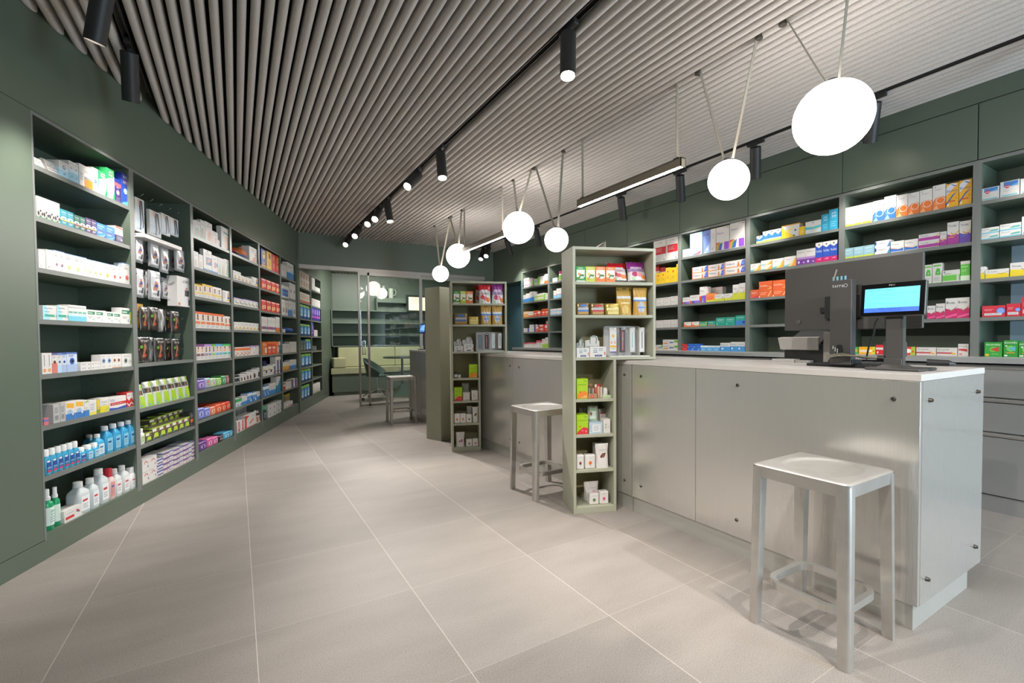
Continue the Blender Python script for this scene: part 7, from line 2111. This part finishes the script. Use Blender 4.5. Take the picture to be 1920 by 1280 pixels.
'Lg8': [(7.69, 0.167, 0.012, 0.176, 0.2164, 'pack_blue'), (7.871, 0.167, 0.012, 0.176, 0.2164, 'pack_blue'), (8.051, 0.167, 0.012, 0.176, 0.2164, 'pack_blue')],
'Lh1': [(8.512, 1.969, 0.012, 0.2121, 0.2069, 'wh_plain2'), (8.863, 1.969, 0.012, 0.4615, 0.0759, 'wh_plain2')],
'Lh2': [(8.483, 1.69, 0.012, 0.2095, 0.1291, 'wh_plain2'), (8.698, 1.69, 0.012, 0.2095, 0.1291, 'wh_plain2'), (8.913, 1.69, 0.012, 0.2095, 0.1291, 'wh_plain2')],
'Lh3': [(8.446, 1.442, 0.012, 0.1568, 0.2486, 'pack_purple'), (8.607, 1.442, 0.012, 0.1568, 0.2486, 'pack_purple'), (8.768, 1.442, 0.012, 0.1568, 0.2486, 'pack_purple'), (8.928, 1.442, 0.012, 0.1568, 0.2486, 'pack_purple')],
'Lh4': [(8.414, 1.17, 0.012, 0.1384, 0.2335, 'pack_purple'), (8.559, 1.17, 0.012, 0.1275, 0.1103, 'wh_plain2'), (8.69, 1.17, 0.012, 0.1275, 0.1103, 'wh_plain2')],
'Lh5': [(8.469, 0.918, 0.012, 0.1339, 0.0828, 'grey_pack'), (8.606, 0.918, 0.012, 0.1339, 0.0828, 'grey_pack')],
'Lh8': [(8.423, 0.183, 0.012, 0.1102, 0.1566, 'white_roll'), (8.536, 0.183, 0.012, 0.1102, 0.1566, 'white_roll'), (8.649, 0.183, 0.012, 0.1102, 0.1566, 'white_roll'), (8.762, 0.183, 0.012, 0.1102, 0.1566, 'white_roll'), (8.875, 0.183, 0.012, 0.1102, 0.1566, 'white_roll'), (8.942, 0.183, 0.12, 0.1211, 0.1557, 'white_roll'), (9.067, 0.183, 0.12, 0.1211, 0.1557, 'white_roll'), (9.191, 0.183, 0.12, 0.1211, 0.1557, 'white_roll'), (9.315, 0.183, 0.12, 0.1211, 0.1557, 'white_roll')],
'RA1': [(-6.569, 1.967, 0.012, 0.1645, 0.0736, 'pink_white'), (-6.569, 2.041, 0.012, 0.1645, 0.0736, 'pink_white'), (-6.428, 1.967, 0.012, 0.1006, 0.1229, 'wh_plain2'), (-6.306, 1.967, 0.012, 0.1288, 0.101, 'lime_white'), (-6.143, 1.967, 0.012, 0.1792, 0.1255, 'lime_white'), (-5.99, 1.967, 0.012, 0.1042, 0.1446, 'wh_orangelow')],
'RA2': [(-6.642, 1.714, 0.012, 0.0978, 0.1218, 'bl_white'), (-6.531, 1.714, 0.012, 0.108, 0.1406, 'bl_white'), (-6.405, 1.714, 0.012, 0.127, 0.1607, 'bl_white'), (-6.27, 1.714, 0.012, 0.1279, 0.0525, 'lime_low'), (-6.27, 1.767, 0.012, 0.1279, 0.0525, 'lime_low'), (-6.133, 1.714, 0.012, 0.1285, 0.0547, 'lime_low'), (-6.133, 1.769, 0.012, 0.1285, 0.0547, 'lime_low'), (-6, 1.714, 0.012, 0.1224, 0.0473, 'lime_white'), (-6, 1.762, 0.012, 0.1224, 0.0473, 'lime_white')],
'RA3': [(-6.638, 1.461, 0.012, 0.0765, 0.0977, 'amber_white'), (-6.559, 1.461, 0.012, 0.0765, 0.0977, 'amber_white'), (-6.478, 1.461, 0.012, 0.0715, 0.0875, 'wh_orangelow'), (-6.405, 1.461, 0.012, 0.0715, 0.0875, 'wh_orangelow'), (-6.304, 1.461, 0.012, 0.1147, 0.0941, 'or_red'), (-6.183, 1.461, 0.012, 0.1116, 0.0832, 'rd_white'), (-6.074, 1.461, 0.012, 0.0874, 0.1068, 'or_red'), (-5.984, 1.461, 0.012, 0.0874, 0.1068, 'or_red')],
'RA4': [(-6.58, 1.211, 0.012, 0.1704, 0.0642, 'bl_side'), (-6.388, 1.211, 0.012, 0.1876, 0.0589, 'bl_side'), (-6.388, 1.27, 0.012, 0.1876, 0.0589, 'bl_side'), (-6.236, 1.211, 0.012, 0.0989, 0.0942, 'rd_white'), (-6.11, 1.211, 0.012, 0.1372, 0.0563, 'rd_white'), (-6.11, 1.268, 0.012, 0.1372, 0.0563, 'rd_white'), (-5.986, 1.211, 0.012, 0.0911, 0.1106, 'rd_white'), (-6.098, 1.211, 0.1, 0.0678, 0.168, 'wh_plain2')],
'RA5': [(-6.628, 0.955, 0.012, 0.1184, 0.0719, 'pk_top'), (-6.493, 0.955, 0.012, 0.1352, 0.082, 'pk_top'), (-6.354, 0.955, 0.012, 0.1352, 0.082, 'pk_top'), (-6.241, 0.955, 0.012, 0.076, 0.1136, 'pk_top'), (-6.163, 0.955, 0.012, 0.076, 0.1136, 'pk_top'), (-6.072, 0.955, 0.012, 0.0862, 0.1399, 'lime_low'), (-5.982, 0.955, 0.012, 0.08, 0.1617, 'lime_low')],
'RB1': [(-5.759, 1.967, 0.012, 0.1217, 0.0562, 'wh_plain2'), (-5.644, 1.967, 0.012, 0.0938, 0.1451, 'pink_jar')],
'RB2': [(-5.763, 1.714, 0.012, 0.0715, 0.1161, 'ltblue_low'), (-5.66, 1.714, 0.012, 0.1209, 0.1403, 'ltblue_low')],
'RB3': [(-5.805, 1.461, 0.012, 0.1616, 0.0465, 'ltblue_low'), (-5.805, 1.508, 0.012, 0.1616, 0.0465, 'ltblue_low'), (-5.659, 1.461, 0.012, 0.1149, 0.0472, 'ltblue_low'), (-5.659, 1.508, 0.012, 0.1149, 0.0472, 'ltblue_low')],
'RC1': [(-3.722, 1.967, 0.012, 0.1784, 0.2473, 'white_redband'), (-3.547, 1.967, 0.012, 0.1567, 0.251, 'white_redband')],
'RC2': [(-3.741, 1.714, 0.012, 0.0683, 0.1285, 'yellow_heart'), (-3.67, 1.714, 0.012, 0.0633, 0.1321, 'yellow_heart'), (-3.603, 1.714, 0.012, 0.0602, 0.1712, 'yellow_heart'), (-3.528, 1.714, 0.012, 0.0788, 0.1624, 'yellow_heart'), (-3.475, 1.714, 0.012, 0.0198, 0.1949, 'yellow_heart'), (-3.84, 1.714, 0.1, 0.0739, 0.2252, 'rd_plain'), (-3.752, 1.714, 0.1, 0.0755, 0.2017, 'rd_plain')],
'RC3': [(-3.719, 1.461, 0.012, 0.1109, 0.0459, 'wh_plain2'), (-3.719, 1.507, 0.012, 0.1109, 0.0459, 'wh_plain2'), (-3.613, 1.461, 0.012, 0.0898, 0.0462, 'wh_plain2'), (-3.613, 1.507, 0.012, 0.0898, 0.0462, 'wh_plain2'), (-3.513, 1.461, 0.012, 0.0969, 0.048, 'wh_plain2'), (-3.513, 1.509, 0.012, 0.0969, 0.048, 'wh_plain2')],
'RC4': [(-3.719, 1.211, 0.012, 0.111, 0.0424, 'wh_plain2'), (-3.719, 1.254, 0.012, 0.111, 0.0424, 'wh_plain2'), (-3.612, 1.211, 0.012, 0.0899, 0.0429, 'wh_plain2'), (-3.612, 1.254, 0.012, 0.0899, 0.0429, 'wh_plain2'), (-3.513, 1.211, 0.012, 0.0971, 0.0432, 'wh_plain2'), (-3.513, 1.254, 0.012, 0.0971, 0.0432, 'wh_plain2')],
'RC5': [(-3.729, 0.955, 0.012, 0.0971, 0.0568, 'tube_green'), (-3.569, 0.955, 0.012, 0.2082, 0.0587, 'tube_green'), (-3.569, 1.014, 0.012, 0.2082, 0.0587, 'tube_green')],
'RD1': [(-3.357, 1.967, 0.012, 0.0901, 0.083, 'lb_small'), (-3.23, 1.967, 0.012, 0.1527, 0.2343, 'lb_rainbow'), (-3.102, 1.967, 0.012, 0.0853, 0.2333, 'blue_vert'), (-3.026, 1.967, 0.012, 0.0605, 0.2356, 'plain_white'), (-2.918, 1.967, 0.012, 0.1419, 0.2345, 'rainbow'), (-2.763, 1.967, 0.012, 0.1518, 0.2448, 'rainbow')],
'RD2': [(-3.186, 1.714, 0.012, 0.1865, 0.0631, 'longpaste'), (-3.186, 1.777, 0.012, 0.1865, 0.0631, 'longpaste'), (-2.994, 1.714, 0.012, 0.1824, 0.0615, 'longpaste'), (-2.994, 1.776, 0.012, 0.1824, 0.0615, 'longpaste'), (-2.788, 1.714, 0.012, 0.2141, 0.065, 'longpaste'), (-2.788, 1.779, 0.012, 0.2141, 0.065, 'longpaste')],
'RD3': [(-3.356, 1.461, 0.012, 0.0888, 0.069, 'rainbow_low'), (-3.247, 1.461, 0.012, 0.1176, 0.0855, 'rainbow_low'), (-3.146, 1.461, 0.012, 0.0781, 0.1627, 'rainbow_tall'), (-3.057, 1.461, 0.012, 0.0885, 0.0862, 'orange_lime'), (-2.954, 1.461, 0.012, 0.1072, 0.0691, 'wh_limelow'), (-3.115, 1.461, 0.13, 0.0752, 0.1563, 'plain_white'), (-3.038, 1.461, 0.13, 0.0752, 0.1563, 'plain_white'), (-2.852, 1.461, 0.012, 0.0834, 0.0679, 'wh_limelow'), (-2.775, 1.461, 0.012, 0.063, 0.1468, 'lime_chev'), (-2.708, 1.461, 0.012, 0.0626, 0.1543, 'lime_chev')],
'RD4': [(-3.338, 1.211, 0.012, 0.0969, 0.0521, 'orange_round'), (-3.239, 1.211, 0.012, 0.0969, 0.0521, 'orange_round'), (-3.139, 1.211, 0.012, 0.0927, 0.0489, 'teal_yellow'), (-3.041, 1.211, 0.012, 0.0881, 0.053, 'teal_red'), (-2.939, 1.211, 0.012, 0.104, 0.0824, 'teal_word'), (-2.832, 1.211, 0.012, 0.104, 0.0824, 'teal_word'), (-2.725, 1.211, 0.012, 0.0973, 0.0936, 'teal_blue')],
'RD5': [(-3.378, 0.955, 0.012, 0.0801, 0.0687, 'red_k'), (-3.295, 0.955, 0.012, 0.0752, 0.0719, 'blue_k'), (-3.218, 0.955, 0.012, 0.0752, 0.0719, 'blue_k'), (-3.135, 0.955, 0.012, 0.074, 0.0542, 'lb_cube'), (-3.059, 0.955, 0.012, 0.074, 0.0542, 'lb_cube'), (-2.983, 0.955, 0.012, 0.074, 0.0542, 'lb_cube'), (-2.886, 0.955, 0.012, 0.1076, 0.0837, 'lb_white'), (-2.79, 0.955, 0.012, 0.0741, 0.0926, 'lb_white'), (-2.714, 0.955, 0.012, 0.0741, 0.0926, 'lb_white')],
'RE1': [(-2.539, 1.967, 0.012, 0.0561, 0.0674, 'vick'), (-2.48, 1.967, 0.012, 0.0554, 0.0982, 'vick'), (-2.423, 1.967, 0.012, 0.0554, 0.0982, 'vick'), (-2.366, 1.967, 0.012, 0.0554, 0.0982, 'vick'), (-2.261, 1.967, 0.012, 0.1471, 0.1132, 'yel_wave'), (-2.161, 1.967, 0.012, 0.044, 0.0745, 'yel_plain'), (-2.073, 1.967, 0.012, 0.1232, 0.1027, 'white_teal'), (-1.981, 1.967, 0.012, 0.0536, 0.1365, 'teal_box'), (-1.918, 1.967, 0.012, 0.0646, 0.1638, 'teal_box')],
'RE2': [(-2.578, 1.714, 0.012, 0.0999, 0.0693, 'citrus'), (-2.472, 1.714, 0.012, 0.1026, 0.0428, 'citrus'), (-2.472, 1.757, 0.012, 0.1026, 0.0428, 'citrus'), (-2.366, 1.714, 0.012, 0.1004, 0.0843, 'citrus'), (-2.26, 1.714, 0.012, 0.1024, 0.0872, 'citrus'), (-2.167, 1.714, 0.012, 0.0746, 0.1278, 'purple_half'), (-2.091, 1.714, 0.012, 0.0746, 0.1278, 'purple_half'), (-2.024, 1.714, 0.012, 0.0539, 0.1645, 'bluepink'), (-1.968, 1.714, 0.012, 0.0539, 0.1645, 'bluepink'), (-1.913, 1.714, 0.012, 0.0539, 0.1645, 'bluepink')],
'RE3': [(-2.585, 1.461, 0.012, 0.0848, 0.0775, 'or_small'), (-2.478, 1.461, 0.012, 0.1235, 0.1468, 'or_zig'), (-2.344, 1.461, 0.012, 0.1343, 0.1439, 'or_zig')],
'RF1': [(-1.808, 1.967, 0.012, 0.0619, 0.15, 'wh_limefoot'), (-1.745, 1.967, 0.012, 0.0619, 0.15, 'wh_limefoot'), (-1.681, 1.967, 0.012, 0.0619, 0.15, 'wh_limefoot'), (-1.611, 1.967, 0.012, 0.0674, 0.153, 'blue_swirl'), (-1.538, 1.967, 0.012, 0.071, 0.1682, 'blue_swirl'), (-1.466, 1.967, 0.012, 0.0665, 0.1582, 'orange_swirl'), (-1.398, 1.967, 0.012, 0.0633, 0.155, 'orange_swirl'), (-1.329, 1.967, 0.012, 0.0683, 0.1569, 'orange_swirl'), (-1.258, 1.967, 0.012, 0.0675, 0.1694, 'orange_swirl'), (-1.189, 1.967, 0.012, 0.0634, 0.1605, 'yelblue_diag'), (-1.123, 1.967, 0.012, 0.0619, 0.1636, 'yelblue_diag')],
'RF2': [(-1.807, 1.714, 0.012, 0.0677, 0.081, 'teal_foot'), (-1.737, 1.714, 0.012, 0.0677, 0.081, 'teal_foot'), (-1.668, 1.714, 0.012, 0.0677, 0.081, 'teal_foot'), (-1.582, 1.714, 0.012, 0.0963, 0.0498, 'wh_bluecorner'), (-1.582, 1.764, 0.012, 0.0963, 0.0498, 'wh_bluecorner'), (-1.49, 1.714, 0.012, 0.0793, 0.0786, 'white_bluewave'), (-1.408, 1.714, 0.012, 0.077, 0.0755, 'white_bluewave'), (-1.309, 1.714, 0.012, 0.1132, 0.0491, 'magenta_long'), (-1.309, 1.763, 0.012, 0.1132, 0.0491, 'magenta_long'), (-1.232, 1.714, 0.012, 0.0351, 0.0959, 'magenta_v'), (-1.182, 1.714, 0.012, 0.0591, 0.1506, 'magenta_v'), (-1.121, 1.714, 0.012, 0.0563, 0.1447, 'violet_v')],
'RF3': [(-1.314, 1.461, 0.012, 0.0483, 0.1313, 'green_leaf'), (-1.262, 1.461, 0.012, 0.0496, 0.1357, 'green_leaf'), (-1.188, 1.461, 0.012, 0.0896, 0.079, 'green_wide'), (-1.117, 1.461, 0.012, 0.0467, 0.1304, 'green_tall')],
'RF4': [(-1.29, 1.211, 0.012, 0.0434, 0.0926, 'magred_v'), (-1.241, 1.211, 0.012, 0.0475, 0.1046, 'magred_v'), (-1.184, 1.211, 0.012, 0.0601, 0.1375, 'magred_v'), (-1.123, 1.211, 0.012, 0.0601, 0.1375, 'magred_v')],
'RF5': [(-1.769, 0.955, 0.012, 0.0744, 0.055, 'green_sun'), (-1.673, 0.955, 0.012, 0.1087, 0.0558, 'yel_sun'), (-1.579, 0.955, 0.012, 0.071, 0.0722, 'red_one'), (-1.414, 0.955, 0.012, 0.0776, 0.0585, 'red_burst'), (-1.315, 0.955, 0.012, 0.1089, 0.0558, 'throat_long'), (-1.203, 0.955, 0.012, 0.106, 0.0547, 'throat_long'), (-1.12, 0.955, 0.012, 0.0518, 0.0807, 'throat_tall')],
'RG1': [(-1.005, 1.967, 0.012, 0.0847, 0.0802, 'blue_head'), (-0.916, 1.967, 0.012, 0.0841, 0.0971, 'blue_head'), (-0.83, 1.967, 0.012, 0.0785, 0.0927, 'blue_head')],
'RG2': [(-1.005, 1.714, 0.012, 0.0896, 0.0377, 'teal_stripe'), (-1.005, 1.752, 0.012, 0.0896, 0.0377, 'teal_stripe'), (-0.91, 1.714, 0.012, 0.093, 0.0408, 'teal_stripe'), (-0.91, 1.755, 0.012, 0.093, 0.0408, 'teal_stripe'), (-0.831, 1.714, 0.012, 0.0587, 0.1113, 'blue_head')],
'RG3': [(-1.037, 1.461, 0.012, 0.0283, 0.0802, 'yel_v'), (-0.966, 1.461, 0.012, 0.1072, 0.0556, 'yel_v'), (-0.86, 1.461, 0.012, 0.0956, 0.0848, 'yel_v')],
'RG4': [(-0.978, 1.211, 0.012, 0.1074, 0.0727, 'red_blue'), (-0.889, 1.211, 0.012, 0.0618, 0.0798, 'red_blue'), (-0.818, 1.211, 0.012, 0.0749, 0.1154, 'red_blue')],
'RG5': [(-0.976, 0.955, 0.012, 0.0808, 0.0934, 'gum_green'), (-0.898, 0.955, 0.012, 0.063, 0.1046, 'gum_green2'), (-0.825, 0.955, 0.012, 0.0761, 0.0936, 'gum_green2')],
'Nn1': [(0.058, 1.444, 0.02, 0.0597, 0.0943, 'candy_green'), (0.122, 1.444, 0.02, 0.0625, 0.0942, 'candy_yellow'), (0.188, 1.444, 0.02, 0.0637, 0.0956, 'candy_orange'), (0.254, 1.444, 0.02, 0.062, 0.0948, 'candy_orange'), (0.344, 1.467, 0.09, 0.1327, 0.1287, 'sweets_red', 16), (0.463, 1.465, 0.06, 0.1256, 0.1358, 'sweets_purple', 16)],
'Nn2': [(0.074, 1.238, 0.02, 0.0889, 0.0729, 'tin_blue'), (0.171, 1.238, 0.02, 0.096, 0.072, 'tin_red'), (0.272, 1.238, 0.02, 0.0972, 0.0713, 'tin_gold'), (0.368, 1.238, 0.05, 0.1092, 0.1811, 'gold_pouch'), (0.463, 1.238, 0.02, 0.0963, 0.1769, 'gold_blue_pouch')],
'Nn3': [(0.071, 0.974, 0.02, 0.0831, 0.0591, 'tooth_pack'), (0.17, 0.974, 0.02, 0.1067, 0.0654, 'tooth_pack'), (0.08, 0.974, 0.1, 0.0487, 0.1168, 'tooth_card'), (0.162, 0.974, 0.1, 0.0961, 0.1373, 'tooth_card')],
'Nn4': [(0.066, 0.715, 0.02, 0.073, 0.126, 'lime_orange'), (0.134, 0.715, 0.02, 0.0574, 0.0843, 'kraft_display')],
'Nn5': [(0.066, 0.493, 0.02, 0.0757, 0.1231, 'lime_red'), (0.155, 0.493, 0.02, 0.0878, 0.0699, 'blue_gift'), (0.227, 0.493, 0.02, 0.046, 0.0888, 'leaf_carton'), (0.163, 0.493, 0.09, 0.0686, 0.1638, 'bag_greencard'), (0.248, 0.493, 0.13, 0.0774, 0.1381, 'bag_redcard'), (0.121, 0.493, 0.15, 0.0553, 0.1435, 'bag_clear')],
'Nn6': [(0.052, 0.273, 0.02, 0.0494, 0.0906, 'soap_red'), (0.117, 0.273, 0.02, 0.0669, 0.0876, 'soap_orange'), (0.201, 0.273, 0.02, 0.0866, 0.1509, 'pouch_white'), (0.22, 0.273, 0.14, 0.0739, 0.1318, 'pouch_plain')],
'Nn7': [(0.146, 0.039, 0.03, 0.0632, 0.0716, 'soap_leaf'), (0.212, 0.039, 0.03, 0.0602, 0.0815, 'soap_pink'), (0.159, 0.039, 0.1, 0.0992, 0.12, 'pouch_pink')],
'Fm1': [(0.059, 1.444, 0.02, 0.0622, 0.1176, 'candy_green'), (0.122, 1.444, 0.02, 0.054, 0.1184, 'candy_yellow'), (0.186, 1.444, 0.02, 0.0657, 0.1162, 'candy_orange'), (0.336, 1.444, 0.02, 0.1213, 0.1846, 'sweets_red'), (0.276, 1.444, 0.09, 0.0511, 0.1895, 'sweets_red'), (0.466, 1.444, 0.02, 0.1241, 0.1922, 'sweets_purple')],
'Fm2': [(0.098, 1.238, 0.02, 0.1363, 0.1087, 'tin_blue'), (0.224, 1.238, 0.02, 0.1018, 0.0771, 'tin_gold'), (0.348, 1.238, 0.02, 0.1057, 0.187, 'gold_blue_pouch'), (0.46, 1.238, 0.02, 0.1081, 0.1876, 'gold_blue_pouch')],
'Fm3': [(0.074, 0.974, 0.02, 0.088, 0.0554, 'tooth_pack'), (0.171, 0.974, 0.02, 0.0944, 0.072, 'tooth_pack'), (0.07, 0.974, 0.1, 0.0779, 0.1283, 'tooth_card'), (0.168, 0.974, 0.1, 0.1018, 0.1469, 'tooth_card')],
'Fm4': [(0.215, 0.715, 0.02, 0.0819, 0.1318, 'lime_orange')],
'Fm5': [(0.065, 0.493, 0.02, 0.0768, 0.1309, 'lime_red'), (0.145, 0.493, 0.02, 0.0701, 0.0833, 'grey_gift'), (0.143, 0.493, 0.1, 0.0713, 0.1654, 'bag_clear'), (0.227, 0.493, 0.02, 0.0605, 0.0971, 'leaf_carton')],
'Fm6': [(0.052, 0.273, 0.02, 0.0563, 0.0942, 'soap_orange'), (0.11, 0.273, 0.02, 0.0563, 0.0942, 'soap_orange'), (0.17, 0.273, 0.02, 0.056, 0.0869, 'soap_leaf'), (0.233, 0.273, 0.02, 0.0591, 0.1539, 'pouch_white'), (0.182, 0.273, 0.1, 0.0555, 0.1517, 'pouch_plain')],
'Fm7': [(0.167, 0.039, 0.02, 0.0575, 0.0726, 'soap_leaf'), (0.229, 0.039, 0.02, 0.0578, 0.0742, 'soap_pink'), (0.082, 0.039, 0.03, 0.0858, 0.1414, 'pouch_pink')],
}
stock(ROWS)

# toothbrush racks in the two open green units, with what hangs in them
def brush_rack(F, u0, wd, z, h, where_):
    rz = ROT_U
    o = F + LN * (u0 + wd / 2) + LD * .02
    root = empty('display_stand', (o.x, o.y, z), rz)
    tag(root, 'white hook stand for toothbrushes in the %s green unit' % where_, 'display stand', 'toothbrush stands in the green units')
    m = mat('c9c7c5', .35)
    b = MB()
    sec = rsec(wd / 2, h / 2, .014, 4)
    n = len(sec)
    b.mesh([(x, .115, h / 2 + y) for x, y in sec] + [(x, .118, h / 2 + y) for x, y in sec], [tuple(range(n - 1, -1, -1)), tuple(range(n, 2 * n))] + [(k, (k + 1) % n, n + (k + 1) % n, n + k) for k in range(n)], m)
    b.build('back_plate', root)
    b = MB()
    b.box(-wd / 2, .0, 0, wd / 2 + .012, .12, .006, mat('e6e4e2', .4), .002)
    b.build('base_plate', root)
    kinds = [('d9d6d2', 'white toothbrush card with yellow dot', 'e2b22e', 'd8b23a'), ('4a3c40', 'black and red toothbrush sleeve', 'c83a44', 'e8e0de'), ('c4c8c8', 'clear toothbrush sleeve with teal print', '4a9aa8', 'd2d6d6'), ('cfcfce', 'clear toothbrush sleeve with dark brush', '3a3c40', 'dad8d6')]
    if where_ == 'far':
        kinds[0] = ('8a8c90', 'grey toothbrush sleeve with blue brush', '8ab4e0', '6a6c72')
    for i in range(4):
        x = (-.38 + .255 * i) * wd
        b = MB()
        b.tube([(x, .115, h - .02), (x, .03, h - .018), (x, .02, h - .014)], .0018, WIRE, 6)
        b.tube([(x - .012, .03, h - .012), (x - .012, .02, h - .022), (x + .012, .02, h - .022), (x + .012, .03, h - .012)], .0022, mat('e8e6e4', .3), 6)
        b.build('hook', root)
        c, ph, ink, c2 = kinds[i]
        b = MB()
        ww = .046 if (i == 0 and where_ == 'near') else .036
        art = [('r', .2, .08, .8, .9, c2)]
        if i == 0 and where_ == 'near':
            art = [('d', .5, .66, .2, 'e2b22e'), ('r', 0, .20, 1, .28, 'e2b22e'), ('r', 0, .0, 1, .04, '5a4a9a'), ('p', [(.1, .36), (.4, .36), (.3, .5)], 'd8a48c'), ('p', [(.6, .36), (.9, .36), (.7, .5)], 'd8a48c'), ('l', .15, .16, .8, 1, .06, 'a9a9ad')]
        elif i == 1:
            art = [('r', .3, .06, .7, .9, '6a4448'), ('r', .40, .1, .56, .5, ink), ('r', .40, .62, .6, .84, ink), ('r', .44, .1, .5, .8, 'e8d8d6'), ('t', .38, .52, .62, .6, 'f0e6e4', 'XL')]
        elif i == 2:
            art += [('r', .42, .2, .56, .8, ink), ('r', .46, .24, .52, .76, 'a8d4da')]
        else:
            art += [('r', .44, .16, .58, .84, ink)]
        hh = h * .80
        b.box(-ww / 2, 0, 0, ww / 2, .012, hh, mat(c, .3), .002)
        art_quads(b, art, ww, hh, .012, c)
        o = b.build('toothbrush_pack')
        q = F + LN * (u0 + wd / 2 + x) + LD * (.02 + .03)
        o.location = (q.x, q.y, z + h * .14)
        o.rotation_euler = (0, 0, rz)
        tag(o, ph + ' hanging in the %s green unit' % where_, 'toothbrush pack', 'toothbrush packs on the stands')


brush_rack(UNIT_N, .252, .258, .974, .198, 'near')
brush_rack(UNIT_F, .255, .262, .974, .190, 'far')


# small things on the upper lower-shelves of the units
def small_lot(F, u, back, z, items):
    for (du, kind, h, c, c2, lab, cat, name, grp) in items:
        b = MB()
        q = F + LN * (u + du) + LD * back
        if kind == 'tube':
            b.lathe([(.008, 0), (.0085, .003), (.0085, h * .8), (.006, h * .82)], mat(c, .35), 14)
            o = b.build(name)
            b = MB()
            b.lathe([(.007, h * .80), (.007, h)], mat(c2, .4), 14)
            k = b.build('cap')
            k.parent = o
        elif kind == 'jar':
            b.lathe([(.014, 0), (.016, .003), (.016, h * .66), (.012, h * .72)], mat(c, .3), 18)
            b.lathe([(.0163, h * .12), (.0163, h * .56)], mat('e4e2dc', .5), 18)
            o = b.build(name)
            b = MB()
            b.lathe([(.014, h * .7), (.014, h * .97), (.012, h)], mat(c2, .4), 18)
            k = b.build('cap')
            k.parent = o
        else:
            b.box(-.028, 0, 0, .028, .05, h, mat(c, .4, alpha=1), .001)
            b.box(-.0285, -.0006, h * .4, .0285, .0505, h * .6, mat(c2, .4))
            o = b.build(name)
        o.location = (q.x, q.y, z + .0005)
        o.rotation_euler = (0, 0, ROT_U)
        tag(o, lab, cat, grp)


g1 = 'small tubes beside the lime carton'
small_lot(UNIT_N, .165, .05, .715, [(i * .018, 'tube', .085 + .004 * (i % 2), ('c86a5a', 'd8b49a', 'cfc4b4')[i % 3], ('e6e0da', 'c83a34', '8a4a3a')[i % 3], '%s slim tube of the small bundle on fourth shelf of near green unit' % ORD[i + 1], 'tube', 'balm_tube', g1) for i in range(3)])
small_lot(UNIT_N, .232, .06, .731, [(0, 'jar', .045, 'e2e0da', 'ecebe8', 'small white bottle standing on a green-striped tray in near unit', 'bottle', 'bottle', None)])
small_lot(UNIT_N, .232, .03, .715, [(0, 'tray', .016, 'cfd4c0', '7fd04a', 'low clear tray with bright green stripe in near green unit', 'tray', 'tray', None)])
small_lot(UNIT_F, .045, .05, .715, [(0, 'jar', .066, '5a4030', '4a3a2e', 'brown glass bottle, leftmost on fourth shelf of far green unit', 'bottle', 'bottle', 'small bottles in the far green unit'), (.034, 'jar', .05, 'c8ccc8', '3a4a44', 'small pale bottle beside the brown one in far green unit', 'bottle', 'bottle', 'small bottles in the far green unit')])

# lens wipes lying loose beside the cartons of the nearest left bay: a pair of dark reading glasses
root = empty('reading_glasses', PL(2.80, .06, .6715), ROT_L)
tag(root, 'dark reading glasses lying on the sixth shelf of nearest left bay', 'glasses')
b = MB()
for x in (-.033, .033):
    b.tube([(x + .026 * math.cos(a * PI / 8), 0, .020 + .018 * math.sin(a * PI / 8)) for a in range(17)], .0022, BLACK, 6)
b.tube([(-.008, 0, .024), (0, -.001, .028), (.008, 0, .024)], .002, BLACK, 6)
b.build('frame', root)
for sx in (-1, 1):
    b = MB()
    b.tube([(sx * .060, 0, .026), (sx * .060, .10, .024), (sx * .060, .135, .006)], .002, BLACK, 6)
    b.build('temple', root)
